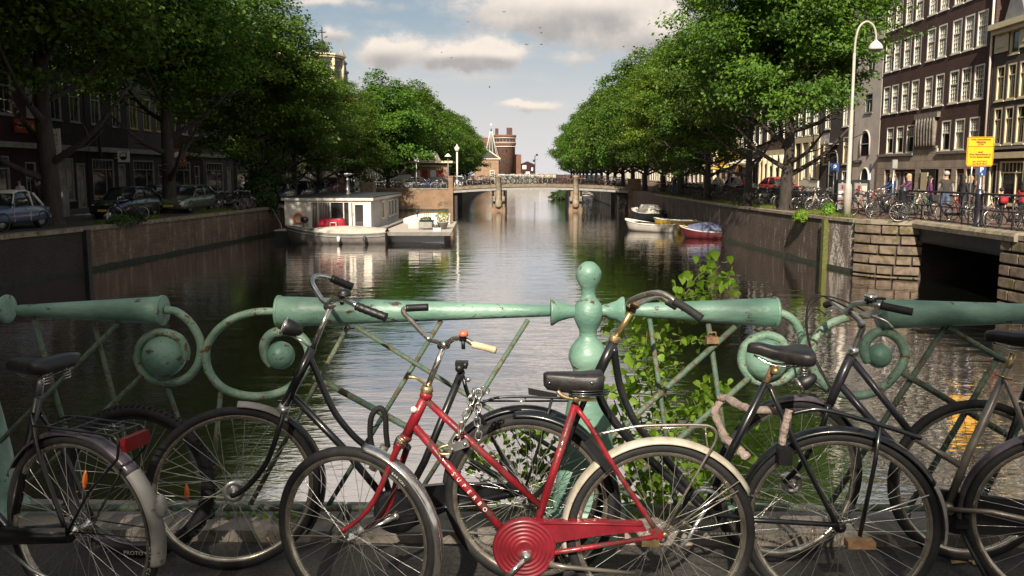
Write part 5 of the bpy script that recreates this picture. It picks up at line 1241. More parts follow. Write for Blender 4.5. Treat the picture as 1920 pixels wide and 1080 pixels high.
def arch_opening(T, side, X, s, z, w, h, m='dark_opening', frame='trim_white', name='door', bars=True):
    """round-headed opening with a raised frame"""
    pts = [(s-w/2, z), (s+w/2, z)] + [(s+w/2*math.cos(a), z+h-w/2+w/2*math.sin(a)) for a in [PI*k/10 for k in range(11)]]
    b = MB(); b.prism([(X-side*.012, y, zz) for y, zz in pts], (side*.01, 0, 0)); d = obj(name, b, m, T)
    b = MB(); Q = [V(X-side*.03, y, zz) for y, zz in [(s+w/2, z)]+pts[2:]+[(s-w/2, z)]]; b.tube(Q, .06, 4)
    if bars: b.box(*sorted((X-side*.05, X-side*.02)), s-w/2, s+w/2, z+h*.45, z+h*.45+.05)
    obj('frame', b, frame, d); return d

# --- right bank, from the right picture edge into the distance
zb = ZR
t = building('cream and ochre house at the right picture edge', 1, 24, 33.2, 38.9, 13, 'plaster_cream', [(8.4, 2, 'sash', [35, 37.4], 1.1), (5.3, 2, 'sash', [35, 37.4], 1.1), (3.0, 1.7, 'sash', [35, 37.4], 1.1), (.4, 2.2, 'shop', [36], 3.6)], zb, trims=[(7.2, 7.9, 'trim_white', .12), (4.75, 5.2, 'trim_white', .1)])
t = building('narrow dark grey brick house with cream cornice attic, shop front and pointed dormer', 1, 24, 39, 42.35, 8.9, 'brick_grey', [(7.55, 1.15, 'none', [40.65], .8, 'trim_cream'), (5.35, 1.75, 'sash', [39.75, 40.7, 41.65], .72, 'trim_cream'), (3.15, 1.85, 'sash', [39.75, 40.7, 41.65], .72, 'trim_cream'), (.15, 2.15, 'shop', [40.2], 2.0, 'trim_cream'), (.0, 2.2, 'none', [41.75], .72, 'trim_cream')], zb, trims=[(2.45, 2.75, 'trim_cream', .14), (2.9, 3.02, 'trim_grey', .16)], corn='trim_cream', corn_h=.28, roof_h=3.2)
b = MB()
for s0_, s1_ in ((39.15, 40.15), (41.15, 42.25)): b.box(23.93, 23.995, s0_, s1_, 7.75, 8.75); b.box(23.90, 23.93, s0_+.2, s1_-.2, 8.0, 8.5)
pieces('attic_panel', b, 'trim_cream', t); b = MB(); b.prism([(23.9, 39.8, 9.2), (23.9, 41.5, 9.2), (23.9, 40.65, 11.3)], (2.2, 0, 0)); obj('dormer', b, 'roof_slate', t)
TB = building('big brown brick building with rows of white small-paned windows above a grey stone base', 1, 24, 42.4, 55.2, 15.2, 'brick_brown',
    [(z, h, 'small', [43.6, 44.85, 46.1, 47.65, 48.95, 50.6, 51.9, 53.3, 54.5], .98) for z, h in ((11.0, 1.9), (8.35, 1.85), (5.62, 1.8))] + [(13.4, 1.5, 'small', [43.6, 44.85, 46.1, 47.65, 48.95, 50.6, 51.9, 53.3, 54.5], .98)] +
    [(2.98, 1.72, 'half', [43.75, 45.2, 46.65, 50.9, 52.3, 53.7], 1.02), (-.02, 1.72, 'none', [43.6, 44.7, 46.0, 53.6], .62, 'trim_dim'), (.5, 1.3, 'none', [50.2, 51.2, 52.2], .62, 'trim_dim')], zb, corn='trim_white', roof_h=2.5)
rg = random.Random(21)
for o_ in TB.children:
    if o_.name.startswith('window'): o_.children[0].data = [m_[1] for m_ in WMESH.values() if m_[0] == o_.data][0]['glass_curtain' if rg.random() < (.6 if o_.location.z > 5 else .2) else 'glass_dark']
b = MB()
X = 23.9
for (a, c, z0, z1) in ((42.42, 55.18, 1.95, 2.8), (42.42, 43.2, zb, 1.95), (44.1, 44.3, zb, 1.95), (45.1, 45.6, zb, 1.95), (46.4, 47.0, zb, 1.95), (49.2, 49.8, zb, 1.95), (52.6, 53.2, zb, 1.95), (54.0, 55.18, zb, 1.95), (47.35, 50.15, 2.8, 3.15)):
    b.box(X, 23.997, a, c, z0, z1)
obj('stone_base', b, 'ashlar', TB)
b = MB(); b.box(23.82, 23.996, 42.41, 47.3, 2.802, 2.95); b.box(23.82, 23.996, 50.2, 55.19, 2.802, 2.95); pieces('ledge', b, 'trim_grey', TB)
b = MB(); b.box(23.86, 23.99, 47.42, 50.1, 3.152, 3.3); b.box(23.80, 23.99, 47.35, 50.15, 4.95, 5.25)
for i in range(7): b.lathe([(.13, 3.3), (.11, 3.6), (.14, 4.4), (.12, 4.95)], (23.88, 47.75+i*.345, 0), (0, 0, 1), 8)
obj('sculpted_relief', b, 'pale_stone', TB)
b = MB(); b.box(23.86, 23.895, 47.3, 49.0, zb, 1.9); dd = obj('door', b, 'dark_opening', TB); b = MB(); b.box(23.82, 23.86, 48.1, 48.9, zb, 1.75); obj('door_panel', b, 'trim_cream', dd)
b = MB(); b.tube([(23.9, 42.5, 3), (23.9, 42.5, 15)], .06, 6); obj('drainpipe', b, 'trim_white', TB)
T3 = building('white plastered house with arched window and arched dark doorway', 1, 24, 55.3, 59.6, 13.5, 'plaster_white', [(8.6, 1.5, 'sash', [57.2], 1.3, 'trim_dim'), (5.9, 1.35, 'sash', [57.3], 1.3, 'trim_dim')], zb, roof_h=2.5, corn='trim_white')
arch_opening(T3, 1, 24, 57.5, 2.95, 1.5, 1.75, 'glass_dark', 'plaster_white', 'window'); arch_opening(T3, 1, 24, 57.3, zb, 1.35, 2.15, 'dark_opening', 'trim_white', 'door')
b = MB(); b.box(23.93, 23.99, 57.9, 59.4, 2.45, 2.62); sg = obj('name_board', b, 'sign_black', T3); lettering('GELDERSEKADE', .15, 'print_white', (0, -1, 0), (0, 0, 1), (23.925, 58.65, 2.535), sg)
T4 = building('dark grey brick house with an arched entrance and a balcony window', 1, 24, 59.7, 66.0, 12.5, 'brick_grey', [(8.3, 2.1, 'cross', [61.2, 63, 64.8], 1.1), (5.2, 2.2, 'cross', [61.2, 64.8], 1.1), (2.4, 2.0, 'sash', [61.0, 65.0], 1.0, 'trim_cream'), (.1, 1.8, 'none', [61.0], 1.0)], zb)
arch_opening(T4, 1, 24, 63.2, zb, 1.7, 3.6, 'dark_opening', 'trim_grey', 'door'); b = MB(); b.box(23.2, 23.99, 62.3, 64.1, 3.9, 4.0)
for i in range(8): b.box(23.2, 23.23, 62.3+i*.25, 62.33+i*.25, 4.0, 4.7)
b.box(23.2, 23.23, 62.3, 64.1, 4.7, 4.74); obj('balcony', b, 'trim_dim', T4)
T5 = building('cream house with tall paned windows between pale pilasters', 1, 24, 66.1, 74.0, 12.8, 'plaster_dark', [(8.2, 2.2, 'cross', [67.4, 69.3, 71.2, 73], 1.2), (4.9, 2.4, 'cross', [67.4, 69.3, 71.2, 73], 1.25), (1.3, 2.9, 'cross', [67.4, 69.3, 73], 1.3)], zb, trims=[(4.3, 4.75, 'trim_cream', .14), (.2, 1.15, 'trim_white', .12)])
b = MB()
for s in (66.4, 68.35, 70.25, 72.1, 73.8): b.box(23.86, 23.99, s-.22, s+.22, 1.15, 4.3)
b.box(23.84, 23.99, 70.7, 71.6, zb, 1.9); pieces('pilaster', b, 'trim_cream', T5)
T6 = building('house with four round cream columns at street level', 1, 24, 74.1, 81.5, 12.0, 'brick_brown', [(7.9, 2.0, 'sash', [75.3, 77.8, 80.3], 1.1), (4.9, 2.0, 'sash', [75.3, 77.8, 80.3], 1.1), (.3, 2.8, 'none', [76, 78.4, 80.4], 1.5, 'trim_dim')], zb, trims=[(3.4, 3.9, 'trim_cream', .3)])
b = MB()
for s in (74.6, 76.6, 78.4, 79.9, 81.1): b.lathe([(.3, zb), (.26, .4), (.24, 2.9), (.3, 3.39)], (23.6, s, 0), (0, 0, 1), 12)
pieces('column', b, 'trim_cream', T6)
T7 = building('dark cafe front with a pale awning and round hanging sign', 1, 24, 81.6, 91, 11, 'brick_dark', [(7.6, 2, 'sash', [83, 85.4, 87.6, 89.8], 1.1), (4.6, 2, 'sash', [83, 85.4, 87.6, 89.8], 1.1), (.2, 2.4, 'none', [83.4, 86.4, 89.4], 2.2, 'trim_dim')], zb)
b = MB(); b.prism([(23.98, 82, 3.2), (22.4, 82, 2.75), (22.4, 82, 2.55), (23.98, 82, 2.9)], (0, 8.6, 0)); obj('awning', b, 'trim_white', T7)
b = MB(); b.lathe([(.6, -.06), (.6, .06)], (23.1, 83, 4.4), (0, 1, 0), 20); b.tube([(23.97, 83, 4.4), (23.1, 83, 4.4)], .03, 5); sg = obj('hanging_sign', b, 'sign_white', T7); b = MB(); b.lathe([(.4, .0), (.4, .02)], (23.1, 82.93, 4.4), (0, -1, 0), 20); obj('emblem', b, 'sign_red', sg)
T8 = building('yellow house with a bright orange shop awning', 1, 24, 91.1, 101, 11.5, 'plaster_yellow', [(7.9, 2, 'sash', [92.6, 95, 97.4, 99.6], 1.2), (4.9, 2, 'sash', [92.6, 95, 97.4, 99.6], 1.2), (.2, 2.3, 'none', [93.5, 97, 99.8], 1.9, 'trim_white')], zb)
b = MB(); b.box(23.6, 23.98, 91.5, 100.6, 2.75, 3.55); obj('shop_sign', b, 'sign_orange', T8); b = MB(); b.prism([(23.58, 92, 2.7), (22.2, 92, 2.2), (22.2, 92, 2.1), (23.58, 92, 2.5)], (0, 7, 0)); obj('awning', b, 'sign_yellow', T8)
cols = ['plaster_cream', 'brick_red', 'plaster_white', 'brick_brown', 'plaster_yellow', 'brick_tan', 'plaster_cream', 'brick_grey', 'brick_red', 'plaster_white']
cn = {'plaster_cream': 'cream plastered', 'brick_red': 'red brick', 'plaster_white': 'white plastered', 'brick_brown': 'brown brick', 'plaster_yellow': 'yellow plastered', 'brick_tan': 'tan brick', 'brick_grey': 'grey brick', 'brick_dark': 'dark brick', 'brick_plum': 'plum coloured'}
s = 101.2; rg = random.Random(3); i = 0
while s < 240:
    w = rg.uniform(6, 9.5); H = rg.uniform(9.5, 13); c = cols[i % 10]; n = int(w//2.1); cs = [s+w*(k+.5)/n for k in range(n)]
    building(f'{cn[c]} house far down the right bank, {ORDN[i]} past the orange awning', 1, 23.5-.5*(i > 6), s, s+w, H, c, [(7.2, 1.9, 'none', cs, 1.1), (4.2, 1.9, 'none', cs, 1.1), (.4, 2.3, 'none', cs, 1.5)], zb, roof_h=rg.uniform(1.5, 3)); s += w+.1; i += 1

# --- left bank
zb = ZL
def shop(T, X, s0, s1, z1=3.0, m='trim_dim'):
    b = MB(); b.box(X, X+.12, s0, s1, z1-.35, z1); b.box(X, X+.12, s0, s0+.25, zb, z1-.35); b.box(X, X+.12, s1-.25, s1, zb, z1-.35); obj('shop_frame', b, m, T)
LB = []
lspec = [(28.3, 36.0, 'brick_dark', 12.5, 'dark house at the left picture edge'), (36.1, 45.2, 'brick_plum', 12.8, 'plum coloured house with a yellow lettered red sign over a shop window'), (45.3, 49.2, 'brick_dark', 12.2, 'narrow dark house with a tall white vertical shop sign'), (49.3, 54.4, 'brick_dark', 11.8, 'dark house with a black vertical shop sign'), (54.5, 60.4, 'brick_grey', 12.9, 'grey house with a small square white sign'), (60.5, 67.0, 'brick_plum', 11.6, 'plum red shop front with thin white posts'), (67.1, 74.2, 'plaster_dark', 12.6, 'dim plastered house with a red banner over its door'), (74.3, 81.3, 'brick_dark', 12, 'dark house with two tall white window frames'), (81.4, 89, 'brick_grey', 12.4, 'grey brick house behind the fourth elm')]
rg = random.Random(8)
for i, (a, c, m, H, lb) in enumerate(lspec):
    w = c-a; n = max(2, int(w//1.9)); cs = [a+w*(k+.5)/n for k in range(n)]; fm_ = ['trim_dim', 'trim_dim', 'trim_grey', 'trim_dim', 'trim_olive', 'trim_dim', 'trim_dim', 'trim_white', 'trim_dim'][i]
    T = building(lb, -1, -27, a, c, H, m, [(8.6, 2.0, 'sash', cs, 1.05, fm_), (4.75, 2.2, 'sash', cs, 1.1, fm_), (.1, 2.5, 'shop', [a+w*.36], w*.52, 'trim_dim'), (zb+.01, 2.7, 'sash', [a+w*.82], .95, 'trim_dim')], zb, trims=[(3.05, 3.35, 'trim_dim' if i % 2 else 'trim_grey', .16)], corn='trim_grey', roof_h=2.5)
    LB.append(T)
s = 89.1; i = 0; lc = ['brick_red', 'plaster_cream', 'brick_dark', 'plaster_white', 'brick_brown', 'brick_red', 'plaster_cream', 'brick_grey']
while s < 200:
    w = rg.uniform(6, 9); H = rg.uniform(11, 15 if i < 3 else 13); c = lc[i % 8]; n = int(w//2.0); cs = [s+w*(k+.5)/n for k in range(n)]
    building(f'{cn[c]} house far down the left bank, {ORDN[i]} past the grey brick one', -1, -27+.3*(i > 3), s, s+w, H, c, [(7.4, 1.9, 'none', cs, 1.1), (4.3, 1.9, 'none', cs, 1.1), (.4, 2.3, 'none', cs, 1.5)], zb, roof='roof_red' if i % 3 == 0 else 'roof_tile', roof_h=2.4); s += w+.1; i += 1
for j, (a, c) in enumerate(((-22, -12), (-12, -3), (-3, 7), (7, 17), (17, 28.2))):  # unseen row of tall houses, added to shade the left bank
    n = 4; cs = [a+(c-a)*(k+.5)/n for k in range(n)]
    building(f'unseen dark brick house added for shade on the left bank, {ORDN[j]} from the rear', -1, -27, a, c, 15.5, 'brick_dark', [(8.6, 2, 'sash', cs, 1.1, 'trim_dim'), (4.7, 2.1, 'sash', cs, 1.1, 'trim_dim'), (.4, 2.4, 'sash', cs, 1.2, 'trim_dim')], zb, roof_h=3.2)
# signs on the left bank
XF = -26.99
def lsign(name, label, px0, px1, py0, py1, X, m, th=.08, proj=False, **kw):
    a = at(px0, py1, X=X); c = at(px1, py0, X=X); z0, z1 = sorted((a.z, c.z)); y0, y1 = sorted((a.y, c.y))
    b = MB(); b.box(X, X+th, y0, y1, z0, z1); o = obj(name, b, m, at_=(X, y0, z0)); tag(o, label, 'sign'); return o, y0, y1, z0, z1
o, y0, y1, z0, z1 = lsign('shop_sign', 'dark red fascia sign with yellow lettering over the shop at the far left', 26, 88, 229, 248, -26.82, 'sign_red'); lettering('CAFE ROOD', .42, 'sign_yellow', (0, 1, 0), (0, 0, 1), (-26.73, (y0+y1)/2, (z0+z1)/2), o, sx=1.15)
def blade(label, px, py0, py1, D, w, m, txt, tm, size):
    c = at(px, (py0+py1)/2, Y=D); z0, z1 = at(px, py1, Y=D).z, at(px, py0, Y=D).z
    b = MB(); b.box(c.x-w/2, c.x+w/2, D-.06, D+.06, z0, z1); b.box(-27, c.x-w/2, D-.02, D+.02, z1-.3, z1-.25); b.box(-27, c.x-w/2, D-.02, D+.02, z0+.25, z0+.3)
    o = obj('blade_sign', b, m, at_=(c.x, D, z0)); tag(o, label, 'sign')
    if txt: 
        lettering('\n'.join(txt), size, tm, (1, 0, 0), (0, 0, 1), (c.x, D-.067, (z0+z1)/2), o)
    return o, c, z0, z1
blade('tall white vertical shop sign with black letters on the left bank', 106, 241, 296, 45.6, .48, 'sign_white', '*HOTEL', 'sign_black', .30)
blade('tall black vertical sign with pale letters in a white frame, left bank', 183, 247, 297, 50.4, .42, 'sign_black', 'COCKTAIL', 'trim_dim', .24)
o, c, z0, z1 = blade('square white sign with a round black bowl emblem on the left bank', 232, 283, 304, 52.6, .75, 'sign_white', '', 'sign_black', .2)
b = MB(); zc = (z0+z1)/2; b.prism([(c.x+.24*math.cos(a), 52.53, zc+.24*math.sin(a)) for a in [PI+PI*k/12 for k in range(13)]], (0, .012, 0)); b.tube([(c.x+.24*math.cos(a), 52.535, zc+.24*math.sin(a)) for a in [PI*k/12 for k in range(13)]], .02, 5); b.bar((c.x+.16, 52.53, zc), (c.x+.26, 52.53, zc+.36), .04, .012); obj('emblem', b, 'sign_black', o)
o, y0, y1, z0, z1 = lsign('banner', 'red banner with a pale oval emblem above a doorway on the left bank', 318, 346, 280, 311, -26.82, 'sign_red')
b = MB(); ym = (y0+y1)/2; b.prism([(-26.73, ym+.75*math.cos(a), z0+(z1-z0)*.62+.28*math.sin(a)) for a in [PI*k/8 for k in range(16)]], (.01, 0, 0)); obj('emblem', b, 'sign_white', o); lettering('Lijn de Ruyter', .32, 'sign_white', (0, 1, 0), (0, 0, 1), (-26.72, ym, z0+.45), o, sx=1.5)
o, c, z0, z1 = blade('dark hanging sign with a round orange emblem beside the second elm', 378, 262, 282, 70.0, 1.0, 'sign_black', '', 'sign_black', .2)
b = MB(); b.lathe([(.26, 0), (.26, .015)], (c.x, 69.93, (z0+z1)/2), (0, -1, 0), 18); obj('emblem', b, 'trim_cream', o)

# --- church tower top behind the left elms
T = thing('church_tower', 'cream church tower top with dark louvres and a cross, above the left elms', 'church', (-30.5, 112, zb))
c = at(610, 300, Y=112); cx = c.x
def oct_(b, r, z0, z1, cx=cx, cy=112, n=8, r2=None): b.lathe([(r, z0), (r2 or r, z1)], (cx, cy, 0), (0, 0, 1), n, sm=False)
b = MB(); oct_(b, 3.2, zb, 14.2); obj('shaft', b, 'plaster_white', T)
b = MB(); oct_(b, 2.55, 14.2, 17.3); obj('belfry', b, 'plaster_white', T)
b = MB()
for k in range(8):
    a = PI/8+PI/4*k; q = V(cx+2.42*math.cos(a), 112+2.42*math.sin(a), 0); t_ = V(-math.sin(a), math.cos(a), 0)
    for j in range(9): b.bar(q+t_*-.62+V(0, 0, 14.7+j*.27), q+t_*.62+V(0, 0, 14.7+j*.27), .12, .17)
pieces('louvre', b, 'fender_purple', T)
b = MB(); oct_(b, 3.1, 17.3, 17.55); oct_(b, 3.3, 17.55, 17.75); oct_(b, 2.9, 17.75, 17.95, r2=1.4)
for k in range(8):
    a = PI/4*k; b.tube([(cx+2.75*math.cos(a), 112+2.75*math.sin(a), 14.3), (cx+2.75*math.cos(a), 112+2.75*math.sin(a), 17.3)], .2, 6)
obj('cornice', b, 'trim_cream', T)
b = MB(); b.lathe([(.95, 17.9), (.85, 18.4), (1.0, 18.5), (.55, 18.9), (.3, 19.3), (.15, 19.5), (.28, 19.7), (.1, 19.9)], (cx, 112, 0), (0, 0, 1), 12); b.box(cx-.08, cx+.08, 111.95, 112.05, 19.8, 21.6); b.box(cx-.5, cx+.5, 111.95, 112.05, 20.8, 20.95); obj('cross', b, 'dark_steel', T)
T = thing('church_turret', 'small dark stone turret beside the church tower, above the left elms', 'church', (at(645, 300, Y=114).x, 114, zb)); cx2 = at(645, 300, Y=114).x
b = MB(); b.lathe([(.9, zb), (.8, 14), (.8, 15.5), (1.0, 15.6), (1.0, 15.8), (.65, 16.0), (.6, 16.7), (.85, 16.9), (.4, 17.4), (.3, 17.9), (.5, 18.1), (.12, 18.8), (.05, 19.2)], (cx2, 114, 0), (0, 0, 1), 8, sm=False); obj('spire', b, 'trim_grey', T)

# --- buildings that close the view
T = thing('round_tower', 'brick tower with a conical slate roof at the far end of the canal', 'tower', (at(921, 300, Y=262).x, 262, -.5)); cx = at(921, 300, Y=262).x
b = MB(); b.lathe([(2.75, -.5), (2.75, 5.2)], (cx, 262, 0), (0, 0, 1), 24); obj('wall', b, 'brick_tan', T)
b = MB(); b.lathe([(3.1, 5.2), (2.2, 7.5), (1.2, 11), (.3, 15.2), (.05, 16.3)], (cx, 262, 0), (0, 0, 1), 10, sm=False); rf = obj('roof', b, 'roof_tile', T)
b = MB()
for k in range(10):
    a = 2*PI*k/10; u = [V(cx+r*math.cos(a), 262+r*math.sin(a), z) for r, z in ((3.14, 5.2), (2.24, 7.5), (1.24, 11), (.34, 15.2))]; b.tube([V(cx, 262, p.z)+(p-V(cx, 262, p.z)) for p in u], .075, 4)
b.tube([(cx, 262, 16), (cx, 262, 17.9)], .08, 5); b.bar((cx-.5, 262, 17.3), (cx+.5, 262, 17.3), .1, .1); obj('ribs', b, 'trim_white', rf)
T = thing('gabled_house', 'small tan gabled house with one white window, left of the round tower', 'building', (at(916, 300, Y=250).x, 250, -.5)); hx = at(918, 300, Y=250).x
b = MB(); b.box(hx-4.8, hx+2.8, 250, 258, -.5, 6.2); obj('wall', b, 'brick_tan', T); b = MB(); b.prism([(hx-5, 249.8, 6.2), (hx+3.2, 249.8, 6.2), (hx-.8, 249.8, 9.0)], (0, 9, 0)); obj('roof', b, 'roof_tile', T); b = MB(); b.bar((hx-.8, 249.7, 9.1), (hx+3.4, 249.7, 6.2), .3, .35); b.box(hx-4.9, hx+3.4, 249.6, 249.8, 6.0, 6.3); obj('verge_board', b, 'trim_cream', T)
b = MB(); b.box(hx+.1, hx+1.5, 249.85, 249.98, .2, 2.6); w_ = obj('window', b, 'trim_white', T); b = MB()
for i in range(2):
    for j in range(3): b.box(hx+.25+i*.6, hx+.75+i*.6, 249.83, 249.849, .4+j*.72, .95+j*.72)
pieces('pane', b, 'glass_dark', w_)
T = thing('brick_tower_block', 'tall red brick round-cornered building with a chimney at the end of the canal', 'building', (-4.5, 300, -.5)); bx = at(945, 300, Y=300).x
b = MB(); b.box(bx-10.5, bx-.2, 303, 316, -.5, 15.0); b.lathe([(4.0, -.5), (4.0, 12.0), (4.35, 12.3), (4.35, 12.9), (4.15, 13.0), (4.15, 15.0), (4.45, 15.2), (4.45, 15.9)], (bx+.1, 303, 0), (0, 0, 1), 28); b.box(bx+.2, bx+6.3, 305, 320, -.5, 8.8); obj('wall', b, 'brick_red', T)
b = MB(); b.box(bx+.9, bx+3.0, 302, 304, 15.9, 18.6); b.box(bx-3.4, bx-2.2, 303, 304.5, 15, 18.4); pieces('chimney', b, 'brick_brown', T)
b = MB(); b.lathe([(4.2, 12.95), (4.5, 13.0), (4.5, 13.15), (4.2, 13.2)], (bx+.1, 303, 0), (0, 0, 1), 28, caps=False); b.lathe([(4.2, 14.6), (4.5, 14.65), (4.5, 14.8), (4.2, 14.85)], (bx+.1, 303, 0), (0, 0, 1), 28, caps=False); b.lathe([(4.05, 11.4), (4.4, 11.45), (4.4, 11.65), (4.05, 11.7)], (bx+.1, 303, 0), (0, 0, 1), 28, caps=False); obj('bands', b, 'trim_white', T)
for z in (1.6, 4.9, 6.4, 9.4):
    for a in (-100, -78, -125, -148):
        b = MB(); a_ = R(a); q = V(bx+.1+4.02*math.cos(a_), 303+4.02*math.sin(a_), z); b.bar(q, q+V(0, 0, 1.1), .55, .1, up=(math.cos(a_), math.sin(a_), 0)); obj('window', b, 'glass_dark', T)
for k in range(9):
    b = MB(); a_ = R(-160+k*18); q = V(bx+.1+4.17*math.cos(a_), 303+4.17*math.sin(a_), 13.35); b.bar(q, q+V(0, 0, 1.1), .8, .1, up=(math.cos(a_), math.sin(a_), 0)); obj('window', b, 'glass_dark', T)
T = thing('boathouse', 'small dark red gabled house at the end of the canal', 'building', (at(990, 320, Y=290).x, 290, -.5)); hx = at(990, 320, Y=290).x
b = MB(); b.prism([(hx-2.6, 290, -.5), (hx+2.6, 290, -.5), (hx+2.6, 290, 4.6), (hx-.2, 290, 5.8), (hx-2.6, 290, 4.9)], (0, 8, 0)); obj('wall', b, 'frame_red' if 0 else 'brick_plum', T)
b = MB(); b.box(hx-2.0, hx-.6, 289.9, 289.98, 3.2, 4.6); b.box(hx-.8, hx+.6, 289.9, 289.98, 1.0, 2.3); b.box(hx+1.2, hx+1.8, 289.9, 289.98, 2.6, 3.8); pieces('shutter', b, 'trim_white', T)
b = MB(); b.bar((hx-2.8, 289.8, 4.9), (hx-.2, 289.8, 5.95), .3, .2); b.bar((hx-.2, 289.8, 5.95), (hx+2.8, 289.8, 4.6), .3, .2); obj('roof', b, 'roof_tile', T)
b = MB(); b.box(hx-5, hx+9, 262, 262.4, .2, 1.5); tag(obj('fence', b, 'trim_cream'), 'pale fence below the dark red gabled house', 'fence')
T = thing('tour_boat', 'long white boat roof across the far end of the canal', 'boat', (at(965, 328, Y=215).x, 215, WZ)); hx = at(965, 328, Y=215).x
b = MB(); b.box(hx-4, hx+6.5, 214, 217, WZ, .9); obj('hull', b, 'trim_grey', T); b = MB(); b.box(hx-4.4, hx+7, 213.6, 217.2, 1.0, 1.5); obj('roof', b, 'paint_white', T)
for k, (px, yt) in enumerate(((1002, 285), (1158-153, 300))):
    pass
c = at(1003, 330, Y=150); b = MB(); b.tube([(c.x, 150, ZR), (c.x, 150, 5.0)], .07, 6); b.bar((c.x-.5, 150, 4.2), (c.x+.5, 150, 4.2), .06, .06); b.sphere((c.x+.35, 150, 5.1), .22, 8, 6); b.sphere((c.x-.2, 150, 4.0), .2, 8, 6)
tag(obj('lamp_mast', b, 'dark_steel'), 'thin dark mast with lamps at the far right tree end', 'mast')
# ------------------------------------------------------------------ far bridge
BY = 83.2
mat('bridge_stone', (.22, .17, .115), (.13, .10, .07), 2, .8, bump=.3)
def bz_(x): t = (x-1.5)/9.2; return .62-.36*t*t
T = thing('far_bridge', 'flat stone and steel bridge with two piers, crowded with bicycles, across the canal', 'bridge', (1.6, BY, WZ))
xs = [-7.6+i*(18.3/24) for i in range(25)]
b = MB(); b.loft([[(x, BY, bz_(x)-.30), (x, BY+7.5, bz_(x)-.30), (x, BY+7.5, bz_(x)), (x, BY, bz_(x))] for x in xs], smooth=False); obj('deck', b, 'bridge_stone', T)
b = MB(); b.loft([[(x, BY+.10, bz_(x)-.60), (x, BY+7.3, bz_(x)-.60), (x, BY+7.3, bz_(x)-.31), (x, BY+.10, bz_(x)-.31)] for x in xs], smooth=False); obj('girder', b, 'trim_dim', T)
for px in (-2.77, 5.2):
    b = MB(); b.box(px-.62, px+.62, BY+.2, BY+7.2, WZ-.5, WZ+1.35); b.box(px-.50, px+.50, BY+.25, BY+7.1, WZ+1.36, bz_(px)-.61); b.box(px-.70, px+.70, BY-.25, BY+.19, WZ-.5, WZ+.35)
    p = obj('pier', b, 'wing_stone', T)
    b = MB(); b.lathe([(.30, WZ+.36), (.34, WZ+.5), (.34, WZ+1.0), (.27, WZ+1.1), (.27, 1.25), (.33, 1.3), (.33, 1.42), (.2, 1.5)], (px, BY-.2, 0), (0, 0, 1), 12); b.box(px-.62, px-.35, BY-.2, BY+.15, WZ+1.0, WZ+1.5); b.box(px+.35, px+.62, BY-.2, BY+.15, WZ+1.0, WZ+1.5); obj('pillar', b, 'coping_stone', p)
    for k in (-.62, .62): 
        b = MB(); b.box(px+k-.03+(.05 if k > 0 else -.05), px+k+.03+(.05 if k > 0 else -.05), BY+.3, BY+7, WZ, bz_(px)-.62); obj('side_beam', b, 'dark_steel', p)
for x0, x1, zt, lb in ((10.7, 11.9, 1.15, 'square stone end pillar at the right end of the far bridge'), (-7.95, -7.5, 1.45, 'slim stone end post at the left end of the far bridge')):
    b = MB(); b.box(x0, x1, BY-.15, BY+1.2, WZ-.5, zt-.12); b.box(x0-.06, x1+.06, BY-.2, BY+1.25, zt-.12, zt); tag(obj('end_pillar', b, 'wing_stone'), lb, 'pillar')
for x0, x1 in ((-7.5, -7.1), (9.6, 10.7)): 
    b = MB(); b.box(x0, x1, BY+.5, BY+7, WZ-.4, -.4); obj('abutment', b, 'quay_brick_dark', T)
def iron_fence(label, pts, h, m='dark_steel', step=.32, post=None, r=.016):
    T = thing('iron_railing', label, 'railing', pts[0]); A = [Vector(p) for p in pts]; b = MB()
    for i in range(len(A)-1):
        a, c = A[i], A[i+1]
        for z in (.12, h*.55, h): b.tube([a+V(0, 0, z), c+V(0, 0, z)], r*(1.5 if z == h else 1), 5)
    obj('rails', b, m, T); b = MB(); L = 0
    for i in range(len(A)-1):
        a, c = A[i], A[i+1]; n = max(1, int((c-a).length/step))
        for k in range(n): p = a.lerp(c, k/n); b.tube([p, p+V(0, 0, h)], r, 4)
    obj('bars', b, m, T, kind='stuff'); return T
iron_fence('black iron railing along the near side of the far bridge', [(x, BY+.25, bz_(x)) for x in xs[::3]], .92)
iron_fence('black iron railing along the far side of the far bridge', [(x, BY+7.2, bz_(x)) for x in xs[::3]], .92)
iron_fence('black iron railing on top of the ochre wing wall', [(-15.8, 83.9, .16), (-8.1, 83.9, .16)], .85)

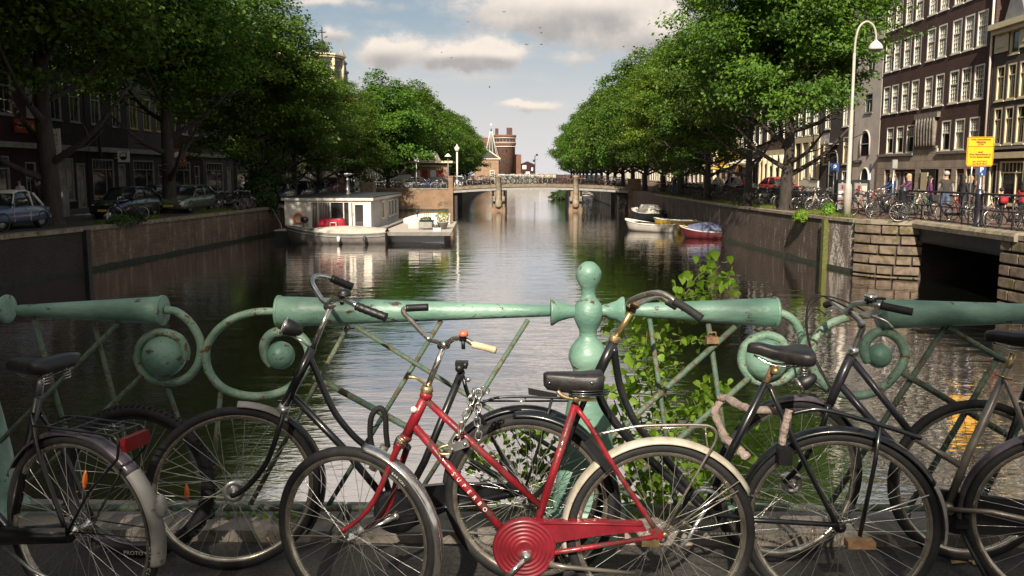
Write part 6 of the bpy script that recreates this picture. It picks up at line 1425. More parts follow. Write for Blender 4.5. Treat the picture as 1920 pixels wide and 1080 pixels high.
# ------------------------------------------------------------------ small bicycles: prototypes with parts, then copies
def small_bike(fm, tm='rim_chrome', basket=False):
    root = thing('bicycle', 'x', 'bicycle', (0, 0, -50)); ORG[root.name] = V(0, 0, 0); root.location = (0, 0, 0); r = .345
    def wh(x, nm):
        b = MB(); b.lathe([(r-.045, -.011), (r-.030, -.013), (r-.030, .013), (r-.045, .011), (r-.045, -.011)], (x, 0, r), (0, 1, 0), 28, caps=False); w = obj(nm, b, tm, root)
        b = MB(); b.lathe([(r-.031, -.014), (r, -.012), (r, .012), (r-.031, .014), (r-.031, -.014)], (x, 0, r), (0, 1, 0), 28, caps=False); obj('tyre', b, 'rubber', w)
        b = MB()
        for k in range(16): a = 2*PI*k/16; b.tube([(x, (.03 if k % 2 else -.03), r), (x+(r-.05)*math.cos(a), 0, r+(r-.05)*math.sin(a))], .0025, 3, caps=False)
        obj('spokes', b, 'spoke_steel', w, kind='stuff')
    wh(-.55, 'front_wheel'); wh(.55, 'rear_wheel')
    b = MB(); b.tube([(-.40, 0, .92), (-.46, 0, .72)], .022, 6); b.tube([(-.46, 0, .72), (-.49, .05, .55), (-.55, .05, r)], .014, 5); b.tube([(-.46, 0, .72), (-.49, -.05, .55), (-.55, -.05, r)], .014, 5)
    b.tube(cr([(-.42, 0, .86), (-.3, 0, .62), (-.12, 0, .42), (0, 0, .28)], 3), .018, 6); b.tube([(-.45, 0, .74), (0, 0, .28)], .018, 6); b.tube([(.17, 0, .84), (0, 0, .28)], .018, 6)
    for o in (.05, -.05): b.tube([(.14, 0, .74), (.55, o, r)], .011, 5); b.tube([(0, 0, .28), (.55, o, r)], .012, 5)
    obj('frame', b, fm, root)
    b = MB(); b.tube(cr([(-.20, .28, 1.04), (-.34, .27, 1.07), (-.39, 0, 1.03), (-.34, -.27, 1.07), (-.20, -.28, 1.04)], 4), .014, 6); b.tube([(-.41, 0, .9), (-.39, 0, 1.04)], .014, 6); obj('handlebar', b, 'chrome', root)
    b = MB(); b.loft([[(x, w*math.cos(q), z+th*math.sin(q)) for q in [2*PI*k/8 for k in range(8)]] for x, w, z, th in ((.06, .015, .955, .02), (.14, .03, .96, .03), (.24, .09, .97, .035), (.33, .10, .985, .03), (.36, .05, .985, .01))]); b.tube([(.17, 0, .83), (.19, 0, .95)], .014, 6); obj('saddle', b, 'leather_black', root)
    b = MB()
    for o in (.05, -.05): b.tube([(.22, o, .76), (.72, o, .76), (.56, o, r)], .008, 4)
    b.loft([[(.55+(r+.02)*math.cos(a), w, r+(r+.02)*math.sin(a)) for w in (-.03, .03)] + [(.55+(r+.012)*math.cos(a), w, r+(r+.012)*math.sin(a)) for w in (.03, -.03)] for a in [R(10+i*15) for i in range(11)]]); b.box(-.1, .5, -.05, -.03, .24, .36); obj('rack', b, 'frame_black', root)
    if basket: b = MB(); b.loft([[(-.72-.02*k, -.16-.02*k, .78+.22*k), (-.44, -.16-.02*k, .78+.22*k), (-.44, .16+.02*k, .78+.22*k), (-.72-.02*k, .16+.02*k, .78+.22*k)] for k in (0, 1)], smooth=False); obj('crate', b, basket, root)
    return root
mat('frame_blue', (.03, .05, .16), (.02, .03, .09), 8, .35, coat=.3); mat('frame_green', (.03, .09, .05), None, rough=.4); mat('frame_cream', (.50, .46, .38), None, rough=.4); mat('crate_green', (.22, .35, .03), None, rough=.5)
mat('frame_rust', (.13, .05, .03), (.2, .1, .06), 10, .6)
PB = [small_bike('frame_black'), small_bike('frame_slate'), small_bike('frame_red'), small_bike('frame_blue'), small_bike('frame_cream'), small_bike('frame_black', basket='plastic_black'), small_bike('frame_rust'), small_bike('frame_green')]
PN = ['black', 'slate grey', 'red', 'blue', 'cream', 'black', 'rust brown', 'green']
USED = set()
CNT = {}
def nth(key, first='nearest'):
    i = CNT.get(key, 0); CNT[key] = i+1; return (first if i == 0 else ORDN[i]) if i < 20 else f'{i+1}th'
def place_bike(k, loc, rz, label, group, tilt=0.0, sc=1.0):
    if k not in USED: USED.add(k); o = PB[k]; o.location = loc; o['label'] = label; o['group'] = group
    else: o = dup(PB[k], loc, None, label, group)
    o.rotation_euler = (tilt, 0, rz); o.scale = (sc,)*3; return o
rg = random.Random(12)
def qx(y): return 11.9+(y-47)*(-.012) if y > 47 else 12.9-(y-31)*.0625
KW = [0, 0, 0, 0, 1, 1, 5, 6, 4, 0, 2, 0, 1, 3, 7]
y = 33.6; i = 0
zones = [(33, 41, 'between the forked elm and the poster stand'), (41, 48, 'between the first two elms on the right quay'), (48, 58, 'beside the third elm on the right quay'), (58, 76, 'near the right end of the far bridge')]
while y < 76:
    if not any(abs(y-t_[1]) < .45 and True for t_ in RTREES[:5]) or True:
        k = rg.choice(KW); zn = next(z for z in zones if z[0] <= y < z[1]); x = qx(y)+1.45+rg.uniform(-.25, .25)
        if not any(math.hypot(x-t_[0], y-t_[1]) < .5 for t_ in RTREES[:5]) and not 34.7 < y < 36.0:
            place_bike(k, (x, y, ZR), rg.choice((0, PI))+rg.gauss(0, .3), f'{nth((PN[k], k, zn[2]))} {PN[k]} bicycle {"with crate " if k == 5 else ""}{zn[2]}', f'bicycles parked {zn[2]}', rg.uniform(-.12, .12), rg.uniform(.94, 1.04))
    y += rg.uniform(.36, .62); i += 1
y = 34.5
while y < 60:
    k = rg.choice(KW); place_bike(k, (qx(y)+3.6+rg.uniform(-.3, .3), y, ZR), rg.choice((0, PI))+rg.gauss(0, .5), f'{nth((PN[k], k, 2))} {PN[k]} bicycle {"with crate " if k == 5 else ""}in the second row of parked bicycles, right quay', 'bicycles in the second row on the right quay', rg.uniform(-.12, .12)); y += rg.uniform(.7, 1.3)
# on the side bridge
for k, px, D, rz, lb in ((0, 1655, 31.5, .2, 'black bicycle at the corner of the side bridge, below the cyclist in blue'), (5, 1710, 29.5, 2.8, 'black bicycle against the side bridge railing, left of the man in the dark vest'), (7, 1722, 30.5, .3, 'green bicycle behind the side bridge railing'), (2, 1800, 31, .25, 'red bicycle behind the woman with long hair'), (4, 1828, 30, PI+.2, 'cream bicycle behind the yellow road sign'), (0, 1790, 29.4, PI, 'black bicycle right of the man in the dark vest'), (1, 1882, 25.6, .1, 'dark bicycle leaning on the side bridge railing near the child'), (0, 1930, 25.0, PI+.3, 'black bicycle cut by the right picture edge'), (6, 1850, 27.5, .4, 'rust brown bicycle behind the blue parking sign')):
    x = (px-985)/1500*D; place_bike(k, (x, D, ZR), rz, lb, 'bicycles on the side bridge', rg.uniform(-.1, .1))
# far bridge and wing wall
def flat_bike(): 
    r = .34; b = MB(); b.cur = 0
    for x in (-.55, .55): b.lathe([(r-.035, -.015), (r, -.015), (r, .015), (r-.035, .015), (r-.035, -.015)], (x, 0, r), (0, 1, 0), 16, caps=False)
    b.tube([(-.40, 0, .95), (-.55, 0, r)], .02, 4); b.tube([(-.43, 0, .8), (0, 0, .3), (.17, 0, .85)], .02, 4); b.tube([(0, 0, .3), (.55, 0, r), (.14, 0, .75)], .018, 4); b.box(.05, .33, -.08, .08, .9, .97); b.tube([(-.2, .28, 1.02), (-.38, 0, 1.02), (-.2, -.28, 1.02)], .02, 4); b.box(.25, .75, -.07, .07, .74, .77)
    return b
FB = [flat_bike().mesh('bicycle', m) for m in ('frame_black', 'frame_slate', 'frame_blue', 'frame_rust', 'frame_cream')]
x = -7.2
def fbike(x, y, z, lb, gp, rz=None):
    kk = rg.choice((0, 0, 0, 1, 1, 2, 3, 4)); cc_ = ('black', 'slate', 'dark blue', 'rusty', 'cream')[kk]; gp = gp; lb = f'{nth((cc_, lb), "first")} {cc_} bicycle from the left {lb}'
    o = bpy.data.objects.new('bicycle', FB[kk]); COL.objects.link(o); o.location = (x, y, z); o.rotation_euler = (0, 0, rg.choice((0, PI))+rg.gauss(0, .35) if rz is None else rz); tag(o, lb, 'bicycle', gp)
while x < 10.2: fbike(x, BY+.85+rg.uniform(-.15, .3), bz_(x), ('behind the far bridge railing, left of both piers' if x < -2.77 else 'behind the far bridge railing between both piers' if x < 5.2 else 'behind the far bridge railing, right of both piers'), 'bicycles on the far bridge'); x += rg.uniform(.25, .42)
x = -15.6
while x < -8.4: fbike(x, 84.6+rg.uniform(-.2, .5), .02, ('behind the wing wall railing, left part' if x < -12 else 'behind the wing wall railing, right part'), 'bicycles on the wing wall'); x += rg.uniform(.32, .55)
# left quay
place_bike(3, (-17.55, 35.1, ZL), .25, 'bicycle with a dark blue cover and pale front rim, first on the left quay', 'bicycles on the left quay')
for i, D in enumerate((45.3, 46.0, 46.6, 47.1, 47.7, 48.2, 48.7, 49.1)):
    k = (0, 1, 0, 5, 4, 2, 0, 4)[i]; place_bike(k, (-16.9-.25*rg.random()-.1*i*.3, D, ZL), rg.choice((0, PI))+rg.gauss(0, .35), f'{nth((PN[k], k, 3))} {PN[k]} bicycle {"with crate " if k == 5 else ""}in the shaded row before the ivy bush', 'bicycles in the shaded row on the left quay', rg.uniform(-.1, .1))

# ------------------------------------------------------------------ cars
mat('car_bluegrey', (.085, .10, .17), None, rough=.28, metal=.1, coat=.6); mat('car_black', (.012, .013, .017), None, rough=.22, coat=.8); mat('car_silver', (.20, .215, .17), None, rough=.26, metal=.6, coat=.5)
mat('car_white', (.62, .61, .58), None, rough=.35, coat=.4); mat('car_red', (.36, .02, .02), None, rough=.28, coat=.6); mat('car_dark', (.03, .035, .045), None, rough=.25, coat=.6); mat('car_maroon', (.12, .02, .03), None, rough=.28, coat=.6)
mat('car_glass', (.02, .022, .025), None, rough=.05, spec=.9); mat('hub_cap', (.48, .47, .46), None, rough=.3, metal=.7); mat('head_light', (.80, .78, .70), None, rough=.12, spec=.9)
def car(label, loc, rz, body, L=4.0, W=1.66, H=1.45, style='hatch', roofm=None, group='cars parked on the quays'):
    """local: nose at -x"""
    root = thing('parked_car', label, 'car', loc, group, rz if rz else 1e-6); ORG[root.name] = V(0, 0, 0); hl, hw = L/2, W/2
    if style == 'van': st = [(-1, .55, .80, 1.0), (-.95, .90, .88, 1.05), (-.78, .97, .93, 1.15), (-.5, 1, .97, 1.25), (.3, 1, .98, 1.3), (.9, 1, .97, 1.3), (1, .95, .92, 1.25)]
    elif style == 'round': st = [(-1, .60, .55, .62), (-.96, .85, .40, .72), (-.85, .96, .30, .80), (-.6, 1, .28, .86), (-.3, 1, .26, .90), (.3, 1, .26, .92), (.62, 1, .28, .90), (.88, .94, .32, .82), (.97, .80, .42, .70), (1, .6, .5, .60)]
    else: st = [(-1, .62, .35, .58), (-.97, .85, .26, .66), (-.86, .97, .22, .76), (-.6, 1, .22, .86), (-.38, 1, .22, .93), (.3, 1, .22, .97), (.75, 1, .24, 1.0), (.93, .96, .28, .98), (1, .86, .36, .80)]
    b = MB(); rings = []
    for (t, w, zl, zh) in st:
        if style == 'van': zl, zh = .28, zh
        y = hw*w; c = .10; x = t*hl
        rings.append([(x, -y*.92, zl), (x, -y, zl+c), (x, -y*1.0, (zl+zh)/2), (x, -y*.96, zh-c*.7), (x, -y*.82, zh), (x, 0, zh+.03), (x, y*.82, zh), (x, y*.96, zh-c*.7), (x, y, (zl+zh)/2), (x, y, zl+c), (x, y*.92, zl)])
    b.loft(rings); obj('body', b, body, root)
    zb_ = .88 if style != 'van' else 1.2
    if style == 'van': cab = [(-.80, .80, zb_, .86), (-.52, .86, H-.08, .80), (-.40, .88, H, .80), (.9, .88, H, .82), (.97, .88, H-.1, .82), (.99, .88, zb_, .88)]
    elif style == 'round': cab = [(-.32, .84, zb_-.03, .84), (-.12, .80, H-.10, .74), (.05, .78, H-.01, .70), (.30, .78, H, .70), (.48, .76, H-.08, .70), (.66, .74, zb_+.0, .80)]
    else: cab = [(-.44, .86, zb_, .86), (-.14, .80, H-.10, .76), (.0, .78, H-.02, .72), (.35, .78, H, .72), (.66, .76, H-.08, .72), (.93, .80, zb_+.05, .82)]
    b = MB(); rings = []
    for (t, wb, zt, wt) in cab:
        x = t*hl; yb = hw*.93; yt = hw*wt*(1 if zt > zb_+.15 else 1.12); z0 = zb_-.06; zt = max(zt, z0+.01)
        rings.append([(x, -yb, z0), (x, -yt, zt-.04), (x, -yt*.9, zt), (x, yt*.9, zt), (x, yt, zt-.04), (x, yb, z0)])
    b.loft(rings); obj('windows', b, 'car_glass', root)
    b = MB(); rings = []
    for (t, wb, zt, wt) in cab[1:-1]:
        x = t*hl; yt = hw*wt; rings.append([(x, -yt-.006, zt-.05), (x, -yt*.9, zt+.012), (x, 0, zt+.025), (x, yt*.9, zt+.012), (x, yt+.006, zt-.05), (x, 0, zt-.06)])
    b.loft(rings)
    for sgn in (-1, 1):
        P_ = [V(t*hl, sgn*hw*(.935 if zt <= zb_+.15 else wt+.006), max(zt-.03, zb_-.05)) for (t, wb, zt, wt) in cab]
        b.tube([P_[0], P_[1]], .03, 5); b.tube([P_[-2], P_[-1]], .055 if style == 'round' else .045, 5); b.tube([V(cab[2][0]*hl+.45, sgn*hw*(.80), H-.06), V(cab[2][0]*hl+.5, sgn*hw*.94, zb_-.04)], .035, 5)
        if style == 'van': b.box(-.30*hl, .97*hl, sgn*hw*.90-.03, sgn*hw*.90+.03, zb_-.05, H-.08)
    obj('roof', b, roofm or body, root)
    for sx in (-.62, .60):
        for sy in (-1, 1):
            b = MB(); y0 = sy*(hw-.16); b.lathe([(.15, -.09), (.29, -.09), (.31, -.05), (.31, .05), (.29, .09), (.15, .09)], (sx*hl, y0, .31), (0, 1, 0), 20); w = obj('wheel', b, 'rubber', root)
            b = MB(); b.lathe([(.20, -.02), (.20, .0), (.17, .01), (.05, .025), (.002, .03)], (sx*hl, sy*(hw-.075), .31), (0, sy, 0), 10); 
            obj('hub_cap', b, 'hub_cap', w)
            b = MB(); b.lathe([(.355, -.01), (.345, .012), (.30, .012), (.30, -.01)], (sx*hl, sy*(hw-.006), .33), (0, sy, 0), 18, caps=False); obj('wheel_arch', b, 'sign_black', root)
    for sy in (-1, 1):
        b = MB(); r_ = .11 if style == 'round' else .09
        b.sphere((-hl*.955, sy*hw*.62, .62 if style != 'van' else .8), r_, 10, 6, (.5, 1.4 if style != 'round' else 1, .8 if style != 'round' else 1)); obj('headlight', b, 'head_light', root)
        b = MB(); b.sphere((hl*.965, sy*hw*.70, .72), .09, 8, 6, (.4, 1, 1.2)); obj('tail_light', b, 'reflector_red', root)
        b = MB(); b.sphere((-hl*.36, sy*(hw+.05), .95 if style != 'van' else 1.25), .07, 8, 6, (.7, 1, .8)); obj('mirror', b, body, root)
        b = MB(); 
        for xx in (-.30*hl, .20*hl): b.box(xx-.006, xx+.006, sy*(hw+.001)-.004, sy*(hw+.001)+.004, .32, .86)
        b.box(.08*hl, .15*hl, sy*(hw+.004)-.008, sy*(hw+.004)+.008, .76, .79); obj('door_trim', b, 'chrome' if style == 'round' else 'sign_black', root)
    b = MB(); b.box(-hl-.03, -hl+.08, -hw*.78, hw*.78, .36, .46); b.box(hl-.07, hl+.02, -hw*.78, hw*.78, .38, .48); obj('bumper', b, 'chrome' if style == 'round' else body, root)
    b = MB(); b.box(-hl-.045, -hl-.031, -.26, .26, .36, .46); obj('number_plate', b, 'sign_yellow', root)
    b = MB(); b.box(-hl*.985-.01, -hl*.97, -hw*.45, hw*.45, .50, .60); obj('grille', b, 'sign_black', root)
    return root
car('rounded blue-grey retro car with a pale roof at the left picture edge', (-19.6, 29.75, ZL), PI/2-.03, 'car_bluegrey', 3.74, 1.63, 1.46, 'round', 'paint_white')
car('black hatchback parked on the left quay, second car from the left edge', (-19.1, 38.1, ZL), PI/2-.05, 'car_black', 3.9, 1.68, 1.46)
car('greenish silver hatchback behind the black one on the left quay', (-18.5, 43.6, ZL), PI/2-.05, 'car_silver', 4.2, 1.72, 1.48)
car('dark car behind the silver hatchback, mostly hidden', (-20.6, 44.8, ZL), PI/2-.05, 'car_dark', 4.0, 1.7, 1.46)
for D, c, st, lb in ((58, 'car_dark', 'hatch', 'dark car behind the houseboat roof, leftmost of the far row'), (63.5, 'car_black', 'hatch', 'black car with a bright windscreen in the far row above the houseboat'), (69, 'car_dark', 'hatch', 'dark blue car in the middle of the far row above the houseboat'), (74.2, 'car_maroon', 'van', 'maroon people carrier in the far row above the houseboat'), (78.8, 'car_silver', 'hatch', 'pale car at the right end of the far row above the houseboat')):
    car(lb, (-17.9, D, ZL), PI/2+.04, c, 4.1, 1.72, 1.5 if st == 'hatch' else 1.72, st)
car('white delivery van parked behind the stone planter on the left bank', (-21.5, 97, ZL), PI/2, 'car_white', 4.8, 1.9, 2.1, 'van')
car('cream van between the planter and the kiosk', (-16.2, 97, ZL), .3, 'car_white', 4.6, 1.9, 2.0, 'van')
car('white hatchback beside the cream van', (-13.2, 93, ZL+.15), .2, 'car_white', 4.0, 1.7, 1.5)
car('dark blue car parked in front of the kiosk', (-10.6, 90.5, ZL+.2), .1, 'car_dark', 4.2, 1.7, 1.5)
car('white car with dark windows right of the kiosk front', (-8.3+.2, 95, ZL+.2), PI/2, 'car_white', 4.2, 1.7, 1.6)
car('red car behind the big forked elm on the right quay', (19.4, 61.5, ZR), PI/2+.2, 'car_red', 4.0, 1.7, 1.5)
car('dark car on the right quay beyond the parked bicycles', (16.8, 63, ZR), PI/2, 'car_dark', 4.2, 1.7, 1.5)

# ------------------------------------------------------------------ boats
mat('siding_sunlit', (.70, .65, .57), (.62, .57, .50), 2, .55); mat('siding_shaded', (.60, .57, .54), (.52, .49, .47), 2, .55); mat('tarp', (.50, .46, .38), (.40, .36, .30), 3, .7, bump=.4, bump_scale=8)  # houseboat boards: sunlit front and shaded side put into two colours
mat('deck_boards', (.46, .40, .34), (.38, .33, .29), 3, .7, stretch=(1, 4, 1)); mat('hull_grey', (.12, .11, .10), (.20, .18, .16), 2, .5); mat('hull_dark', (.018, .020, .026), None, rough=.5); mat('red_cloth', (.38, .012, .035), None, rough=.7); mat('curtain', (.32, .30, .26), (.22, .20, .18), 5, .9, stretch=(6, 1, .3))
mat('hull_yellow', (.52, .33, .03), (.44, .27, .03), 3, .45); mat('hull_red', (.11, .010, .016), None, rough=.4); mat('cover_blue', (.10, .12, .20), (.14, .15, .24), 4, .6, bump=.4, bump_scale=8); mat('hull_white', (.62, .58, .50), (.5, .46, .4), 2, .4)
def hull(par, L, W, z0, zt, bow=.45, m='hull_white', rim='trim_white', sheer=.18, stern=.8, open_=True, inner='hull_grey', stripe=None):
    """local +x bow, hull from -L/2 to L/2"""
    b = MB(); N = 16; out = []
    def sec(t):
        w = W/2*(stern+(1-stern)*min(1, t*3) if t < .33 else (1 if t < .5 else math.sqrt(max(0, 1-((t-.5)/.5)**2.2)))); return max(w, .015), zt+sheer*max(0, (t-.35)/.65)**2+.06*max(0, (.2-t)/.2)
    for i in range(N+1):
        t = i/N; w, z = sec(t); x = -L/2+L*t; xb = x-(.35*t**4)
        out.append((x, xb, w, z))
    rings = [[(x, -w, z), (x*.5+xb*.5, -w*.92, (z+z0)/2), (xb, -w*.62, z0+.02), (xb, 0, z0-.02), (xb, w*.62, z0+.02), (x*.5+xb*.5, w*.92, (z+z0)/2), (x, w, z)] for x, xb, w, z in out]
    b.loft(rings, closed=False, caps=False); b._add(rings[0], [tuple(range(7))], False)
    h = obj('hull', b, m, par)
    b = MB()
    for s in (-1, 1): b.tube([(x, s*w, z+.01) for x, xb, w, z in out], .035, 6)
    b.tube([(out[0][0], -out[0][2], out[0][3]+.01), (out[0][0], out[0][2], out[0][3]+.01)], .035, 6); obj('gunwale', b, rim, par)
    b = MB(); dz = .18 if open_ else .0; f = [(x*.97, w*.93, z-dz) for x, xb, w, z in out]; b.loft([[(x, -w, z), (x, w, z)] for x, w, z in f], closed=False, caps=False, smooth=False); obj('deck', b, inner, par)
    if stripe: b = MB(); [b.tube([(x, s*(w*.985+.01), z-.16) for x, xb, w, z in out], .03, 5) for s in (-1, 1)]; obj('rubbing_strake', b, stripe, par)
    return out
def lthing(name, label, cat, loc, rz, group=None):
    t = thing(name, label, cat, loc, group, rz if rz else 1e-6); ORG[t.name] = V(0, 0, 0); return t
# houseboat
HX0, HX1, HY0, HY1 = -13.95, -8.95, 46.2, 56.6; DZ = -1.50
T = thing('houseboat', 'white clapboard houseboat with glass front and flat dark roof', 'houseboat', (HX0, HY0, WZ))
b = MB(); b.box(HX0-.25, HX1+.25, HY0-1.1, HY1+.4, WZ-.4, DZ-.06); obj('hull', b, 'hull_dark', T); b = MB(); b.box(HX0-.3, HX1+.35, HY0-1.15, HY1+.45, DZ-.059, DZ); obj('deck', b, 'deck_boards', T)
zt = .14; XG = -12.75
def clap(x0, x1, y0, y1, z0, z1, ax, m, n=11):
    b = MB(); h = (z1-z0)/n
    for i in range(n):
        za, zc = z0+i*h, z0+(i+1)*h
        if ax == 'y': b._add([(x0, y0-.03, za), (x1, y0-.03, za), (x1, y0, zc), (x0, y0, zc), (x0, y0+.03, za), (x1, y0+.03, za)], [(0, 1, 2, 3), (0, 4, 5, 1)], False)
        else: b._add([(x0+.03, y0, za), (x0+.03, y1, za), (x0, y1, zc), (x0, y0, zc), (x0-.03, y0, za), (x0-.03, y1, za)], [(0, 1, 2, 3), (0, 4, 5, 1)], False)
    return b
b = MB(); b.box(HX0, HX1-.05, HY0+1.2, HY1, DZ, zt); b.box(HX0, XG, HY0+.06, HY0+1.2, DZ, zt); b.box(HX1-.3, HX1-.05, HY0+.06, HY0+1.2, DZ, zt); obj('walls', b, 'siding_shaded', T)
obj('front_siding', clap(HX0, XG, HY0+.03, 0, DZ, zt, 'y', 'siding_sunlit', 12), 'siding_sunlit', T, kind='stuff'); obj('side_siding', clap(HX1-.03, 0, HY0+.25, HY1, DZ, zt, 'x', 'siding_shaded', 12), 'siding_shaded', T, kind='stuff')
b = MB()
for x0, x1 in ((XG+.002, XG+.38), (-9.25, HX1+.02)): b.box(x0, x1, HY0, HY0+.25, DZ, zt-.002)
for x in (-12.05, -11.32, -10.55): b.box(x, x+.06, HY0+.02, HY0+.12, DZ, zt-.12)
b.box(XG+.38, -9.25, HY0+.01, HY0+.14, zt-.12, zt-.002); b.box(XG+.38, -9.25, HY0+.01, HY0+.14, DZ, DZ+.05); obj('posts', b, 'siding_sunlit', T)
b = MB(); b.box(-10.0, -9.26, HY0+.0, HY0+.09, DZ+.05, DZ+.15); b.box(-10.0, -9.86, HY0, HY0+.09, DZ+.15, zt-.13); b.box(-9.38, -9.26, HY0, HY0+.09, DZ+.15, zt-.13); b.box(-9.86, -9.38, HY0, HY0+.09, zt-.25, zt-.13); b.box(-10.22, -10.06, HY0+.0, HY0+.1, DZ+.05, zt-.12); dr = obj('door', b, 'siding_sunlit', T)
b = MB(); b.box(-9.86, -9.38, HY0+.05, HY0+.07, DZ+.15, zt-.25); obj('pane', b, 'glass_dark', dr); b = MB(); b.tube([(-9.93, HY0-.02, DZ+.75), (-9.93, HY0-.02, DZ+.95)], .015, 5); obj('handle', b, 'dark_steel', dr)
b = MB(); b.box(-12.3, -10.25, HY0+.10, HY0+.115, DZ+.05, zt-.12); wn = obj('window', b, 'glass_dark', T)
b = MB(); 
for i in range(11): x = -12.34+.1*i*.98; b.tube([(x, HY0+.075, DZ+.06), (x, HY0+.075, zt-.13)], .036, 6)
b2 = b; obj('curtain', b2, 'curtain', wn) 
b = MB(); b.box(HX0-.15, HX1+.18, HY0-.12, HY1+.2, zt+.002, zt+.16); obj('fascia', b, 'siding_sunlit', T)
b = MB(); b.prism([(HX0-.18, HY0-.15, zt+.162), (HX1+.21, HY0-.15, zt+.162), (HX1+.21, HY1+.23, zt+.162), (HX0-.18, HY1+.23, zt+.162)], (0, 0, .06)); rf = obj('roof', b, 'dark_steel', T)
c = at(652, 362, Y=51); b = MB(); b.lathe([(.22, zt+.2), (.2, zt+.3), (.12, zt+.35), (.12, zt+1.1), (.16, zt+1.15), (.02, zt+1.3)], (c.x, 51, 0), (0, 0, 1), 12); obj('flue', b, 'alloy', rf)
for y0, y1 in ((49.6, 50.5), (52.2, 53.0), (53.4, 54.2), (54.6, 55.4)):
    b = MB(); xx = HX1+.002; b.box(xx, xx+.05, y0, y0+.09, DZ+.35, zt-.15); b.box(xx, xx+.05, y1-.09, y1, DZ+.35, zt-.15); b.box(xx, xx+.05, y0+.09, y1-.09, zt-.24, zt-.15); b.box(xx, xx+.07, y0+.09, y1-.09, DZ+.35, DZ+.45); w = obj('window', b, 'trim_white', T); b = MB(); b.box(xx, xx+.02, y0+.09, y1-.09, DZ+.45, zt-.24); obj('pane', b, 'glass_dark', w)
# red clothed table, white chair, barbecue, ring
b = MB(); b.loft([[(x+dx*(1+.25*k), y+dy*(1+.25*k), DZ+.62-.5*k+.03*math.sin(9*j)) for j, (dx, dy) in enumerate(((-.62, -.3), (0, -.38), (.62, -.3), (.7, .0), (.62, .3), (0, .36), (-.62, .3), (-.7, 0)))] for k in (0, .5, 1) for x, y in ((-11.1, HY0-.5),)]); tag(obj('tablecloth', b, 'red_cloth'), 'crimson cloth hanging over a garden table before the houseboat glass', 'tablecloth')
b = MB(); b.tube([(-11.1, HY0-.5, DZ), (-11.1, HY0-.5, DZ+.6)], .05, 8); b.box(-11.6, -10.6, HY0-.75, HY0-.25, DZ+.56, DZ+.6); tag(obj('garden_table', b, 'trim_white'), 'garden table under the crimson cloth on the houseboat deck', 'table')
T2 = thing('garden_chair', 'white garden chair in front of the crimson cloth on the houseboat', 'chair', (-10.9, HY0-.9, DZ)); b = MB(); b.box(-11.08, -10.72, HY0-1.05, HY0-.75, DZ+.40, DZ+.44); obj('seat', b, 'trim_white', T2)
for dx in (-.17, .17):
    for dy in (-.13, .13): b = MB(); b.tube([(-10.9+dx, HY0-.9+dy, DZ), (-10.9+dx, HY0-.9+dy, DZ+.4)], .02, 5); obj('leg', b, 'trim_white', T2)
T2 = thing('barbecue', 'black kettle barbecue on legs beside the orange ring on the houseboat', 'barbecue', (-12.7, HY0-.45, DZ)); b = MB(); b.sphere((-12.68, HY0-.45, DZ+.55), .24, 14, 10, (1, 1, .85)); obj('kettle', b, 'car_black', T2)
for a in (0, 2.1, 4.2): b = MB(); b.tube([(-12.68+.1*math.cos(a), HY0-.45+.1*math.sin(a), DZ+.4), (-12.68+.25*math.cos(a), HY0-.45+.25*math.sin(a), DZ)], .018, 5); obj('leg', b, 'dark_steel', T2)
T2 = thing('life_ring', 'faded orange life ring hanging on the houseboat front', 'life ring', (-13.15, HY0-.08, DZ+.55)); b = MB(); b.tube([(-13.12+.27*math.cos(a), HY0-.07, DZ+.6+.27*math.sin(a)) for a in [2*PI*k/20 for k in range(20)]], .055, 8, closed=True); obj('ring', b, 'terracotta' if 0 else 'reflector_orange', T2)
# sloop in front
T = lthing('canoe_stern_boat', 'long grey open boat under a pale tarpaulin, moored in front of the houseboat', 'boat', (-10.55, 44.35, WZ), PI); o_ = hull(T, 5.7, 1.7, -.15, .55, m='hull_grey', rim='trim_dim', sheer=.42, stripe='trim_dim', inner='hull_dark')
for q in (3, 7):
    b = MB(); x, xb, w, z = o_[q]; b.lathe([(.02, -.32), (.09, -.26), (.10, -.05), (.02, .02)], (x, w+.11, z-.12), (0, 0, 1), 8); obj('fender', b, 'hull_dark' if q == 3 else 'trim_white', T)
b = MB(); b.tube(cr([(2.7, 0, .95), (3.2, -.6, .75), (3.6, -1.6, 1.0), (4.6, -3.4, 1.75)], 5), .018, 5); obj('mooring_rope', b, 'tarp', T)
b = MB(); b.loft([[(x, -w*1.04, z+.02), (x, -w*.6, z+.15+.10*math.sin(PI*i/11)), (x, 0, z+.20+.22*math.sin(PI*i/11)), (x, w*.6, z+.15+.10*math.sin(PI*i/11)), (x, w*1.04, z+.02)] for i, (x, xb, w, z) in enumerate(o_[0:12])], closed=False, caps=False); obj('tarpaulin', b, 'tarp', T)
# raft
T = thing('raft', 'flat pale wooden raft on a dark floating base beside the houseboat', 'raft', (-6, 44.2, WZ))
b = MB(); b.prism([(-8.7, 44.9, WZ-.3), (-4.55, 44.7, WZ-.3), (-5.05, 54.0, WZ-.3), (-8.6, 54.0, WZ-.3)], (0, 0, .78)); obj('float', b, 'hull_dark', T)
for i in range(28):
    y = 44.3+i*.36; f = i/28; b = MB(); b.box(-8.55, -4.12-.55*f, y+.006, y+.354, DZ-.12, DZ-.06+.012*((i*7) % 3)/3); obj('plank', b, 'deck_boards', T)
b = MB(); b.box(-8.5, -4.15, 44.2, 44.295, DZ-.24, DZ-.05); obj('edge_beam', b, 'hull_grey', T)
b = MB(); b.bar((-8.3, 44.9, DZ+.03), (-8.25, 57, DZ+.08), .34, .07); tag(obj('gangplank', b, 'trim_dim'), 'narrow walkway plank between the raft and the houseboat side', 'gangway')
DR = DZ-.045
T = lthing('upturned_dinghy', 'upturned white dinghy lying at the back of the raft', 'dinghy', (-6.45, 52.3, DR), PI+.03)
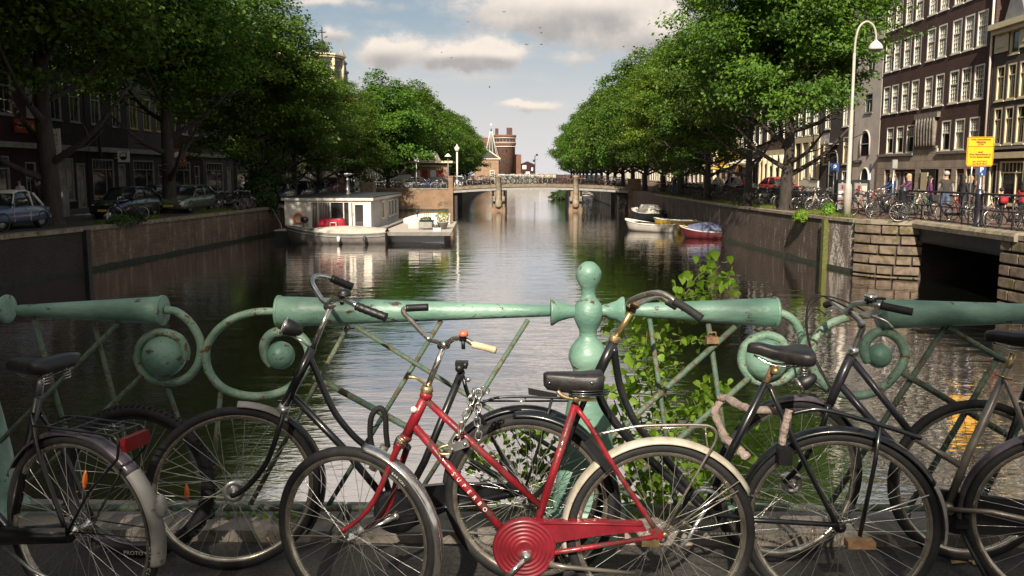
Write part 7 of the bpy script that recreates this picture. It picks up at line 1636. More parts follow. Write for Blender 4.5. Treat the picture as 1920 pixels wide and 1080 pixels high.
b = MB(); N = 14; rings = []
for i in range(N+1):
    t = i/N; w = .72*(.82+.18*min(1, t*4) if t < .45 else math.sqrt(max(0.003, 1-((t-.45)/.55)**2.4))); h = .66*(1-.55*max(0, (t-.45)/.55)**2); rings.append([(-1.55+3.1*t, w*math.cos(a)*1.0, h*abs(math.sin(a))**.55) for a in [PI*k/10 for k in range(11)]])
b.loft(rings, closed=False, caps=True); obj('hull', b, 'paint_white', T); b = MB(); [b.tube([r[k] for r in rings], .03, 5) for k in (0, 10)]; obj('gunwale', b, 'trim_white', T)
T2 = thing('white_chest', 'white storage chest on the raft, left of the planter trolley', 'chest', (-6.7, 47.6, DR)); b = MB(); b.box(-6.95, -6.25, 47.4, 48.0, DR, DR+.52); obj('box', b, 'hull_white', T2); b = MB(); b.prism([(-6.98, 47.37, DR+.522), (-6.98, 48.03, DR+.522), (-6.98, 48.0, DR+.60), (-6.98, 47.6, DR+.64)], (.76, 0, 0)); obj('lid', b, 'paint_white', T2)
T2 = thing('planter_trolley', 'wooden planter box with green herbs on the raft', 'planter', (-5.9, 46.6, DR)); b = MB(); b.box(-6.1, -5.4, 46.2, 46.9, DR+.12, DR+.48); obj('box', b, 'trim_dim', T2); b = MB(); b.box(-6.15, -5.35, 46.15, 46.95, DR+.482, DR+.53); [b.box(x, x+.04, y, y+.04, DR, DR+.48) for x in (-6.16, -5.39) for y in (46.12, 46.94)]; obj('frame', b, 'dark_steel', T2)
b = MB(); [b.box(-5.95+.13*i, -5.93+.13*i, 47.0, 47.02, DR+.5, DR+.95) for i in range(4)]; [b.box(-5.95, -5.54, 47.0, 47.02, DR+.5+.15*i, DR+.52+.15*i) for i in range(4)]; obj('trellis', b, 'dark_steel', T2)
o = bush('herbs', None, None, (-5.75, 46.5, DR+.58), (.33, .33, .16), 500, .07, 31); o.parent = T2; o.location = V(-5.75, 46.5, DR+.58)-org(T2); o['kind'] = 'stuff'
for k_ in ('label', 'category'): 
    if k_ in o: del o[k_]
T2 = thing('flower_pot', 'brown pot with a yellow green shrub at the right edge of the raft', 'plant pot', (-4.85, 46.9, DR)); b = MB(); b.lathe([(.22, DR), (.34, DR+.36), (.38, DR+.38), (.38, DR+.42), (.1, DR+.42)], (-4.85, 46.9, 0), (0, 0, 1), 14); obj('pot', b, 'trim_dim', T2)
leaf_mat('yellow_leaf', (.12, .20, .02), (.40, .36, .03), .35); o = bush('foliage', None, None, (-4.85, 46.9, DR+.72), (.40, .36, .36), 900, .07, 32, 'yellow_leaf'); o.parent = T2; o.location = (0, 0, .72); o['kind'] = 'stuff'
T2 = thing('white_planter', 'small white trough with leaves at the front of the raft', 'planter', (-4.9, 45.0, DR)); b = MB(); b.box(-5.2, -4.75, 44.9, 45.15, DR, DR+.2); obj('trough', b, 'paint_white', T2); o = bush('foliage', None, None, (0, 0, 0), (.2, .15, .12), 200, .06, 33); o.parent = T2; o.location = (-.1, .03, .26); o['kind'] = 'stuff'
b = MB(); b.tube([(-6.45, 47.7, DR+.52), (-6.45, 47.7, DR+.9)], .03, 5); b.sphere((-6.45, 47.62, DR+.95), .10, 8, 6, (1, .6, 1.2)); tag(obj('outboard_motor', b, 'dark_steel'), 'small dark outboard motor standing on the raft behind the white chest', 'motor')
# boats at the right wall
T = lthing('motor_boat', 'white and dark blue motor boat with a canopy, moored farthest on the right', 'boat', (10.1, 66.4, WZ), PI*.62); o_ = hull(T, 4.2, 1.75, -.1, .62, m='hull_dark', rim='paint_white', sheer=.35, open_=False, inner='paint_white')
b = MB(); b.loft([[(x, -w, z0_), (x, -w*.8, z1_), (x, w*.8, z1_), (x, w, z0_)] for x, w, z0_, z1_ in ((-1.5, .70, .62, .80), (-.9, .74, .62, 1.25), (.1, .70, .64, 1.32), (.7, .60, .68, .95), (1.5, .35, .78, .88))], closed=True); obj('canopy', b, 'hull_white', T)
b = MB(); b.loft([[(x, -w, z) , (x, w, z)] for x, w, z in ((.15, .62, 1.27), (.68, .54, .97))], closed=False, caps=False); b.tube([(.15, -.6, 1.35), (.68, -.52, 1.0)], .02, 5); b.tube([(.15, .6, 1.35), (.68, .52, 1.0)], .02, 5); obj('windscreen', b, 'glass_dark', T)
b = MB(); b.box(-2.35, -2.05, -.15, .15, .3, .95); b.box(-2.3, -2.15, -.05, .05, -.3, .3); obj('outboard_motor', b, 'sign_black', T)
T = lthing('open_boat', 'open cream motor boat with clutter on board, moored on the right', 'boat', (8.4, 53.6, WZ), PI*.80); o_ = hull(T, 3.9, 1.6, -.12, .48, m='hull_white', rim='trim_white', sheer=.30, inner='hull_grey', stern=.88)
for i, (x, y, m) in enumerate(((-1.2, 0, 'hull_white'), (-.2, 0, 'deck_boards'), (.7, 0, 'hull_white'))): b = MB(); b.box(x-.15, x+.15, -.70, .70, .40, .46); obj('seat', b, m, T)
b = MB(); b.box(.9, 1.3, -.25, .3, .4, .62); b.box(-.9, -.5, -.5, -.1, .3, .6); b.tube([(-.6, -.6, .52), (1.2, -.3, .6)], .03, 5); b.tube([(-1.0, .6, .55), (1.0, .5, .62)], .03, 5); obj('clutter', b, 'dark_steel', T, kind='stuff')
T = lthing('rowing_boat', 'yellow open boat with a white rim between the cream boat and the covered red one', 'boat', (10.2, 53.0, WZ), PI-.06); hull(T, 3.4, 1.5, -.1, .72, m='hull_yellow', rim='paint_white', sheer=.22, inner='hull_dark', stern=.9)
for x in (-.8, .3): b = MB(); b.box(x-.14, x+.14, -.66, .66, .60, .66); obj('seat', b, 'deck_boards', T)
T = lthing('covered_boat', 'red boat under a grey blue cover, nearest of the moored boats', 'boat', (10.75, 47.9, WZ), PI-.35); o_ = hull(T, 3.1, 1.5, -.1, .42, m='hull_red', rim='hull_white', sheer=.30, inner='hull_dark', stern=.85)
b = MB(); b.loft([[(x, -w*1.03, z-.02), (x, -w*.55, z+.20+.16*math.sin(PI*min(1, i/13))), (x, 0, z+.22+.34*math.sin(PI*min(1, i/13))), (x, w*.55, z+.20+.16*math.sin(PI*min(1, i/13))), (x, w*1.03, z-.02)] for i, (x, xb, w, z) in enumerate(o_[0:14])], closed=False, caps=False); obj('cover', b, 'cover_blue', T); b = MB(); b.box(-1.8, -1.5, -.16, .16, .2, .85); obj('outboard_motor', b, 'cover_blue', T)
for (x, y) in ((8.4, 110), (9.0, 118)): T = lthing('open_boat', 'small dark boat seen under the far bridge, ' + ('nearer' if y < 115 else 'farther') + ' of two', 'boat', (x, y, WZ), PI/2); hull(T, 4.5, 1.8, -.1, .8, m='hull_dark', sheer=.3)
bush('reeds', 'green floating plants on the water beyond the far bridge', 'plants', (5.6, 120, WZ+.5), (2.0, 2.5, .8), 1500, .3, 41)

# ------------------------------------------------------------------ street furniture
T = thing('street_lamp', 'tall cream swan-neck street lamp with a dome shade on the right quay', 'street lamp', (13.2, 33.1, ZR)); lx, ly = 13.2, 33.1
b = MB(); b.lathe([(.16, ZR), (.16, 1.1), (.13, 1.25), (.095, 1.3), (.075, 4.2), (.060, 4.25), (.055, 6.5)], (lx, ly, 0), (0, 0, 1), 12); b.tube(cr([(lx, ly, 6.45), (lx+.02, ly, 7.0), (lx+.14, ly, 7.5), (lx+.42, ly, 7.72), (lx+.70, ly, 7.55), (lx+.82, ly, 7.2), (lx+.83, ly, 6.95)], 6), .045, 8); obj('pole', b, 'lamp_paint', T)
b = MB(); b.lathe([(.05, 7.0), (.08, 6.96), (.20, 6.86), (.27, 6.72), (.285, 6.62), (.27, 6.62), (.24, 6.70), (.02, 6.78)], (lx+.83, ly, 0), (0, 0, 1), 20); obj('shade', b, 'paint_white', T); b = MB(); b.lathe([(.23, 6.64), (.20, 6.58), (.10, 6.55), (.01, 6.54)], (lx+.83, ly, 0), (0, 0, 1), 16); obj('bulb', b, 'trim_dim', T)
T = thing('street_lamp', 'white lamp post with a small lantern at the left end of the far bridge', 'street lamp', (at(857, 300, Y=84.5).x, 84.5, .2)); lx = org(T).x
b = MB(); b.tube([(lx, 84.5, .1), (lx, 84.5, 3.9)], .09, 8); b.lathe([(.24, .1), (.22, .9), (.12, 1.0)], (lx, 84.5, 0), (0, 0, 1), 8); obj('pole', b, 'trim_white', T); b = MB(); b.lathe([(.08, 3.9), (.24, 4.1), (.30, 4.35), (.1, 4.55), (.02, 4.75)], (lx, 84.5, 0), (0, 0, 1), 8); obj('lantern', b, 'trim_white', T)
T = thing('street_lamp', 'grey lamp with a flat shade left of the white lamp post', 'street lamp', (at(840, 300, Y=92).x, 92, ZL)); lx = org(T).x
b = MB(); b.tube([(lx, 92, ZL), (lx, 92, 3.6)], .06, 6); obj('pole', b, 'trim_grey', T); b = MB(); b.lathe([(.06, 3.95), (.42, 3.62), (.40, 3.58), (.05, 3.58)], (lx, 92, 0), (0, 0, 1), 12); obj('shade', b, 'trim_white', T)
# kiosk
T = thing('kiosk', 'flat-roofed kiosk with a raised roof lantern beyond the ochre wing wall', 'kiosk', (-11.4, 98, ZL)); kx = at(805, 320, Y=98).x
b = MB(); b.box(kx-2.3, kx+2.2, 98, 101.5, ZL, 2.9); obj('wall', b, 'brick_tan', T); b = MB(); b.box(kx-2.9, kx+2.9, 97.3, 102, 2.95, 3.2); b.box(kx-2.5, kx+2.4, 97.9, 101.6, 2.5, 2.7); rf = obj('roof', b, 'trim_cream', T)
b = MB(); b.prism([(kx-1.5, 98.5, 3.2), (kx+1.2, 98.5, 3.2), (kx+.7, 98.5, 4.2), (kx-.9, 98.5, 4.2)], (0, 2, 0)); obj('lantern', b, 'trim_white', rf); b = MB(); b.prism([(kx-1.0, 98.47, 3.35), (kx+.8, 98.47, 3.35), (kx+.45, 98.47, 3.95), (kx-.65, 98.47, 3.95)], (0, -.02, 0)); obj('pane', b, 'dark_opening', rf)
for x0, m in ((-1.8, 'sign_white'), (-.9, 'sign_red'), (.1, 'sign_white'), (1.0, 'sign_red')): b = MB(); b.box(kx+x0, kx+x0+.7, 97.92, 97.98, 1.1, 2.1); obj('poster', b, m, T)
c = at(781, 330, Y=90); b = MB(); b.tube([(c.x, 90, ZL), (c.x, 90, 3.7)], .04, 6); b.box(c.x-.3, c.x+.3, 89.9, 89.96, 3.0, 3.9); tag(obj('road_sign', b, 'sign_white'), 'small pale road sign on a post left of the kiosk', 'sign')
c = at(688, 355, Y=78); T = thing('stone_planter', 'square stone planter with a dark shrub behind the houseboat chimney', 'planter', (c.x, 78, ZL)); b = MB(); b.box(c.x-.55, c.x+.75, 77.4, 78.6, ZL, .85); obj('box', b, 'coping_stone', T); o = bush('shrub', None, None, (0, 0, 0), (.6, .6, .6), 500, .14, 43); o.parent = T; o.location = (.1, 0, 1.7); o['kind'] = 'stuff'
b = MB(); b.tube([(-14.6, 52.6, ZL), (-14.6, 52.6, .6), (-14.2, 50.6, .25)], .03, 5); b.tube([(-14.9, 52.9, .3), (-14.0, 50.8, .2)], .03, 5); b.bar((-16.2, 52.0, ZL+.05), (-13.9, 51.6, DZ+.5), .6, .06); tag(obj('gangway', b, 'trim_dim'), 'metal gangway with handrails from the quay to the houseboat', 'gangway')
# side bridge railing with its heavy bollard posts
RX = 14.62
T = iron_fence('thin black pipe railing of the side bridge, right', [(RX, 31.2, ZR), (RX, 21.5, ZR)], 1.12, step=1.35, r=.026)
def bollard(label, x, y, r, h): 
    b = MB(); b.lathe([(r*1.25, ZR), (r*1.25, ZR+.12), (r, ZR+.16), (r, h-.25), (r*1.2, h-.22), (r*1.2, h-.14), (r*.9, h-.1), (r*.95, h-.03), (r*.5, h), (.01, h+.01)], (x, y, 0), (0, 0, 1), 16); tag(obj('bollard', b, 'frame_slate'), label, 'bollard')
bollard('thick dark cast iron post at the stone corner, in front of the cyclists', 14.5, 31.0, .17, 1.22); bollard('slimmer dark iron post below the yellow road sign', 14.62, 26.1, .12, 1.2)
# yellow road works sign and parking sign
sx, sy = at(1835, 330, Y=27).x, 27.0; T = thing('road_sign', 'amber yellow road works notice board with small dark text on a post', 'sign', (sx, sy, ZR))
b = MB(); b.tube([(sx+.03, sy+.05, ZR), (sx+.03, sy+.05, 2.9)], .035, 8); b.tube([(sx-.22, sy+.05, ZR), (sx-.22, sy+.05, 2.9)], .025, 8); obj('post', b, 'alloy', T)
b = MB(); W2, z0, z1 = .44, 1.93, 2.90; rr_ = .06; pts = []
for cx_, cz_, a0 in ((sx+W2-rr_, z1-rr_, 0), (sx-W2+rr_, z1-rr_, 90), (sx-W2+rr_, z0+rr_, 180), (sx+W2-rr_, z0+rr_, 270)): pts += [(cx_+rr_*math.cos(R(a0+k*30)), sy, cz_+rr_*math.sin(R(a0+k*30))) for k in range(4)]
b.prism(pts, (0, .03, 0)); bd = obj('board', b, 'sign_amber', T)
b = MB(); e = .022; q = [(sx-W2+e, sy-.004, z0+e), (sx+W2-e, sy-.004, z0+e), (sx+W2-e, sy-.004, z1-e), (sx-W2+e, sy-.004, z1-e)]
for i in range(4): b.bar(q[i], q[(i+1) % 4], .007, .012)
b.bar((sx-W2+e, sy-.004, z1-.32), (sx+W2-e, sy-.004, z1-.32), .007, .012); obj('border', b, 'sign_black', bd)
for t_, z, s_ in (('Prins Hendrikkade', z1-.09, .085), ('Afsluiting', z1-.17, .085), ('ZON', z1-.25, .085), ('vanaf', z1-.50, .08), ('Prins Hendrikkade en', z1-.58, .08), ('Korte Geldersekade', z1-.66, .08), ('van 16-07 2012', z1-.81, .075), ('t/m 20-07 2012', z1-.89, .075)): lettering(t_, s_, 'sign_black', (1, 0, 0), (0, 0, 1), (sx, sy-.008, z), bd, thick=.002)
px_ = at(1841, 330, Y=26.8).x; T = thing('parking_sign', 'blue parking sign with a white P just under the yellow board', 'sign', (px_, 26.8, ZR)); b = MB(); b.box(px_-.13, px_+.13, 26.8, 26.82, 1.62, 1.92); pb = obj('plate', b, 'sign_blue', T); lettering('P', .22, 'print_white', (1, 0, 0), (0, 0, 1), (px_-.02, 26.795, 1.81), pb, thick=.008); lettering('&', .10, 'print_white', (1, 0, 0), (0, 0, 1), (px_, 26.795, 1.67), pb); b = MB(); b.tube([(px_, 26.86, ZR), (px_, 26.86, 1.9)], .03, 8); obj('post', b, 'alloy', T)
px_ = at(1564, 330, Y=40).x; T = thing('parking_sign', 'blue square parking sign left of the tall cream lamp', 'sign', (px_, 40, ZR)); b = MB(); b.box(px_-.22, px_+.22, 40, 40.03, 1.75, 2.2); pb = obj('plate', b, 'sign_blue', T); lettering('P', .34, 'print_white', (1, 0, 0), (0, 0, 1), (px_, 39.99, 1.98), pb, thick=.01); b = MB(); b.tube([(px_, 40.05, ZR), (px_, 40.05, 2.2)], .03, 8); obj('post', b, 'alloy', T)
px_ = at(1632, 330, Y=36).x; T = thing('round_sign', 'round blue traffic sign on a post right of the tall cream lamp', 'sign', (px_, 36, ZR)); b = MB(); b.lathe([(.19, 0), (.19, .02)], (px_, 36, 1.95), (-1, .12, 0), 20); obj('plate', b, 'sign_blue', T); b = MB(); b.tube([(px_, 36.05, ZR), (px_, 36.05, 2.2)], .03, 8); obj('post', b, 'alloy', T)
c = at(1675, 330, Y=33); T = thing('grey_pole', 'pale grey square-headed pole behind the thick iron post', 'pole', (c.x, 33, ZR)); b = MB(); b.tube([(c.x, 33, ZR), (c.x, 33, 2.1)], .04, 8); obj('post', b, 'alloy', T); b = MB(); b.box(c.x-.1, c.x+.1, 32.9, 33.0, 1.9, 2.25); obj('head', b, 'trim_dim', T)
# poster stand
x0 = at(1566, 360, Y=35.3).x; x1 = at(1630, 360, Y=35.3).x; T = thing('poster_stand', 'dark framed poster stand with two colourful posters at the foot of the lamp', 'poster stand', (x0, 35.3, ZR))
b = MB(); b.box(x0, x1, 35.3, 35.45, 1.30, 1.42); [b.box(x, x+.09, 35.28, 35.46, ZR, 1.30) for x in (x0, (x0+x1)/2-.04, x1-.09)]; b.box(x0, x1, 35.3, 35.45, .02, .12); obj('frame', b, 'dark_steel', T)
for i in range(2):
    xa = x0+.12+i*(x1-x0)/2; xb = x0-.08+(i+1)*(x1-x0)/2; b = MB(); b.box(xa, xb, 35.32, 35.34, .15, 1.27); p = obj('poster', b, 'trim_grey', T)
    rg2 = random.Random(i+4); pal = (('sign_red', 'sign_black', 'paint_white', 'brick_red', 'sign_white'), ('trim_olive', 'brick_plum', 'paint_white', 'sign_red', 'frame_cream'))[i]
    for q in range(9):
        wq = rg2.uniform(.08, .3); hq = rg2.uniform(.06, .28); cx_ = rg2.uniform(xa+.03, xb-.03-wq*.6); cz_ = rg2.uniform(.2, 1.2-hq); b = MB(); b.box(cx_, min(cx_+wq, xb-.02), 35.318-.0012*q, 35.3195-.0012*q, cz_, cz_+hq); obj('print', b, rg2.choice(pal), p)
T = thing('meter_box', 'grey electricity box on the left pavement behind the blue-grey car', 'box', (-22.5, 38.4, ZL)); b = MB(); b.box(-22.9, -22.2, 38.2, 38.7, ZL, ZL+1.25); obj('cabinet', b, 'trim_grey', T); b = MB(); b.box(-22.93, -22.17, 38.17, 38.73, ZL+1.252, ZL+1.3); obj('lid', b, 'trim_grey', T)
b = MB(); b.box(-17.95, -17.8, 34.0, 34.12, ZL, ZL+.42); tag(obj('marker_post', b, 'sign_white'), 'short white marker post left of the blue covered bicycle', 'post')
iron_fence('dark iron railing posts along the right quay coping', [(qx(y_)+.55, y_, ZR) for y_ in (33.2, 47, 60, 76)], .9, step=2.2, r=.018)
b = MB(); b.lathe([(.10, 0), (.12, .01), (.12, .05), (.1, .06)], (13.32, 30.28, ZR-.42), (-.5, -.85, 0), 12); tag(obj('mooring_disc', b, 'sign_white'), 'round white disc fixed to the wall beside the stone corner blocks', 'disc')

# ------------------------------------------------------------------ people
mat('skin', (.45, .27, .19), None, rough=.6); mat('hair_dark', (.02, .014, .01), None, rough=.7); mat('hair_grey', (.35, .33, .31), None, rough=.7); mat('hair_blond', (.42, .30, .14), None, rough=.7); mat('jeans', (.06, .09, .16), (.10, .14, .22), 9, .8); mat('trousers_dark', (.02, .02, .025), None, rough=.8)
mat('vest_brown', (.035, .028, .022), None, rough=.8); mat('shirt_white', (.55, .54, .52), None, rough=.8); mat('coat_blue', (.012, .03, .085), None, rough=.8); mat('coat_purple', (.10, .03, .09), None, rough=.8); mat('coat_black', (.015, .014, .016), None, rough=.8); mat('shirt_red', (.40, .02, .03), None, rough=.8); mat('shirt_lilac', (.25, .20, .42), None, rough=.8)
def person(label, loc, rz, h=1.75, top='coat_black', legs='jeans', hair='hair_dark', pose='stand', hairlen=0, seed=0, group=None, sleeves=None):
    """one continuous skinned body; hair is a child. faces -y before rotation"""
    k = h/1.75; rg2 = random.Random(seed); st = rg2.uniform(.04, .12)
    J = {'pel': (0, 0, .94, .135), 'wai': (0, .0, 1.08, .125), 'che': (0, -.01, 1.30, .155), 'nec': (0, -.01, 1.47, .060), 'hd0': (0, -.02, 1.56, .072), 'hd1': (0, -.03, 1.66, .098), 'hd2': (0, -.02, 1.72, .075)}
    for s, n in ((1, 'l'), (-1, 'r')):
        J['hi'+n] = (.09*s, 0, .90, .105)
        if pose == 'ride': J['kn'+n] = (.10*s, -.36, .86-.18*(s > 0), .065); J['an'+n] = (.10*s, -.30+.05*s, .44-.20*(s > 0), .045); J['to'+n] = (.10*s, -.42, .40-.20*(s > 0), .038)
        elif pose == 'walk': J['kn'+n] = (.09*s, -.10 if s > 0 else .04, .50, .066); J['an'+n] = (.09*s, -.10 if s > 0 else .20, .09, .045); J['to'+n] = (.09*s, -.24 if s > 0 else .07, .035, .038)
        elif pose == 'sit': J['kn'+n] = (.11*s, -.42, .90, .07); J['an'+n] = (.11*s, -.44, .48, .045); J['to'+n] = (.11*s, -.56, .44, .038)
        else: J['kn'+n] = (.10*s, -.01-st*s*.3, .49, .066); J['an'+n] = (.10*s, .02-st*s*.4, .09, .045); J['to'+n] = (.11*s, -.12-st*s*.4, .035, .038)
        J['sh'+n] = (.17*s, 0, 1.40, .070)
        if pose == 'ride': J['el'+n] = (.22*s, -.22, 1.22, .045); J['ha'+n] = (.22*s, -.46, 1.12, .035)
        elif pose in ('phone', 'sit') and s > 0: J['el'+n] = (.26*s, -.10, 1.15, .045); J['ha'+n] = (.14*s, -.20, 1.45, .036)
        else: J['el'+n] = (.25*s, .02, 1.14, .046); J['ha'+n] = (.25*s, -.09*(1 if pose != 'walk' else s*1.5), .90, .036)
        J['wr'+n] = tuple(J['el'+n][i]*.15+J['ha'+n][i]*.85 for i in range(3))+(.033,); J['fi'+n] = tuple(J['ha'+n][i]*1.25-J['el'+n][i]*.25 for i in range(3))+(.024,)
    E = [('pel', 'wai'), ('wai', 'che'), ('che', 'nec'), ('nec', 'hd0'), ('hd0', 'hd1'), ('hd1', 'hd2')]
    for n in 'lr': E += [('pel', 'hi'+n), ('hi'+n, 'kn'+n), ('kn'+n, 'an'+n), ('an'+n, 'to'+n), ('che', 'sh'+n), ('sh'+n, 'el'+n), ('el'+n, 'wr'+n), ('wr'+n, 'ha'+n), ('ha'+n, 'fi'+n)]
    nm = list(J); me = bpy.data.meshes.new('person'); me.from_pydata([tuple(c*k for c in J[n][:3]) for n in nm], [(nm.index(a), nm.index(c)) for a, c in E], [])
    tmp = bpy.data.objects.new('tmp', me); COL.objects.link(tmp); md = tmp.modifiers.new('s', 'SKIN'); md.use_smooth_shade = True
    for i, n in enumerate(nm): me.skin_vertices[0].data[i].radius = (J[n][3]*k*(1.15 if n in ('che', 'wai', 'pel') else 1), J[n][3]*k)
    me.skin_vertices[0].data[nm.index('pel')].use_root = True
    tmp.modifiers.new('u', 'SUBSURF').levels = 1
    dg = bpy.context.evaluated_depsgraph_get(); bm_ = bpy.data.meshes.new_from_object(tmp.evaluated_get(dg)); bpy.data.objects.remove(tmp)
    bm_.materials.clear()
    for m in (top, legs, 'skin', 'coat_black', sleeves or top): bm_.materials.append(MATS[m])
    hands = [Vector(J['ha'+n][:3])*k for n in 'lr']; els = [Vector(J['el'+n][:3])*k for n in 'lr']
    for p in bm_.polygons:
        c = p.center; z = c.z/k
        if min((c-h_).length for h_ in hands) < .085*k: mi = 2
        elif z > 1.475: mi = 2
        elif min((c-e).length for e in els) < .16*k: mi = 4
        elif z > .96 and not (pose in ('ride', 'sit') and c.y < -.2*k and z < 1.0): mi = 0
        elif z < .07: mi = 3
        else: mi = 1
        p.material_index = mi; p.use_smooth = True
    o = bpy.data.objects.new('person', bm_); COL.objects.link(o); o.location = loc; o.rotation_euler = (0, 0, rz); tag(o, label, 'person', group)
    b = MB(); b.sphere((0, .012*k, 1.69*k), .108*k, 12, 8, (1, 1.02, .95))
    if hairlen: b.loft([[(w*math.cos(a)*k, (.04+w*.6*math.sin(a))*k, z*k) for a in [2*PI*q/8 for q in range(8)]] for w, z in ((.10, 1.70), (.11, 1.58), (.12, 1.45), (.09, 1.45-hairlen))])
    hr = b.mesh('hair', hair); ho = bpy.data.objects.new('hair', hr); COL.objects.link(ho); ho.parent = o
    b = MB()
    for s in (-1, 1): b.sphere((.035*s*k, -.112*k, 1.665*k), .010*k, 6, 4)
    fm_ = b.mesh('eyes', 'sign_black'); fo = bpy.data.objects.new('eyes', fm_); COL.objects.link(fo); fo.parent = o
    b = MB(); b.sphere((0, -.125*k, 1.635*k), .016*k, 6, 4, (.8, 1, 1.3)); fo = bpy.data.objects.new('nose', b.mesh('nose', 'skin')); COL.objects.link(fo); fo.parent = o
    return o
def pxy(px, D): return ((px-985)/1500*D*1.0, D)
x, y = pxy(1763, 32.4); person('man in a dark padded vest and blue jeans walking on the side bridge', (x, y, ZR), PI*.9, 1.84, 'vest_brown', 'jeans', 'hair_grey', 'walk', seed=1, sleeves='trim_grey')
x, y = pxy(1795, 33.6); person('woman in black with long dark hair beside a bicycle', (x, y, ZR), PI*.6, 1.68, 'coat_black', 'trousers_dark', 'hair_dark', 'stand', .25, 2)
x, y = pxy(1808, 34.3); person('person with light brown hair close behind the woman in black', (x, y, ZR), PI*.3, 1.66, 'coat_black', 'trousers_dark', 'hair_blond', 'phone', .15, 3)
x, y = pxy(1733, 34.0); person('person with reddish brown hair in a dark jacket left of the man in the vest', (x, y, ZR), PI*.45, 1.66, 'coat_purple', 'jeans', 'hair_dark', 'stand', .2, 4)
x, y = pxy(1664, 33.2); person('cyclist in a blue coat riding past the thick iron post', (x, y, ZR+.02), -PI*.5, 1.74, 'coat_blue', 'trousers_dark', 'hair_blond', 'ride', .0, 5); place_bike(0, (x-.12, y, ZR), 0, 'black bicycle ridden by the cyclist in the blue coat', 'bicycles being ridden')
x, y = pxy(1694, 34.6); person('cyclist in a purple coat riding beside the one in blue', (x, y, ZR+.02), -PI*.5, 1.72, 'coat_purple', 'trousers_dark', 'hair_blond', 'ride', .1, 6); place_bike(1, (x-.12, y, ZR), 0, 'grey bicycle ridden by the cyclist in the purple coat', 'bicycles being ridden')
x, y = pxy(1866, 27.6); person('child with a red backpack by the side bridge railing', (x, y, ZR), PI*.7, 1.28, 'coat_black', 'trousers_dark', 'hair_dark', 'walk', .0, 7)
b = MB(); b.loft([[(x+dx, y-.10+dy, ZR+.78+z) for dx, dy in ((-.13, 0), (-.11, -.12), (.11, -.12), (.13, 0))] for z in (0, .1, .25, .31)]); tag(obj('backpack', b, 'shirt_red'), 'red backpack on the child at the side bridge railing', 'backpack')
x, y = pxy(1906, 26.9); person('person in a red top at the right picture edge behind the railing', (x, y, ZR), 2.0, 1.5, 'shirt_red', 'trousers_dark', 'hair_dark', 'stand', .1, 8)
for i, (px, D, tp, lg, lb) in enumerate(((1342, 62, 'shirt_white', 'jeans', 'person in a white shirt on the right quay, left of the low bare branch'), (1364, 60, 'shirt_lilac', 'trousers_dark', 'person in a lilac shirt on the right quay'), (1379, 58, 'shirt_white', 'shirt_red', 'person in a white top and red skirt left of the thin elm trunk'), (1386, 60, 'shirt_red', 'jeans', 'person in a red shirt behind the thin elm trunk'), (1276, 64, 'shirt_white', 'jeans', 'person in a pale jacket by the parked bicycles near the third elm'), (1262, 66, 'coat_black', 'jeans', 'person in black left of the one in the pale jacket'), (1284, 68, 'coat_black', 'trousers_dark', 'person in a dark coat beside the third elm trunk'))):
    x, y = pxy(px, D); person(lb, (x, y, ZR), i*1.3, 1.76, tp, lg, 'hair_dark', 'walk' if i % 2 else 'stand', .1*(i % 2), 20+i)
for i, (px, D, tp, lb) in enumerate(((32, 40, 'shirt_white', 'person in a white shirt standing by the shop door at the far left'), (68, 41, 'coat_black', 'person in dark clothes right of the one in the white shirt, far left'), (322, 52, 'coat_black', 'person in a dark coat behind the silver hatchback'), (545, 78, 'coat_black', 'person in dark clothes behind the far row of cars, left'))):
    x, y = pxy(px, D); person(lb, (x, y, ZL), i*1.1, 1.76, tp, 'trousers_dark', 'hair_dark', 'stand', 0, 40+i)
x = at(654, 345, Y=86).x; person('person in dark clothes before the white delivery van', (x, 86, ZL), .5, 1.8, 'coat_black', 'trousers_dark', 'hair_dark', 'stand', 0, 50)

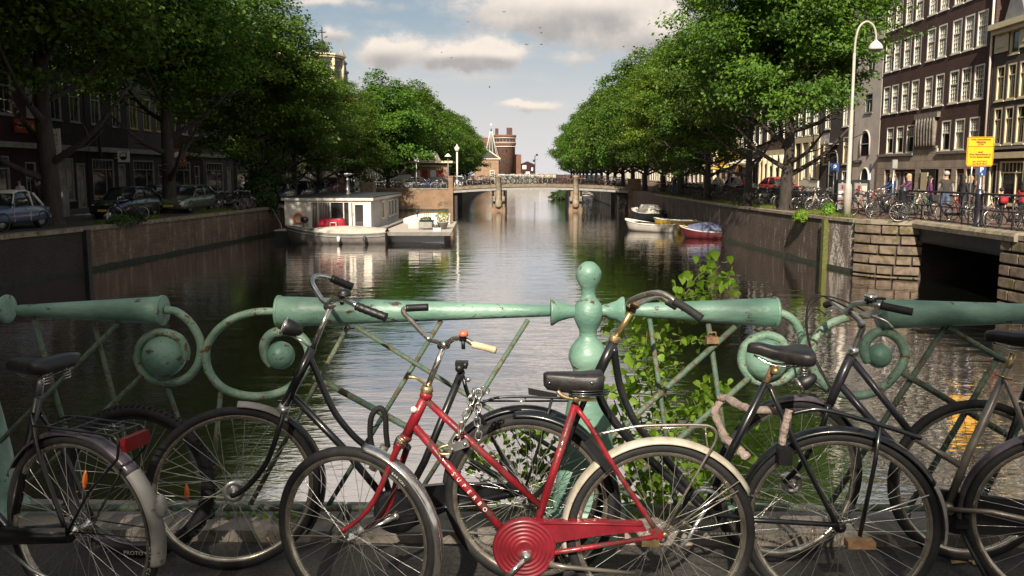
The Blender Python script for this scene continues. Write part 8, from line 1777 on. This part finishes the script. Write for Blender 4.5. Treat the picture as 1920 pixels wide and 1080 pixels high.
# small bits of grit and leaf litter on the near bridge
rg = random.Random(77); b = MB()
for i in range(420):
    x, y = rg.uniform(-3.4, 3.4), 3.50-abs(rg.gauss(0, .35)); s_ = rg.uniform(.0012, .0045); a = rg.uniform(0, 3)
    if y < 2.2: continue
    b._add([(x+s_*math.cos(a+q*1.57)*(1.5 if q % 2 else 1), y+s_*math.sin(a+q*1.57), .001+(.002 if q == 0 else 0)) for q in range(4)], [(0, 1, 2, 3)], False)
tag(obj('litter', b, 'bark'), 'grit and dry leaf bits on the asphalt under the bicycles', 'litter', kind='stuff')

# ------------------------------------------------------------------ birds
def bird(px, py, D, k):
    c = at(px, py, Y=D); b = MB(); s = D/260*.9
    b.loft([[(x*s, w*math.cos(a)*s, w*math.sin(a)*s) for a in [2*PI*q/6 for q in range(6)]] for x, w in ((-.30, .02), (-.18, .07), (0, .09), (.2, .06), (.36, .015))])
    f = .35 if k % 2 else -.1
    for sg in (-1, 1): b._add([(-.12*s, 0, .03*s), (.10*s, 0, .03*s), (.14*s, sg*.45*s, (f+.1)*s), (.02*s, sg*.95*s, f*s*.8), (-.12*s, sg*.42*s, (f+.06)*s)], [(0, 1, 2, 4), (2, 3, 4)], False)
    o = obj('bird', b, 'coat_black', at_=(0, 0, 0)); o.location = c; o.rotation_euler = (0, .1*k, k*1.1); tag(o, f'dark bird in the sky, {lbs[k]}', 'bird', 'birds in the sky')
lbs = ['upper of the pair over the large white cloud', 'lower of the pair over the large white cloud', 'high above the middle, left of the others', 'alone between the cloud and the tower', 'just over the small low cloud', 'uppermost of the cluster under the big cloud', 'second of the cluster under the big cloud', 'leftmost of the lower pair under the big cloud', 'rightmost of the lower pair under the big cloud', 'alone near the right elms', 'highest of all, close to the top edge']
for k, (px, py) in enumerate(((828, 98), (846, 109), (877, 41), (918, 164), (970, 199), (1012, 53), (1015, 61), (987, 84), (1015, 83), (1170, 88), (945, 22))): bird(px, py, 230+7*k, k)
for q in PB:
    if PB.index(q) not in USED:
        for c_ in list(q.children_recursive)+[q]: bpy.data.objects.remove(c_)
